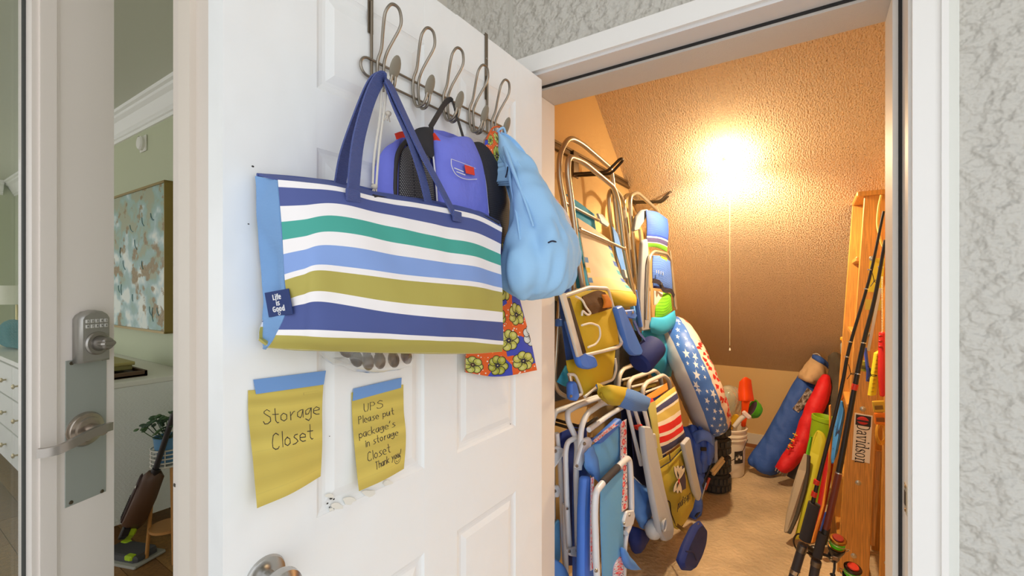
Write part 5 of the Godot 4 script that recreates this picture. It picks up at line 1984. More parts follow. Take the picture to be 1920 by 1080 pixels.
	rod("front_frame", whitet, 0.0125, [1122, 1130, -0.655, 1118, 1060, -0.658, 1115, 960, -0.66, 1117, 922, -0.66, 1128, 908, -0.66, 1166, 868, -0.66, 1180, 856, -0.66, 1183, 900, -0.655, 1184, 958, -0.65, 1180, 985, -0.65, 1173, 1000, -0.65], c, 0.04)
	rod("leg", whitet, 0.010, [1178, 980, -0.655, 1171, 1025, -0.655, 1169, 1120, -0.655], c)
	board("bracket", whitet, 0.016, [1173, 958, -0.648, 1186, 956, -0.644, 1188, 966, -0.644, 1184, 984, -0.644, 1170, 988, -0.648, 1167, 978, -0.648], c, 0.003, "", 0.008)
	for q in [[1180, 966], [1170, 982]]:
		bolt(c, onx(q[0], q[1], -0.637), Vector3(1, 0, 0.4), 0.006)
	fabric("front_sling", sky, [[1126, 916, -0.665, 1146, 898, -0.663, 1168, 880, -0.66], [1126, 970, -0.665, 1146, 965, -0.66, 1168, 960, -0.655], [1128, 1040, -0.665, 1146, 1040, -0.66, 1168, 1030, -0.655], [1130, 1120, -0.665, 1148, 1120, -0.66, 1166, 1115, -0.655]], c, 0.004)
	rod("grip_sleeve", mat(c8(60, 56, 60), 0.8), 0.014, [1130, 905, -0.66, 1158, 876, -0.66], c, 0.02, "dark foam grip on the tube")
	fabric("floral_ribbon", ribbon, [[1163, 792, -0.71, 1174, 786, -0.705], [1164, 880, -0.665, 1175, 876, -0.66], [1165, 960, -0.652, 1176, 952, -0.648]], c, 0.0, 0.001, "pink floral ribbon")
	fabric("floral_ribbon", ribbon, [[1108, 896, -0.705, 1113, 894, -0.70], [1107, 980, -0.69, 1112, 980, -0.685], [1107, 1070, -0.68, 1114, 1066, -0.675]], c, 0.0, 0.001, "pink floral ribbon")
	fabric("floral_ribbon", ribbon, [[1112, 826, -0.72, 1116, 830, -0.716], [1136, 806, -0.716, 1138, 812, -0.712], [1160, 788, -0.712, 1162, 794, -0.708]], c, 0.0, 0.001, "pink floral ribbon")
	bolt(c, onx(1118, 1070, -0.643), Vector3(1, 0, 0.4), 0.007)
	fabric("loose_flap", peri, [[1163, 1028, -0.648, 1166, 1026, -0.64, 1172, 1032, -0.635], [1166, 1050, -0.645, 1176, 1050, -0.625, 1188, 1054, -0.62], [1172, 1062, -0.645, 1186, 1068, -0.62, 1202, 1068, -0.61]], c, 0.008, 0.008)
	fabric("loose_flap", ribbon, [[1156, 1050, -0.652, 1162, 1044, -0.648, 1167, 1046, -0.645], [1150, 1068, -0.652, 1160, 1066, -0.645, 1168, 1068, -0.64], [1148, 1110, -0.652, 1160, 1110, -0.645, 1170, 1110, -0.64]], c, 0.004, 0.004)
	settle(c)

	# wedge headrest, yellow with blue mesh
	var mi := blank(64, 64, c8(84, 136, 220))
	for y in 8:
		for x in 8:
			dab(mi, x * 8 + 4, y * 8 + 4, 1.8, c8(150, 190, 236))
	var mesh := printed(mi, 0.7)
	mesh.uv1_scale = Vector3(4, 3, 1)
	var w := thing("headrest", "wedge headrest half yellow and half blue mesh, lying over the lower chair frames", "headrest")
	fabric("yellow_side", bumpy(c8(204, 178, 44), 0.75, weave_n, 0.3, 50.0), [[1120, 723, -0.72, 1144, 725, -0.68, 1172, 730, -0.665], [1126, 738, -0.72, 1144, 740, -0.67, 1166, 742, -0.655], [1142, 752, -0.72, 1152, 754, -0.69, 1162, 754, -0.675]], w, 0.004, 0.001, "", 0.03)
	fabric("blue_side", mesh, [[1170, 730, -0.664, 1190, 736, -0.66, 1215, 748, -0.67], [1165, 744, -0.655, 1186, 752, -0.645, 1212, 758, -0.66], [1160, 755, -0.675, 1182, 766, -0.665, 1207, 767, -0.675]], w, 0.004, 0.001, "", 0.03)
	rod("piping", mat(c8(92, 140, 216), 0.6), 0.004, [1118, 722, -0.725, 1130, 742, -0.72, 1142, 753, -0.715, 1180, 768, -0.67, 1207, 768, -0.668, 1216, 748, -0.665], w, 0.03)
	settle(w)

	# three cream chair loops hooked behind
	for k in 3:
		var a: Array = [[1158, 740, -0.87, 1161, 705, -0.87, 1168, 692, -0.87, 1190, 683, -0.87, 1222, 690, -0.87, 1228, 715, -0.87],
			[1176, 745, -0.80, 1179, 718, -0.80, 1186, 709, -0.80, 1228, 694, -0.80, 1238, 704, -0.80, 1243, 735, -0.80],
			[1204, 770, -0.74, 1205, 728, -0.74, 1213, 717, -0.74, 1243, 703, -0.74, 1254, 712, -0.74, 1260, 745, -0.74]][k]
		c = thing("folded_chair", ["folded chair with cream tube top nearest the wall above the striped chair", "folded chair with cream tube top, middle of three above the striped chair", "folded chair with cream tube top over the orange edge of the striped chair"][k], "folding chair", "folded chairs on the lower hook")
		rod("tube", cream, 0.0115, a, c, 0.04)
		rod("crossbar", cream, 0.007, [a[3] + 4, a[4] + 8, a[5], a[12] - 6, a[13] + 10, a[14]], c)
		s = Shape.new()
		var q := a.size()
		s.strap(xs([a[3] + 8, a[4] + 12, a[5], a[12] - 8, a[13] + 14, a[14]]), Vector3(0, 1, 0.2), 0.035, 0.004)
		obj("sling_edge", s, [mat(c8(120, 96, 40), 0.8), mat(c8(150, 130, 50), 0.8), mat(c8(92, 74, 40), 0.8)][k], c)
		fabric("sling", [mat(c8(44, 56, 110), 0.8), mat(c8(52, 70, 140), 0.8), mat(c8(38, 46, 92), 0.8)][k], [[a[3] + 2, a[4] + 30, a[5] - 0.012, (a[3] + a[12]) / 2.0, a[4] + 24, a[5] - 0.012, a[12], a[13] + 36, a[14] - 0.012], [a[3] + 6, 820, a[5] - 0.008, (a[3] + a[12]) / 2.0, 815, a[5] - 0.008, a[12] - 4, 800, a[14] - 0.008], [a[3] + 14, 930, a[5] - 0.006, (a[3] + a[12]) / 2.0 + 4, 920, a[5] - 0.006, a[12] - 6, 900, a[14] - 0.006]], c)
		settle(c)

	# the striped chair with the yellow pouch and grey arms
	c = thing("beach_chair", "folding chair with red and navy striped cover and flower printed olive pouch", "beach chair")
	var stripes := bands([[0.0, c8(206, 176, 76)], [0.16, c8(232, 224, 210)], [0.22, c8(64, 66, 110)], [0.34, c8(232, 224, 208)], [0.38, c8(206, 184, 96)], [0.50, c8(236, 228, 216)], [0.56, c8(226, 40, 36)], [0.66, c8(238, 230, 222)], [0.71, c8(224, 36, 36)], [0.80, c8(236, 228, 218)], [0.85, c8(62, 66, 112)], [0.97, c8(226, 220, 210)]], 64, 512)
	fabric("orange_panel", bumpy(c8(232, 128, 34), 0.7, weave_n, 0.2, 50.0), [[1212, 742, -0.72, 1232, 730, -0.715, 1250, 718, -0.71], [1214, 752, -0.70, 1234, 742, -0.695, 1252, 730, -0.69]], c, 0.002)
	fabric("red_panel", mat(c8(220, 48, 40), 0.7), [[1214, 751, -0.70, 1222, 746, -0.695], [1220, 756, -0.69, 1226, 752, -0.685]], c, 0.001)
	fabric("cover", printed(stripes, 0.75), [[1222, 756, -0.69, 1246, 738, -0.68, 1264, 725, -0.675], [1228, 775, -0.67, 1252, 758, -0.655, 1271, 745, -0.65], [1232, 815, -0.65, 1256, 805, -0.635, 1278, 790, -0.63], [1236, 858, -0.64, 1260, 842, -0.625, 1286, 824, -0.62]], c, 0.012, 0.006)
	fabric("side_strap", bumpy(c8(196, 190, 110), 0.75, weave_n, 0.3, 50.0), [[1214, 758, -0.68, 1228, 752, -0.672], [1222, 800, -0.66, 1233, 796, -0.652], [1234, 864, -0.64, 1242, 858, -0.632]], c, 0.002)
	var olive := bumpy(c8(190, 174, 62), 0.75, weave_n, 0.3, 50.0)
	fabric("pouch_flap", bumpy(c8(166, 150, 52), 0.8, weave_n, 0.3, 50.0), [[1232, 866, -0.635, 1258, 850, -0.622, 1282, 832, -0.615], [1232, 882, -0.63, 1260, 868, -0.615, 1284, 850, -0.61]], c, 0.002)
	var pouch := fabric("pouch", olive, [[1230, 880, -0.628, 1258, 864, -0.612, 1282, 842, -0.608], [1236, 915, -0.622, 1266, 905, -0.598, 1296, 890, -0.60], [1246, 940, -0.618, 1276, 936, -0.59, 1303, 922, -0.595], [1252, 965, -0.615, 1278, 964, -0.588, 1300, 945, -0.595], [1262, 988, -0.615, 1272, 992, -0.598, 1286, 976, -0.60]], c, 0.012, 0.006)
	rod("pouch_edge", mat(c8(44, 38, 36), 0.8), 0.003, [1230, 872, -0.618, 1232, 881, -0.616, 1256, 866, -0.600, 1280, 840, -0.598], c, 0.01, "dark bound edge")
	rod("pouch_edge", mat(c8(44, 38, 36), 0.8), 0.003, [1255, 850, -0.612, 1257, 866, -0.60], c, 0.01, "dark bound edge")
	rod("pouch_edge", mat(c8(50, 44, 36), 0.8), 0.003, [1246, 938, -0.612, 1256, 940, -0.60, 1258, 962, -0.60, 1268, 988, -0.60, 1278, 988, -0.592, 1299, 950, -0.59], c, 0.02, "dark bound edge")
	# flower print: outlined petals and a red heart
	var dark := mat(c8(36, 34, 44), 0.8)
	var white := mat(c8(232, 226, 210), 0.8)
	s = Shape.new()
	var s2 := Shape.new()
	for k in 7:
		var f := [-1.9, -1.6, -1.3, -1.0, 1.3, 1.65, 2.0][k] as float
		var len_ := 26.0 if k < 4 else 24.0
		var p := PackedVector3Array()
		var q := PackedVector3Array()
		for j in 12:
			var g := TAU * j / 12.0
			var lx := len_ * (0.55 + 0.5 * cos(g))
			var ly := 4.0 * sin(g)
			p.append(onx(1272 + lx * cos(f) * 0.8 - ly * sin(f), 900 + lx * sin(f) + ly * cos(f), -0.576))
			q.append(onx(1272 + lx * cos(f) * 0.8 - ly * sin(f) * 0.7, 900 + lx * sin(f) + ly * cos(f) * 0.7, -0.5745))
		s.plate(p, 0.001)
		s2.plate(q, 0.001)
	obj("print_outline", s, dark, pouch, "dark outlined flower print")
	obj("print_petals", s2, white, pouch, "cream petals of the print")
	s = Shape.new()
	s.ball(onx(1273, 903, -0.573), Vector3(0.002, 0.014, 0.011), Basis.IDENTITY, 12)
	obj("print_heart", s, mat(c8(220, 44, 44), 0.7), pouch)
	s = Shape.new()
	var pp := xs([1276, 876, -0.578, 1282, 872, -0.578, 1286, 900, -0.577, 1286, 916, -0.577, 1278, 920, -0.577, 1270, 912, -0.577, 1274, 895, -0.577])
	s.plate(pp, 0.001)
	obj("print_shadow", s, mat(c8(74, 62, 88), 0.8), pouch)
	var a0 := onx(1266, 958, -0.568)
	var a1 := onx(1300, 926, -0.568)
	var tx := (a0 - a1).normalized()
	var tz := Vector3(1, 0, 0.25).normalized()
	tz = (tz - tx * tz.dot(tx)).normalized()
	var ty := tz.cross(tx)
	lettering("print_lettering", "Life is good", 0.052, dark, Transform3D(Basis(tx, ty, tz), onx(1283, 940, -0.566)), pouch, "Droid Sans", true)
	board("arm", grey, 0.03, [1201, 798, -0.66, 1217, 800, -0.65, 1226, 840, -0.635, 1240, 910, -0.61, 1256, 975, -0.585, 1259, 992, -0.58, 1256, 1010, -0.58, 1244, 1015, -0.585, 1234, 1000, -0.59, 1222, 940, -0.61, 1206, 850, -0.645], c, 0.007)
	s = Shape.new()
	var cu := onx(1246, 985, -0.565)
	s.lathe([[0.030, 0.0], [0.026, 0.004], [0.022, 0.0], [0.022, -0.01], [0.0, -0.01]], Transform3D(Basis(Vector3(0, 0, 1), Vector3(0.93, 0.25, 0.3).normalized(), Vector3(0, 1, 0)), cu), 24)
	obj("cup_holder", s, mat(c8(188, 192, 198), 0.4), c)
	s = Shape.new()
	s.ball(onx(1226, 992, -0.62), Vector3(0.04, 0.045, 0.05), Basis.IDENTITY, 18)
	obj("cup_base", s, mat(c8(206, 208, 208), 0.4), c)
	board("arm", grey, 0.024, [1278, 832, -0.585, 1290, 818, -0.58, 1302, 880, -0.565, 1312, 925, -0.56, 1308, 940, -0.56, 1300, 925, -0.565], c, 0.006)
	rod("leg", whitet, 0.009, [1177, 766, -0.72, 1188, 815, -0.705, 1202, 872, -0.69], c)
	rod("leg", whitet, 0.009, [1190, 768, -0.71, 1200, 800, -0.70, 1214, 850, -0.685], c)
	rod("leg", whitet, 0.0105, [1208, 770, -0.69, 1216, 800, -0.675, 1226, 850, -0.66], c)
	board("red_clip", mat(c8(222, 44, 40), 0.5), 0.016, [1190, 798, -0.70, 1202, 795, -0.695, 1203, 804, -0.695, 1193, 806, -0.70], c, 0.003, "red plastic clip", 0.004)
	board("knuckle", grey, 0.02, [1217, 815, -0.655, 1226, 812, -0.65, 1230, 840, -0.645, 1222, 846, -0.65], c, 0.004, "", 0.008)
	bolt(c, onx(1223, 822, -0.635), Vector3(1, 0, 0.4), 0.006)
	settle(c)

	# blue pouch and navy one between the front chairs
	var po := thing("chair_pouch", "periwinkle blue cloth pouch with pale edge hanging beside the sky blue chair", "pouch")
	fabric("cloth", peri, [[1186, 894, -0.70, 1196, 905, -0.69, 1206, 914, -0.69], [1187, 930, -0.69, 1206, 932, -0.665, 1225, 930, -0.665], [1190, 965, -0.69, 1206, 968, -0.665, 1224, 958, -0.665], [1198, 985, -0.69, 1206, 992, -0.675, 1216, 986, -0.675]], po, 0.008, 0.02)
	rod("piping", whitet, 0.0025, [1188, 894, -0.69, 1206, 912, -0.68, 1225, 930, -0.66, 1225, 958, -0.66, 1217, 984, -0.668], po, 0.01, "pale edge piping")
	settle(po)
	var p2: MeshInstance3D = fabric("chair_pouch", navy, [[1180, 985, -0.72, 1196, 990, -0.70, 1212, 998, -0.69], [1178, 1012, -0.72, 1196, 1012, -0.685, 1218, 1008, -0.68], [1184, 1030, -0.72, 1192, 1038, -0.70, 1206, 1030, -0.69]], null, 0.012, 0.010)
	tag(p2, "dark navy cloth pouch hanging low under the periwinkle pouch", "pouch")

	# navy pillow hanging low
	var pl := thing("headrest", "long navy headrest pillow dangling above the concrete floor", "headrest")
	board("cushion", navy, 0.036, [1277, 1069, -0.47, 1272, 1054, -0.475, 1284, 1018, -0.47, 1301, 983, -0.462, 1311, 975, -0.455, 1321, 989, -0.452, 1319, 1018, -0.452, 1310, 1046, -0.456, 1297, 1070, -0.462], pl, 0.016, "", 0.03)
	rod("seam", mat(c8(24, 32, 84), 0.8), 0.003, [1286, 1034, -0.447, 1300, 1034, -0.439, 1306, 1050, -0.44], pl)
	s = Shape.new()
	s.strap(spline(xs([1308, 982, -0.455, 1296, 1000, -0.47, 1284, 995, -0.53, 1270, 985, -0.585]), 5), Vector3(0.5, 0.5, 0.5), 0.018, 0.003)
	obj("strap", s, mat(c8(130, 96, 40), 0.8), pl)
	settle(pl)


# ---------------------------------------------------------------- lamp and the things at the back
func dsheet(called: String, m: Material, rows: Array, parent: Node3D, front := 0.0, behind := 0.0, fold := 0.004, label := "", facing := Vector3(0.2, 0.2, 1), nu := 28, nv := 48) -> MeshInstance3D:
	var s := Shape.new()
	s.cloth(drows(rows), nu, nv, 0.004, facing, front, behind, fold, 13.0, int(rows[0][0]) % 23, Vector3(1, 0.45, 1))
	return obj(called, s, m, parent, label)

func dplate(called: String, m: Material, thick: float, a: Array, parent: Node3D, bevel := 0.003, label := "", round_by := 0.02) -> MeshInstance3D:
	var s := Shape.new()
	s.plate(bent(ds(a), round_by, 4, true), thick, bevel, true)
	return obj(called, s, m, parent, label)

func closet_back() -> void:
	var s := Shape.new()
	# bare bulb
	var l := thing("ceiling_lamp", "bare glowing bulb in a round porcelain holder with a pull string on the sloping ceiling", "lamp")
	var n := Vector3(0, -0.782, 0.623) * -1.0
	n = Vector3(0, -0.782, 0.6236)
	var c := Vector3(-0.413, slope_y(-2.745), -2.745)
	var bas := Basis(Vector3.RIGHT, n, Vector3.RIGHT.cross(n))
	var china := mat(c8(244, 236, 214), 0.3)
	s.lathe([[0.062, -0.005], [0.062, 0.012], [0.056, 0.020], [0.040, 0.026], [0.026, 0.030], [0.024, 0.045], [0.0, 0.045]], Transform3D(bas, c), 36)
	obj("base", s, china, l)
	var bp := at(1363, 318, 2.44)
	var ax := (bp - (c + n * 0.045)).normalized()
	var bb := Basis(Vector3.RIGHT, ax, Vector3.RIGHT.cross(ax)).orthonormalized()
	s = Shape.new()
	s.lathe([[0.013, 0.0], [0.0135, 0.02], [0.013, 0.03]], Transform3D(bb, c + n * 0.04), 20)
	obj("screw_cap", s, mat(c8(206, 190, 140), 0.3, 0.9), l)
	s = Shape.new()
	s.lathe([[0.0, 0.036], [0.016, 0.032], [0.027, 0.018], [0.030, 0.0], [0.026, -0.018], [0.016, -0.036], [0.013, -0.045]], Transform3D(bb, bp), 24)
	var glow := StandardMaterial3D.new()
	glow.albedo_color = Color.WHITE
	glow.emission_enabled = true
	glow.emission = c8(255, 240, 205)
	glow.emission_energy_multiplier = 3.0
	obj("bulb", s, glow, l, "glowing bulb")
	s = Shape.new()
	var st := at(1368.5, 318, 2.50)
	s.tube(PackedVector3Array([c + n * 0.03 + Vector3(0.02, 0, 0.0), Vector3(st.x, 2.03, st.z), Vector3(st.x, at(1369, 648, 2.50).y, st.z)]), 0.0017, 6)
	obj("pull_string", s, mat(c8(240, 222, 170), 0.8), l)
	s = Shape.new()
	s.lathe([[0.0, 0.014], [0.003, 0.012], [0.005, 0.0], [0.0, -0.001]], Transform3D(Basis.IDENTITY, Vector3(st.x, at(1369, 657, 2.50).y, st.z)), 12)
	obj("string_end", s, china, l)
	settle(l)

	# inflatable swim ring with stars and stripes
	var img := blank(512, 1024, c8(206, 204, 206))
	var r := RandomNumberGenerator.new()
	r.seed = 3
	var b0 := 222
	var b1 := 302
	img.fill_rect(Rect2i(b0, 0, b1 - b0, 1024), c8(70, 118, 200))
	img.fill_rect(Rect2i(b1, 0, 120, 1024), c8(238, 214, 198))
	for k in 130:
		var y := k * 7.9 + r.randf_range(-4, 4)
		var x := b1 + 10 + r.randf() * 54
		var p := PackedVector2Array()
		for j in 7:
			var f := TAU * j / 7.0
			p.append(Vector2(x + cos(f) * r.randf_range(5, 17), y + sin(f) * r.randf_range(3, 11)))
		if fmod(y, 300.0) < 210.0:
			fill_poly(img, p, c8(214, 44, 42))
	for k in 96:
		var x: float = b0 + 14 + [0.05, 0.55, 0.95, 0.3, 0.8][k % 5] * (b1 - b0 - 24) + r.randf_range(-3, 3)
		var y := k * 10.67 + r.randf_range(-2, 2)
		var big := r.randf()
		fill_poly(img, star_shape(x, y, 6.0 + 9.0 * big * big, r.randf(), 0.95), c8(240, 242, 246))
	var vinyl := printed(img, 0.42)
	var ring := thing("swim_ring", "inflated swim ring with white stars on blue and red marks, leaning on the chairs", "swim ring")
	var cen := onx(1296, 702, -0.69)
	var e1 := Vector3(0.36, 0, 0.933).normalized()
	var nn := Vector3(0.933 * 0.93, 0.37, -0.36 * 0.93).normalized()
	var e2 := nn.cross(e1).normalized()
	var rr := 0.285
	var tr := 0.124
	var rows := []
	for i in 97:
		var f := TAU * i / 96.0
		var dir := e1 * cos(f) + e2 * sin(f)
		var row := PackedVector3Array()
		var pinch := 1.0 - 0.05 * pow(absf(cos(f * 8.0)), 14.0)
		for j in 33:
			var g := TAU * j / 32.0 - PI
			row.append(cen + dir * (rr + tr * pinch * cos(g)) + nn * tr * pinch * 0.95 * sin(g))
		rows.append(row)
	s = Shape.new()
	s.smooth()
	s.sheet(rows)
	obj("ring", s, vinyl, ring)
	s = Shape.new()
	s.lathe([[0.0, 0.016], [0.009, 0.015], [0.011, 0.006], [0.020, 0.002], [0.021, -0.002]], Transform3D(Basis(e1, nn, e1.cross(nn)), cen + e2 * -(rr - 0.02) + nn * tr * 0.9), 16)
	obj("valve", s, mat(c8(226, 224, 220), 0.5), ring)
	settle(ring)

	# blue folded cart bag with poles
	var peri := bumpy(c8(70, 104, 196), 0.7, weave_n, 0.3, 50.0)
	var cb := thing("folded_cart", "folded beach cart of crumpled blue cloth with grey frame and wooden poles", "beach cart")
	for q in [[1284, 800, 1302, 884, 10], [1298, 796, 1312, 890, 11], [1314, 796, 1320, 886, 10], [1328, 800, 1330, 872, 9]]:
		var h: float = (q[1] + q[3]) / 2.0
		dsheet("cover_fold", peri, [[q[0] - q[4], q[1] + 4, 2.86, q[0], q[1], 2.78, q[0] + q[4], q[1] + 5, 2.86], [q[0] - q[4] + 4, h, 2.84, (q[0] + q[2]) / 2.0, h, 2.73, q[2] + q[4], h - 8, 2.84], [q[2] - q[4], q[3], 2.84, q[2], q[3], 2.78, q[2] + q[4] - 2, q[3] - 4, 2.86]], cb, 0.010, 0.01, 0.018, "", Vector3(0.2, 0.2, 1), 16, 24)
	dsheet("lower_roll", peri, [[1294, 890, 2.84, 1306, 888, 2.78, 1322, 886, 2.82], [1292, 930, 2.82, 1306, 930, 2.74, 1316, 926, 2.78], [1290, 972, 2.80, 1302, 976, 2.74, 1314, 966, 2.76]], cb, 0.018, 0.02, 0.03)
	dsheet("strap_fold", bumpy(c8(96, 130, 214), 0.7, weave_n, 0.3, 50.0), [[1296, 812, 2.76, 1318, 806, 2.72, 1340, 818, 2.76], [1306, 832, 2.72, 1322, 826, 2.69, 1338, 836, 2.74]], cb, 0.02, 0.0, 0.015)
	dplate("side_panel", mat(c8(166, 168, 172), 0.5), 0.02, [1338, 828, 2.86, 1344, 824, 2.86, 1345, 866, 2.86, 1339, 868, 2.86], cb, 0.002, "", 0.004)
	s = Shape.new()
	s.tube(bent(ds([1336, 858, 2.80, 1328, 885, 2.78, 1318, 905, 2.76, 1313, 935, 2.74, 1316, 952, 2.73, 1304, 970, 2.72]), 0.02, 4), 0.007, 10)
	obj("frame", s, mat(c8(36, 36, 42), 0.5), cb)
	for q in [[1334, 884, 1355, 858, 0.010], [1337, 890, 1357, 864, 0.010]]:
		s = Shape.new()
		s.tube(ds([q[0], q[1], 2.80, q[2], q[3], 2.86]), q[4], 12)
		obj("pole", s, mat(c8(206, 176, 122), 0.5), cb, "pale wooden pole")
	s = Shape.new()
	s.tube(ds([1322, 918, 2.74, 1330, 896, 2.76]), 0.008, 10)
	obj("pole_end", s, mat(c8(176, 70, 40), 0.4), cb, "red pole end")
	s = Shape.new()
	s.tube(ds([1314, 938, 2.73, 1324, 905, 2.75]), 0.006, 10)
	obj("rod", s, STEEL, cb)
	s = Shape.new()
	s.box(at(1319, 842, 2.70), Vector3(0.035, 0.022, 0.012), 0.003, Basis(Vector3.UP, YAW))
	obj("buckle", s, mat(c8(28, 28, 30), 0.4), cb)
	settle(cb)

	# stack of ridged black wheels
	var rubber := mat(c8(52, 52, 50), 0.7)
	for k in 4:
		var base := at(1339, 912, 3.16)
		base.y = 0.003 + 0.124 * k
		var w := thing("cart_wheel", ["lowest black ridged wheel of the stack, on the floor beside the bucket", "black ridged wheel second from the floor in the stack by the bucket", "black ridged wheel third from the floor in the stack by the bucket", "topmost black ridged wheel of the stack, under the swim ring"][k], "wheel", "ridged black wheels stacked by the bucket")
		s = Shape.new()
		s.lathe([[0.04, 0.01], [0.085, 0.0], [0.098, 0.02], [0.102, 0.06], [0.098, 0.10], [0.085, 0.12], [0.04, 0.11]], Transform3D(Basis.IDENTITY, base), 36)
		obj("tyre", s, rubber, w)
		s = Shape.new()
		for j in 22:
			var f := TAU * j / 22.0 + k * 0.1
			for m in 2:
				s.box(base + Vector3(cos(f + 0.14 * m) * 0.102, 0.036 + 0.05 * m, sin(f + 0.14 * m) * 0.102), Vector3(0.012, 0.04, 0.02), 0.003, Basis(Vector3.UP, -f - 0.14 * m))
		obj("tread", s, mat(c8(62, 60, 56), 0.75), w).set_meta("kind", "stuff")
		s = Shape.new()
		s.lathe([[0.0, 0.115], [0.03, 0.112], [0.041, 0.10], [0.041, 0.01]], Transform3D(Basis.IDENTITY, base), 20)
		obj("hub", s, mat(c8(190, 180, 150), 0.5), w)
		settle(w)

	# white bucket and beach toys
	var bk := thing("bucket", "tall white plastic bucket with ribbed rim and a black sticker by the back wall", "bucket")
	var bc := at(1359, 886, 3.46)
	bc.y = 0.002
	s = Shape.new()
	s.lathe([[0.0, 0.0], [0.128, 0.0], [0.133, 0.01], [0.143, 0.27], [0.152, 0.272], [0.152, 0.282], [0.146, 0.284], [0.146, 0.296], [0.154, 0.298], [0.154, 0.308], [0.147, 0.310], [0.148, 0.335], [0.155, 0.337], [0.157, 0.35], [0.150, 0.354], [0.144, 0.35], [0.130, 0.012], [0.0, 0.012]], Transform3D(Basis.IDENTITY, bc), 48)
	obj("pail", s, mat(c8(238, 228, 210), 0.4), bk)
	s = Shape.new()
	s.tube(spline(PackedVector3Array([bc + Vector3(-0.156, 0.27, 0.0), bc + Vector3(-0.12, 0.20, 0.13), bc + Vector3(0.02, 0.135, 0.185), bc + Vector3(0.12, 0.19, 0.13), bc + Vector3(0.156, 0.27, 0.0)]), 8), 0.0025, 6)
	obj("wire_handle", s, mat(c8(60, 56, 50), 0.5, 0.6), bk)
	s = Shape.new()
	var pr := []
	for j in 7:
		var f := -0.95 + j * 0.09
		pr.append([Vector3(cos(-f) * 0.1415, 0.11, sin(-f) * 0.1415) + bc, Vector3(cos(-f) * 0.1425, 0.20, sin(-f) * 0.1425) + bc])
	var top := PackedVector3Array()
	var bot := PackedVector3Array()
	for q in pr:
		bot.append(q[0]); top.append(q[1])
	s.cloth([top, bot], 8, 2, 0.0015, Vector3(0.5, 0, 1))
	var stk := obj("sticker", s, mat(c8(40, 38, 38), 0.5), bk, "black sticker with pale marks")
	s = Shape.new()
	for j in 3:
		var f := -0.84 + j * 0.14
		s.box(bc + Vector3(cos(-f) * 0.1435, 0.15 + 0.012 * (j % 2), sin(-f) * 0.1435), Vector3(0.004, 0.024, 0.014), 0.001, Basis(Vector3.UP, f))
	obj("mark", s, mat(c8(226, 216, 196), 0.6), stk)
	settle(bk)
	var t := thing("sand_shovel", "bright orange plastic sand shovel sticking out of the bucket", "toy shovel")
	var orange := mat(c8(252, 84, 22), 0.4)
	dsheet("blade", orange, [[1386, 716, 3.44, 1397, 707, 3.42, 1408, 712, 3.44], [1384, 735, 3.46, 1397, 730, 3.42, 1411, 735, 3.45], [1384, 752, 3.45, 1398, 752, 3.40, 1414, 752, 3.44]], t, 0.006, 0.0, 0.0)
	dplate("handle", orange, 0.02, [1391, 750, 3.42, 1406, 750, 3.42, 1402, 772, 3.43, 1397, 800, 3.44, 1390, 800, 3.44], t, 0.004, "", 0.01)
	settle(t)
	t = thing("toy_sieve", "green plastic toy sieve beside the orange shovel", "toy sieve")
	var green := mat(c8(84, 186, 44), 0.45)
	var gc := at(1413, 768, 3.48)
	var gb := Basis(Vector3(0.5, 0.7, 0.2).normalized(), Vector3(-0.8, 0.5, 0.35).normalized(), Vector3.UP).orthonormalized()
	s = Shape.new()
	s.lathe([[0.0, -0.05], [0.045, -0.045], [0.065, -0.02], [0.07, 0.01], [0.076, 0.012], [0.076, 0.018], [0.066, 0.016], [0.060, -0.016], [0.04, -0.04], [0.0, -0.044]], Transform3D(gb, gc), 28)
	obj("bowl", s, green, t)
	s = Shape.new()
	s.lathe([[0.0, 0.004], [0.062, 0.004], [0.062, 0.010], [0.0, 0.010]], Transform3D(gb, gc), 24)
	obj("dark_disc", s, mat(c8(74, 54, 96), 0.5), t, "purple disc lying in the sieve")
	settle(t)
	t = thing("net_bag", "clear net bag with pale green toys inside, above the bucket", "net bag")
	var clear := StandardMaterial3D.new()
	clear.albedo_color = Color(0.86, 0.88, 0.80, 0.35)
	clear.transparency = BaseMaterial3D.TRANSPARENCY_ALPHA
	clear.roughness = 0.15
	clear.cull_mode = BaseMaterial3D.CULL_DISABLED
	dsheet("film", clear, [[1348, 728, 3.50, 1366, 722, 3.46, 1384, 728, 3.50], [1342, 750, 3.50, 1366, 750, 3.40, 1388, 752, 3.48], [1350, 780, 3.50, 1370, 784, 3.44, 1386, 778, 3.50]], t, 0.03, 0.01, 0.02)
	s = Shape.new()
	for k in 4:
		var ringp := PackedVector3Array()
		for j in 21:
			var f := TAU * j / 20.0
			ringp.append(at(1366 + 17 * cos(f) * (1.0 - k * 0.15), 752 + 24 * sin(f) * (0.3 + k * 0.23), 3.43))
		s.tube(ringp, 0.0014, 5)
	obj("net_cord", s, mat(c8(200, 206, 190), 0.7), t)
	settle(t)
	var inn := [["sea_turtle_mould", "pale mint plastic sand mould inside the net bag", 1362, 742, c8(130, 190, 160)], ["toy_ball", "cream plastic toy ball low in the net bag", 1374, 762, c8(222, 200, 150)]]
	for q in inn:
		s = Shape.new()
		s.ball(at(q[2], q[3], 3.46), Vector3(0.03, 0.035, 0.025), Basis.IDENTITY, 16)
		tag(obj(["sand_mould", "toy_ball"][inn.find(q)], s, mat(q[4], 0.5), null), q[1], "toy")
	t = thing("toy_rake", "white plastic toy rake lying across the bucket's rim", "toy rake")
	s = Shape.new()
	s.tube(ds([1377, 800, 3.40, 1388, 786, 3.38, 1400, 776, 3.36]), 0.017, 12)
	obj("handle", s, mat(c8(240, 232, 222), 0.45), t)
	s = Shape.new()
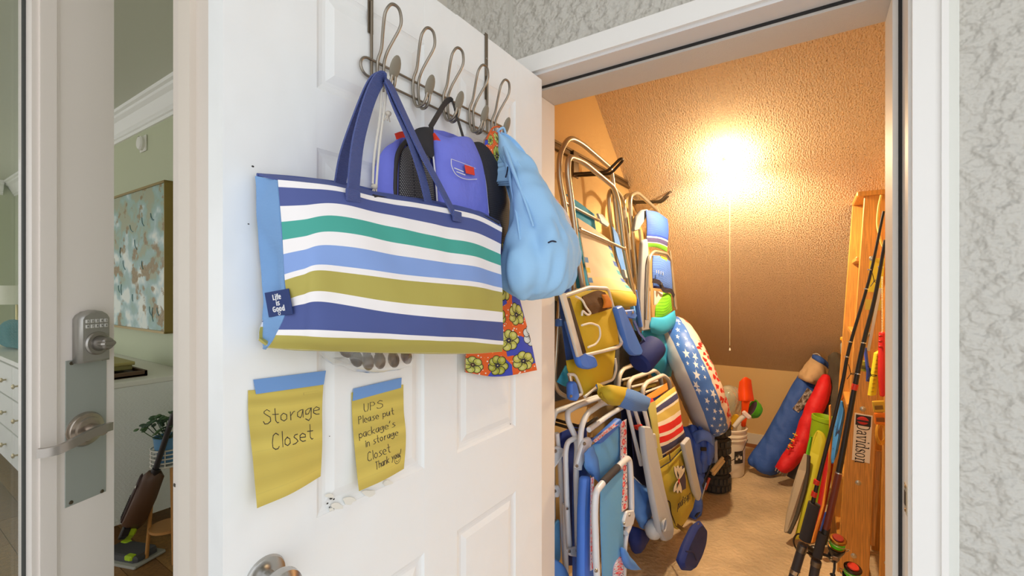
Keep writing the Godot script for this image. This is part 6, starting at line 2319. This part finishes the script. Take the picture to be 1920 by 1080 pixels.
	s.box(at(1400, 778, 3.35), Vector3(0.07, 0.03, 0.03), 0.008, Basis(Vector3.BACK, -0.7))
	obj("head", s, mat(c8(236, 214, 206), 0.45), t)
	settle(t)
	t = thing("toy_trowel", "yellow plastic toy trowel standing in the bucket", "toy trowel")
	dplate("blade", mat(c8(226, 176, 28), 0.45), 0.012, [1372, 778, 3.42, 1384, 776, 3.40, 1388, 790, 3.41, 1376, 800, 3.43, 1368, 796, 3.44], t, 0.003, "", 0.02)
	s = Shape.new()
	s.tube(ds([1368, 776, 3.46, 1372, 805, 3.44]), 0.009, 10)
	obj("handle", s, mat(c8(196, 140, 44), 0.5), t)
	settle(t)

	# long blue tent bag
	t = thing("tent_bag", "long royal blue cloth tent bag with beige flap leaning on the back wall", "tent bag")
	var royal := bumpy(c8(52, 92, 172), 0.7, fold_n, 0.4, 6.0)
	dsheet("sleeve", royal, [
		[1496, 704, 3.50, 1512, 712, 3.44, 1534, 718, 3.46],
		[1478, 735, 3.50, 1502, 745, 3.42, 1526, 752, 3.46],
		[1456, 775, 3.48, 1484, 790, 3.40, 1508, 802, 3.44],
		[1430, 820, 3.46, 1462, 835, 3.38, 1486, 846, 3.42],
		[1403, 858, 3.44, 1434, 872, 3.36, 1458, 884, 3.40],
		[1406, 870, 3.44, 1430, 884, 3.38, 1450, 888, 3.40]], t, 0.046, 0.05, 0.020)
	var beige := bumpy(c8(206, 172, 128), 0.8, fold_n, 0.5, 8.0)
	dsheet("flap", beige, [[1522, 668, 3.48, 1536, 676, 3.42, 1552, 688, 3.46], [1508, 690, 3.48, 1526, 700, 3.39, 1546, 712, 3.43], [1496, 708, 3.48, 1512, 716, 3.38, 1528, 722, 3.42]], t, 0.036, 0.03, 0.015)
	dsheet("cap", royal, [[1524, 664, 3.47, 1538, 670, 3.42, 1554, 682, 3.45], [1522, 672, 3.46, 1536, 680, 3.39, 1552, 692, 3.43]], t, 0.02, 0.02, 0.006)
	s = Shape.new()
	s.tube(spline(ds([1524, 664, 3.45, 1534, 664, 3.42, 1544, 676, 3.40, 1556, 690, 3.42, 1580, 698, 3.44]), 6), 0.003, 6)
	obj("cord", s, mat(c8(210, 206, 196), 0.8), t)
	var ci := blank(128, 256, c8(150, 128, 104))
	var nz := noise_image(128, 0.012, 3, 77)
	for y in 256:
		for x in 128:
			var k := nz.get_pixel(x, y % 128).r
			ci.set_pixel(x, y, c8(90, 74, 60).lerp(c8(222, 214, 200), clampf(k * 1.6 - 0.3, 0, 1)))
	dsheet("photo_label", printed(ci, 0.6), [[1514, 727, 3.385, 1525, 736, 3.375], [1500, 748, 3.375, 1511, 758, 3.365], [1486, 766, 3.365, 1497, 774, 3.355]], t, 0.0, 0.0, 0.001, "printed picture label")
	settle(t)

	# red umbrella bag
	t = thing("umbrella_bag", "long red umbrella bag with yellow lettering leaning beside the blue tent bag", "umbrella bag")
	var red := bumpy(c8(226, 30, 36), 0.62, fold_n, 0.5, 7.0)
	dsheet("sleeve", red, [
		[1544, 702, 3.310, 1550, 702, 3.270, 1555, 704, 3.290],
		[1528, 730, 3.290, 1540, 736, 3.230, 1554, 738, 3.260],
		[1508, 775, 3.270, 1520, 782, 3.210, 1532, 788, 3.240],
		[1490, 820, 3.250, 1504, 828, 3.190, 1515, 834, 3.220],
		[1470, 850, 3.230, 1484, 860, 3.170, 1496, 868, 3.200],
		[1453, 876, 3.210, 1463, 884, 3.170, 1474, 888, 3.190]], t, 0.033, 0.03, 0.013)
	var p0 := at(1492, 812, 3.172)
	var p1 := at(1477, 842, 3.148)
	var tx := (p1 - p0).normalized()
	var tz := (EYE - p0).normalized()
	tz = (tz - tx * tz.dot(tx)).normalized()
	var ty := tz.cross(tx)
	var lb := obj("print_panel", Shape.new().box((p0 + p1) / 2.0 - tz * 0.002, Vector3(0.14, 0.004, 0.002), 0.0, Basis(tx, ty, tz)), mat(c8(196, 160, 30), 0.6), t)
	for k in 6:                                         # illegible yellow marks of the print
		s = Shape.new()
		s.box(p0 + tx * (0.012 + 0.022 * k) + tz * 0.001 + ty * [0.0, 0.004, -0.003, 0.002, 0.005, 0.0][k], Vector3([0.006, 0.012, 0.007, 0.014, 0.006, 0.010][k], [0.03, 0.014, 0.032, 0.02, 0.03, 0.016][k], 0.002), 0.0005, Basis(tx, ty, tz))
		obj("yellow_mark", s, mat([c8(236, 190, 40), c8(60, 44, 30)][k % 2], 0.6), t)
	for k in 5:
		s = Shape.new()
		s.tube(ds([1456 + k * 4.4, 877 + k * 2.6, 3.180, 1453.5 + k * 4.4, 883 + k * 2.6, 3.175]), 0.004, 8)
		obj("rib_tip", s, STEEL, t, "metal rib tip")
	settle(t)

	# dark net bag in the corner
	var nb := dsheet("net_bag", bumpy(c8(92, 82, 66), 0.9, stucco_n, 0.9, 9.0), [[1552, 668, 3.30, 1566, 660, 3.26, 1584, 670, 3.28], [1556, 720, 3.34, 1570, 720, 3.27, 1586, 725, 3.30], [1545, 780, 3.30, 1556, 790, 3.22, 1574, 790, 3.26], [1526, 830, 3.26, 1540, 835, 3.18, 1556, 835, 3.22]], null, 0.03, 0.02, 0.03)
	tag(nb, "dark grey brown net bag slumped in the corner behind the red umbrella bag", "net bag")
	nb = dsheet("sleeve_bag", bumpy(c8(66, 62, 54), 0.8, fold_n, 0.5, 7.0), [[1518, 800, 3.27, 1526, 800, 3.24, 1534, 804, 3.25], [1500, 840, 3.25, 1510, 844, 3.20, 1518, 848, 3.22], [1476, 893, 3.23, 1486, 898, 3.18, 1500, 900, 3.20]], null, 0.02, 0.015, 0.01)
	tag(nb, "dark olive cloth sleeve between the red umbrella bag and the bodyboards", "bag")


# ---------------------------------------------------------------- the right side: boards, rods, ladder
func closet_right() -> void:
	var s := Shape.new()
	# lime cup-shaped pail
	var t := thing("foam_roll", "lime green rolled foam mat standing behind the bodyboards", "foam mat")
	var lime := mat(c8(150, 190, 30), 0.4)
	var pc := at(1524, 938, 2.98)
	pc.y = 0.008
	var pb := Basis(Vector3.BACK, -0.12)
	s.lathe([[0.0, 0.0], [0.066, 0.0], [0.070, 0.53], [0.074, 0.535], [0.074, 0.56], [0.066, 0.562], [0.058, 0.54], [0.056, 0.45], [0.0, 0.45]], Transform3D(pb, pc), 28)
	obj("roll", s, lime, t)
	s = Shape.new()
	s.tube(spline(PackedVector3Array([pc + pb * Vector3(-0.071, 0.3, 0.012), pc + pb * Vector3(-0.0, 0.29, 0.0735), pc + pb * Vector3(0.071, 0.3, 0.012)]), 8), 0.003, 6)
	obj("tie", s, mat(c8(96, 130, 20), 0.6), t)
	settle(t)

	# bodyboards standing edge-on
	t = thing("bodyboard", "lime yellow bodyboard with green edge and rounded top, standing behind the fishing rods", "bodyboard")
	dplate("deck", mat(c8(196, 190, 44), 0.5), 0.035, [1535, 806, 2.62, 1544, 812, 2.60, 1549, 826, 2.58, 1542, 860, 2.56, 1530, 910, 2.52, 1516, 965, 2.48, 1500, 1010, 2.46, 1490, 1012, 2.48, 1506, 950, 2.54, 1512, 900, 2.58, 1520, 850, 2.62, 1526, 818, 2.63], t, 0.01)
	dplate("edge", mat(c8(106, 196, 40), 0.5), 0.04, [1524, 818, 2.66, 1520, 850, 2.65, 1512, 900, 2.61, 1505, 960, 2.57, 1500, 960, 2.58, 1507, 900, 2.62, 1513, 850, 2.66, 1518, 826, 2.68], t, 0.006, "bright green edge", 0.01)
	settle(t)
	t = thing("skimboard", "worn grey brown skimboard leaning in front of the lime bodyboard", "skimboard")
	dplate("deck", bumpy(c8(168, 152, 128), 0.8, stucco_n, 0.5, 12.0), 0.022, [1508, 850, 2.60, 1515, 853, 2.58, 1513, 885, 2.56, 1507, 920, 2.54, 1492, 968, 2.50, 1478, 999, 2.47, 1470, 999, 2.48, 1474, 965, 2.52, 1484, 920, 2.56, 1496, 880, 2.60], t, 0.004)
	dplate("rim", mat(c8(64, 56, 44), 0.6), 0.026, [1513, 852, 2.575, 1517, 854, 2.575, 1515, 886, 2.555, 1509, 922, 2.535, 1494, 970, 2.495, 1480, 1000, 2.465, 1476, 1000, 2.465, 1491, 968, 2.49, 1505, 920, 2.53, 1511, 885, 2.555], t, 0.002, "dark rim", 0.01)
	settle(t)
	t = thing("bodyboard", "red bodyboard with an orange edge standing between the two fishing rods", "bodyboard")
	dplate("deck", mat(c8(186, 30, 26), 0.45), 0.03, [1556, 838, 2.50, 1564, 858, 2.48, 1558, 900, 2.46, 1546, 960, 2.42, 1530, 1012, 2.40, 1520, 1014, 2.41, 1530, 960, 2.44, 1542, 890, 2.48, 1548, 848, 2.50], t, 0.006)
	dplate("edge", mat(c8(232, 150, 60), 0.5), 0.034, [1554, 760, 2.49, 1558, 758, 2.49, 1560, 820, 2.475, 1558, 880, 2.45, 1546, 950, 2.42, 1528, 1016, 2.39, 1520, 1018, 2.39, 1540, 950, 2.43, 1552, 880, 2.46, 1555, 820, 2.48], t, 0.004, "orange edge", 0.008)
	settle(t)
	t = thing("bodyboard", "sky blue bodyboard with a dark print standing just left of the ladder", "bodyboard")
	var bi := blank(128, 512, c8(66, 142, 214))
	for k in 7:
		stroke(bi, Vector2(30 + k * 9, 120 + k * 40), Vector2(80 - k * 4, 190 + k * 36), 4.0, c8(30, 40, 70))
	dplate("deck", printed(bi, 0.45), 0.03, [1572, 750, 2.46, 1580, 752, 2.44, 1584, 775, 2.44, 1578, 810, 2.42, 1570, 850, 2.40, 1560, 872, 2.39, 1558, 860, 2.40, 1562, 820, 2.43, 1566, 780, 2.45], t, 0.006)
	dplate("edge", mat(c8(226, 120, 40), 0.5), 0.034, [1570, 742, 2.47, 1578, 738, 2.46, 1582, 746, 2.455, 1576, 752, 2.46], t, 0.004, "orange tip", 0.006)
	dplate("lower_deck", mat(c8(34, 74, 170), 0.45), 0.03, [1548, 960, 2.36, 1556, 960, 2.36, 1548, 1000, 2.34, 1540, 1016, 2.33, 1533, 1016, 2.34], t, 0.004)
	settle(t)

	# stepladder: treads between two front rails, two slimmer rear rails
	var wood: StandardMaterial3D = mat(c8(255, 184, 84), 0.4).duplicate()
	wood.albedo_texture = grain_t
	wood.uv1_triplanar = true
	wood.uv1_scale = Vector3(4.0, 0.9, 4.0)
	wood.clearcoat_enabled = true
	wood.clearcoat = 0.3
	var ld := thing("stepladder", "orange varnished wooden stepladder folded against the right closet wall", "stepladder")
	var zn := -2.765
	var near := func(y: float, off: float) -> Vector3:
		return Vector3(lerpf(0.147, 0.236, y / 1.84) + off, y, zn + 0.02 * y / 1.84)
	for k in 2:
		s = Shape.new()
		var dz := -0.40 * k
		var sh := -0.03 * k
		var p := PackedVector3Array()
		for q in [[0.0, -0.062], [0.0, 0.062], [1.84, 0.045], [1.84, -0.045]]:
			p.append(near.call(q[0], q[1] + sh) + Vector3(0, 0, dz * lerpf(1.0, 0.72, q[0] / 1.84)))
		s.plate(p, 0.024, 0.003)
		obj("side_rail", s, wood, ld)
	for y in [0.10, 0.46, 0.82, 1.18, 1.54]:
		s = Shape.new()
		var zl := -0.40 * lerpf(1.0, 0.72, y / 1.84)
		var c: Vector3 = near.call(y, -0.012)
		s.box(c + Vector3(0, 0, zl / 2.0), Vector3(0.10, 0.022, absf(zl) - 0.026), 0.003)
		obj("tread", s, wood, ld)
		s = Shape.new()
		var bp: Vector3 = near.call(y, 0.0) + Vector3(0, 0, 0.0125)
		s.lathe([[0.0, 0.003], [0.010, 0.002], [0.0125, 0.0]], Transform3D(Basis(Vector3.RIGHT, Vector3.BACK, Vector3.DOWN), bp), 18)
		s.lathe([[0.0, 0.006], [0.005, 0.005], [0.006, 0.002]], Transform3D(Basis(Vector3.RIGHT, Vector3.BACK, Vector3.DOWN), bp), 12)
		obj("bolt", s, mat(c8(190, 182, 166), 0.3, 0.85), ld)
	s = Shape.new()
	s.box(near.call(1.85, -0.01) + Vector3(0, 0, -0.145), Vector3(0.13, 0.024, 0.33), 0.004)
	obj("top_cap", s, wood, ld)
	for k in 2:
		s = Shape.new()
		var dz := -0.36 * k
		s.plate(PackedVector3Array([Vector3(0.245, 0, zn + 0.03 + dz), Vector3(0.30, 0, zn + 0.03 + dz), Vector3(0.325, 1.75, zn + 0.05 + dz * 0.7), Vector3(0.28, 1.75, zn + 0.05 + dz * 0.7)]), 0.022, 0.003)
		obj("rear_rail", s, wood, ld)
	s = Shape.new()
	s.plate(PackedVector3Array([Vector3(0.205, 0.16, zn - 0.02), Vector3(0.235, 0.16, zn - 0.02), Vector3(0.262, 0.62, zn - 0.02), Vector3(0.232, 0.62, zn - 0.02)]), 0.018, 0.002)
	obj("rear_brace", s, wood, ld)
	s = Shape.new()
	s.lathe([[0.0, 0.005], [0.009, 0.003], [0.012, 0.0]], Transform3D(Basis(Vector3.RIGHT, Vector3.BACK, Vector3.DOWN), Vector3(0.275, 0.12, zn + 0.042)), 16)
	obj("bolt", s, mat(c8(190, 182, 166), 0.3, 0.85), ld)
	s = Shape.new()
	s.plate(PackedVector3Array([near.call(1.40, 0.03) + Vector3(0, 0, 0.02), near.call(1.40, 0.042) + Vector3(0, 0, 0.02), near.call(1.10, 0.012) + Vector3(0, 0, 0.02), near.call(1.10, 0.0) + Vector3(0, 0, 0.02)]), 0.004, 0.001)
	obj("spreader", s, mat(c8(196, 194, 188), 0.35, 0.8), ld, "grey metal spreader bar")
	# maker's sticker
	var lo: Vector3 = near.call(0.565, 0.0)
	var hi: Vector3 = near.call(0.795, 0.0)
	var down := (lo - hi).normalized()
	var side := Vector3.BACK.cross(down).normalized()
	var mid := (lo + hi) / 2.0 + Vector3(0.004, 0, 0.0135)
	s = Shape.new()
	s.box(mid, Vector3(lo.distance_to(hi), 0.068, 0.0012), 0.0003, Basis(down, side, Vector3.BACK))
	var st := obj("maker_sticker", s, mat(c8(240, 230, 214), 0.5), ld, "white sticker with black lettering")
	var lb := Basis(down, side, Vector3.BACK)
	s = Shape.new()
	s.box(mid - down * 0.084 + Vector3(0, 0, 0.001), Vector3(0.05, 0.058, 0.001), 0.0, lb)
	obj("logo_panel", s, mat(c8(36, 28, 28), 0.5), st)
	s = Shape.new()
	s.ball(mid - down * 0.084 + Vector3(0, 0, 0.0016) - side * 0.002, Vector3(0.019, 0.023, 0.001), lb, 20)
	obj("logo_oval", s, mat(c8(206, 40, 34), 0.5), st, "red oval emblem")
	s = Shape.new()
	s.box(mid - down * 0.082 + Vector3(0, 0, 0.003), Vector3(0.008, 0.05, 0.0008), 0.0, lb)
	obj("logo_bar", s, mat(c8(36, 28, 28), 0.5), st)
	lettering("lettering", "Davidson", 0.055, mat(c8(34, 30, 30), 0.5), Transform3D(lb.scaled_local(Vector3(0.78, 1.2, 1)), mid + down * 0.028 + Vector3(0, 0, 0.0008)), st, "Droid Serif")
	s = Shape.new()
	var y0: Vector3 = near.call(1.46, 0.018)
	s.box(y0 + Vector3(0, 0, 0.0135), Vector3(0.055, 0.16, 0.001), 0.0002, Basis(Vector3.BACK, -0.05))
	obj("caution_sticker", s, mat(c8(206, 190, 50), 0.5), ld, "yellow sticker near the top")
	s = Shape.new()
	s.box((near.call(1.32, 0.014) as Vector3) + Vector3(0, 0, 0.0135), Vector3(0.06, 0.05, 0.001), 0.0002, Basis(Vector3.BACK, -0.05))
	obj("caution_sticker", s, mat(c8(196, 176, 70), 0.5), ld, "yellow sticker near the top")
	settle(ld)

	# things hung beside the ladder
	t = thing("spirit_level", "yellow level hanging beside the ladder next to a red bar", "level")
	dplate("body", mat(c8(226, 206, 40), 0.5), 0.02, [1641, 662, 2.02, 1652, 656, 2.02, 1640, 740, 2.02, 1629, 742, 2.02], t, 0.002, "", 0.003)
	s = Shape.new()
	for k in 10:
		s.box(at(1646 - k * 1.15, 668 + k * 7.4, 2.008), Vector3(0.012, 0.0016, 0.002), 0.0, Basis(Vector3.UP, YAW))
	obj("graduation", s, mat(c8(120, 104, 30), 0.6), t).set_meta("kind", "stuff")
	settle(t)
	t = thing("hand_saw", "red handled tool hanging at the doorway's right edge behind the yellow level", "tool")
	dplate("grip", mat(c8(206, 34, 30), 0.45), 0.03, [1650, 622, 2.0, 1658, 622, 2.0, 1659, 740, 1.98, 1652, 745, 1.98, 1648, 700, 1.99, 1649, 650, 2.0], t, 0.006)
	s = Shape.new()
	for k in 3:
		s.ball(at(1651, 630 + k * 10, 1.985), Vector3(0.008, 0.006, 0.008), Basis.IDENTITY, 10)
	obj("grip_rib", s, mat(c8(170, 24, 24), 0.5), t)
	settle(t)
	t = thing("cord_loop", "thin yellow cord looped over the ladder's top at the right jamb", "cord")
	s = Shape.new()
	s.tube(spline(ds([1652, 366, 2.06, 1647, 390, 2.05, 1645, 420, 2.05, 1650, 446, 2.04, 1655, 462, 2.04]), 8), 0.004, 8)
	obj("cord", s, mat(c8(226, 210, 120), 0.6), t)
	settle(t)
	t = thing("light_chain", "pale bead chain hanging down beside the right jamb next to the ladder", "chain")
	s = Shape.new()
	for k in 38:
		s.ball(at(1654.5, 520 + k * 3.0, 2.02), Vector3(0.0035, 0.0032, 0.0035), Basis.IDENTITY, 8)
	obj("beads", s, mat(c8(232, 216, 180), 0.5), t).set_meta("kind", "stuff")
	settle(t)
	var k2 := 0
	for q in [[1648, 762, 1.99, c8(206, 170, 60), c8(120, 92, 40), "small clear packet with yellow print hanging lowest but one beside the ladder"], [1651, 785, 1.98, c8(226, 120, 30), c8(120, 70, 30), "small orange packet with a dark mark hanging by the right jamb"], [1652, 812, 1.98, c8(214, 150, 40), c8(190, 110, 20), "coil of amber cord hanging lowest beside the ladder"], [1617, 686, 2.14, c8(196, 196, 70), c8(110, 110, 50), "small yellow green packet taped to the ladder's rail behind the rod"]]:
		t = thing("tackle_packet", q[5], "packet", "packets hung beside the ladder")
		s = Shape.new()
		if k2 == 2:
			for m in 4:
				var ring := PackedVector3Array()
				for j in 21:
					var f := TAU * j / 20.0
					ring.append(at(q[0] + (7 + m) * cos(f + m), q[1] + (16 + m * 2) * sin(f + m), q[2] + 0.006 * m))
				s.tube(ring, 0.003, 6)
			obj("coil", s, mat(q[3], 0.5), t)
		else:
			s.box(at(q[0], q[1], q[2]), Vector3(0.045, 0.05, 0.012), 0.003, Basis(Vector3.UP, YAW * 0.5) * Basis(Vector3.BACK, 0.15 - 0.1 * k2))
			obj("packet", s, mat(q[3], 0.35), t)
			s = Shape.new()
			s.box(at(q[0], q[1] + 2, q[2] - 0.008), Vector3(0.03, 0.018, 0.004), 0.001, Basis(Vector3.UP, YAW * 0.5) * Basis(Vector3.BACK, 0.15 - 0.1 * k2))
			obj("label", s, mat(q[4], 0.5), t)
		settle(t)
		k2 += 1
	t = thing("pen_clip", "slim blue plastic pump hanging on the ladder's rail behind the rods", "pump")
	s = Shape.new()
	s.tube(ds([1622, 652, 2.13, 1629, 710, 2.12]), 0.007, 10)
	obj("tube", s, mat(c8(60, 84, 190), 0.4), t)
	s = Shape.new()
	s.tube(ds([1629, 690, 2.11, 1628, 715, 2.11]), 0.009, 10)
	obj("cap", s, mat(c8(44, 60, 140), 0.4), t)
	settle(t)
	t = thing("spray_bottle", "small clear bottle with a yellow top on the ladder's far side", "bottle")
	var bc := at(1587, 668, 2.62)
	s = Shape.new()
	s.lathe([[0.0, 0.0], [0.025, 0.0], [0.028, 0.02], [0.028, 0.07], [0.016, 0.088], [0.0, 0.088]], Transform3D(Basis.IDENTITY, bc), 20)
	obj("body", s, mat(c8(146, 152, 150), 0.25), t)
	s = Shape.new()
	s.box(bc + Vector3(0.006, 0.10, 0), Vector3(0.07, 0.022, 0.03), 0.005)
	obj("top", s, mat(c8(238, 166, 30), 0.45), t)
	s = Shape.new()
	for k in 5:
		s.box(bc + Vector3(-0.02 + 0.012 * k, 0.087, 0.014), Vector3(0.006, 0.008, 0.006), 0.001)
	obj("teeth", s, mat(c8(226, 150, 26), 0.5), t)
	s = Shape.new()
	s.lathe([[0.0, -0.04], [0.018, -0.04], [0.02, -0.03], [0.02, 0.0], [0.0, 0.0]], Transform3D(Basis.IDENTITY, bc), 16)
	obj("foot", s, mat(c8(206, 150, 40), 0.45), t)
	settle(t)

	fishing()


func fishing() -> void:
	var black := mat(c8(30, 27, 26), 0.38)
	var brown := mat(c8(112, 48, 34), 0.3)
	var foam := mat(c8(52, 48, 50), 0.85)
	var red := mat(c8(206, 48, 30), 0.35)
	var chrome := mat(c8(200, 196, 190), 0.2, 0.95)
	var s := Shape.new()
	var jobs := [
		["fishing_rod", "left fishing rod, black with red bands and a dark foam grip", [1657, 396, 1.80, 1630, 523, 1.83, 1593, 650, 1.86, 1575, 740, 1.88, 1532, 910, 1.92, 1524, 944, 1.93], [1527, 944, 1.928, 1509, 1012, 1.945], [1506, 1020, 1.948, 1470, 1140, 1.97]],
		["fishing_rod", "right fishing rod, black and reddish brown, beside the ladder with two reels below", [1660, 450, 1.76, 1640, 560, 1.78, 1620, 640, 1.80, 1600, 740, 1.82, 1573, 885, 1.85], [1543, 1000, 1.885, 1532, 1045, 1.89], [1531, 1050, 1.892, 1515, 1140, 1.90]]]
	for k in 2:
		var j = jobs[k]
		var t := thing(j[0], j[1], "fishing rod", "fishing rods")
		s = Shape.new()
		var p := spline(ds(j[2]), 4)
		p.reverse()
		s.tube(p, 0.0085 if k == 0 else 0.0105, 12, false, 0.55)
		obj("blank", s, black, t)
		s = Shape.new()
		if k == 1:
			s.tube(spline(ds([1573, 886, 1.85, 1560, 945, 1.868, 1549, 992, 1.88]), 4), 0.0125, 12)
			obj("lower_blank", s, brown, t, "reddish brown lower section")
			s = Shape.new()
			s.tube(ds([1550, 988, 1.881, 1543, 1018, 1.886]), 0.014, 12)
			obj("hook_keeper", s, black, t)
		for q in ([[1532, 900, 1.917, 1530, 908, 1.919], [1528, 922, 1.924, 1525.5, 931, 1.926]] if k == 0 else [[1604, 720, 1.815, 1601.5, 731, 1.817]]):
			s = Shape.new()
			s.tube(ds(q), 0.0112, 12)
			obj("red_band", s, red, t, "red thread band")
		for q in ([[1631, 505], [1624, 541], [1594, 640], [1588, 668]] if k == 0 else [[1651, 500], [1619, 642], [1609, 700], [1573, 886]]):
			s = Shape.new()
			var d := 1.83 if k == 0 else (1.85 if q[1] > 800 else 1.80)
			s.tube(PackedVector3Array([at(q[0], q[1], d), at(q[0] - 0.4, q[1] + 2, d)]), 0.0078 if k == 0 else (0.0128 if q[1] > 800 else 0.0088), 12)
			obj("silver_wrap", s, chrome, t)
		# line guides stand off the blank
		for q in ([[1634, 523, 1.83], [1590, 697, 1.87]] if k == 0 else [[1628, 700, 1.81]]):
			s = Shape.new()
			var c := at(q[0] + 10, q[1] + 4, q[2])
			var ring := PackedVector3Array()
			for m in 17:
				var f := TAU * m / 16.0
				ring.append(c + Vector3(0.010 * cos(f), 0.004 * sin(f), 0.010 * sin(f)))
			s.tube(ring, 0.0014, 6)
			s.tube(PackedVector3Array([at(q[0] - 2, q[1] + 14, q[2]), c + Vector3(-0.008, 0, 0)]), 0.0014, 6)
			s.tube(PackedVector3Array([at(q[0] + 1, q[1] - 14, q[2]), c + Vector3(-0.008, 0, 0)]), 0.0014, 6)
			obj("line_guide", s, mat(c8(44, 40, 38), 0.3, 0.7), t)
		s = Shape.new()
		p = ds(j[3])
		s.tube(PackedVector3Array([p[0], p[0].lerp(p[1], 0.15), p[0].lerp(p[1], 0.85), p[1]]), 0.0225 if k == 0 else 0.017, 16)
		obj("fore_grip", s, foam, t, "dark foam grip")
		s = Shape.new()
		p = ds(j[4])
		s.tube(p, 0.0175, 16)
		obj("reel_seat", s, mat(c8(56, 54, 60), 0.45), t)
		for q in [0.02, 0.40, 0.75]:
			s = Shape.new()
			var a: Vector3 = p[0].lerp(p[1], q)
			s.tube(PackedVector3Array([a, a.lerp(p[1], 0.10)]), 0.0195, 16)
			obj("seat_ring", s, chrome if q > 0.3 else mat(c8(120, 112, 104), 0.3, 0.8), t)
		settle(t)
	# spinning reels
	var gold := mat(c8(150, 104, 40), 0.3, 0.8)
	for k in 2:
		var c := at(1570 if k == 0 else 1598, 1018 if k == 0 else 1072, 1.88 if k == 0 else 1.82)
		var ax := Vector3(0.10, 0.94, 0.30).normalized()
		var side := ax.cross(Vector3(0, 0, 1)).normalized()
		var b := Basis(side, ax, side.cross(ax))
		var t := thing("fishing_reel", ["upper spinning reel with bright green line and a black body, mounted on the right rod", "lower spinning reel with green line and a red front cap at the bottom edge"][k], "fishing reel", "fishing reels")
		s = Shape.new()
		s.lathe([[0.016, -0.022], [0.028, -0.020], [0.029, -0.016], [0.0245, -0.014], [0.0245, 0.012], [0.030, 0.014], [0.031, 0.019], [0.027, 0.023], [0.013, 0.025], [0.0, 0.024]], Transform3D(b, c), 32)
		obj("spool", s, gold if k == 0 else mat(c8(60, 40, 34), 0.3, 0.6), t)
		s = Shape.new()
		s.lathe([[0.0246, -0.0142], [0.0275, -0.010], [0.0278, 0.008], [0.0246, 0.0125]], Transform3D(b, c), 32)
		obj("line", s, bumpy(c8(90, 220, 30), 0.5, weave_n, 0.5, 90.0), t, "bright green fishing line")
		s = Shape.new()
		s.lathe([[0.012, 0.022], [0.020, 0.026], [0.018, 0.030], [0.0, 0.031]], Transform3D(b, c), 24)
		obj("drag_knob", s, red if k == 1 else mat(c8(150, 40, 30), 0.35), t)
		s = Shape.new()
		s.lathe([[0.0, -0.075], [0.018, -0.070], [0.024, -0.050], [0.030, -0.035], [0.031, -0.022], [0.018, -0.021]], Transform3D(b, c), 28)
		obj("rotor", s, mat(c8(34, 32, 34), 0.3), t)
		s = Shape.new()
		s.ball(c - ax * 0.075 - side * 0.004, Vector3(0.022, 0.030, 0.020), b, 18)
		var bd := obj("body", s, mat(c8(28, 26, 28), 0.3), t)
		s = Shape.new()
		s.box(c - ax * 0.055 + b.z * 0.030, Vector3(0.022, 0.022, 0.006), 0.002, b)
		obj("side_plate", s, mat(c8(150, 128, 112), 0.25, 0.85), bd)
		s = Shape.new()
		s.tube(spline(PackedVector3Array([c - ax * 0.03 - side * 0.033, c + ax * 0.01 - side * 0.042 + b.z * 0.015, c + ax * 0.02 + b.z * 0.045, c - ax * 0.0 + side * 0.04 + b.z * 0.015, c - ax * 0.03 + side * 0.033]), 8), 0.0016, 8)
		obj("bail_wire", s, chrome, t)
		s = Shape.new()
		s.tube(PackedVector3Array([c - ax * 0.08, c - ax * 0.085 - side * 0.045, c - ax * 0.05 - side * 0.065]), 0.0075, 10, false, 0.7)
		obj("stem", s, mat(c8(32, 30, 32), 0.35), t)
		s = Shape.new()
		s.tube(PackedVector3Array([c - ax * 0.082 + b.z * 0.02, c - ax * 0.086 + b.z * 0.05, c - ax * 0.115 + b.z * 0.055]), 0.0045, 10)
		s.ball(c - ax * 0.12 + b.z * 0.057, Vector3(0.008, 0.014, 0.008), b, 12)
		obj("crank_handle", s, mat(c8(52, 50, 52), 0.35), t)
		s = Shape.new()
		for q in [[-0.058, 0.026], [-0.075, 0.022]]:
			s.lathe([[0.0, 0.004], [0.005, 0.003], [0.006, 0.0]], Transform3D(Basis(side, b.z, side.cross(b.z)), c + ax * q[0] - side * 0.012 + b.z * q[1]), 12)
		obj("screw", s, chrome, bd)
		settle(t)
	# bail of the reel on the left rod
	var t := thing("fishing_reel", "dark reel showing only its curved bail behind the left rod's grip", "fishing reel", "fishing reels")
	s = Shape.new()
	s.tube(spline(ds([1508, 1002, 1.97, 1494, 1002, 1.99, 1488, 1016, 1.99, 1496, 1032, 1.98, 1512, 1036, 1.965, 1528, 1044, 1.96]), 8), 0.0035, 8)
	obj("bail_wire", s, mat(c8(64, 48, 34), 0.35, 0.7), t)
	s = Shape.new()
	s.tube(ds([1512, 1024, 1.97, 1530, 1036, 1.975]), 0.010, 12)
	obj("stem", s, mat(c8(40, 36, 34), 0.4), t)
	s = Shape.new()
	s.ball(at(1527, 1036, 1.99), Vector3(0.026, 0.03, 0.026), Basis.IDENTITY, 16)
	obj("body", s, mat(c8(34, 32, 32), 0.35), t)
	settle(t)
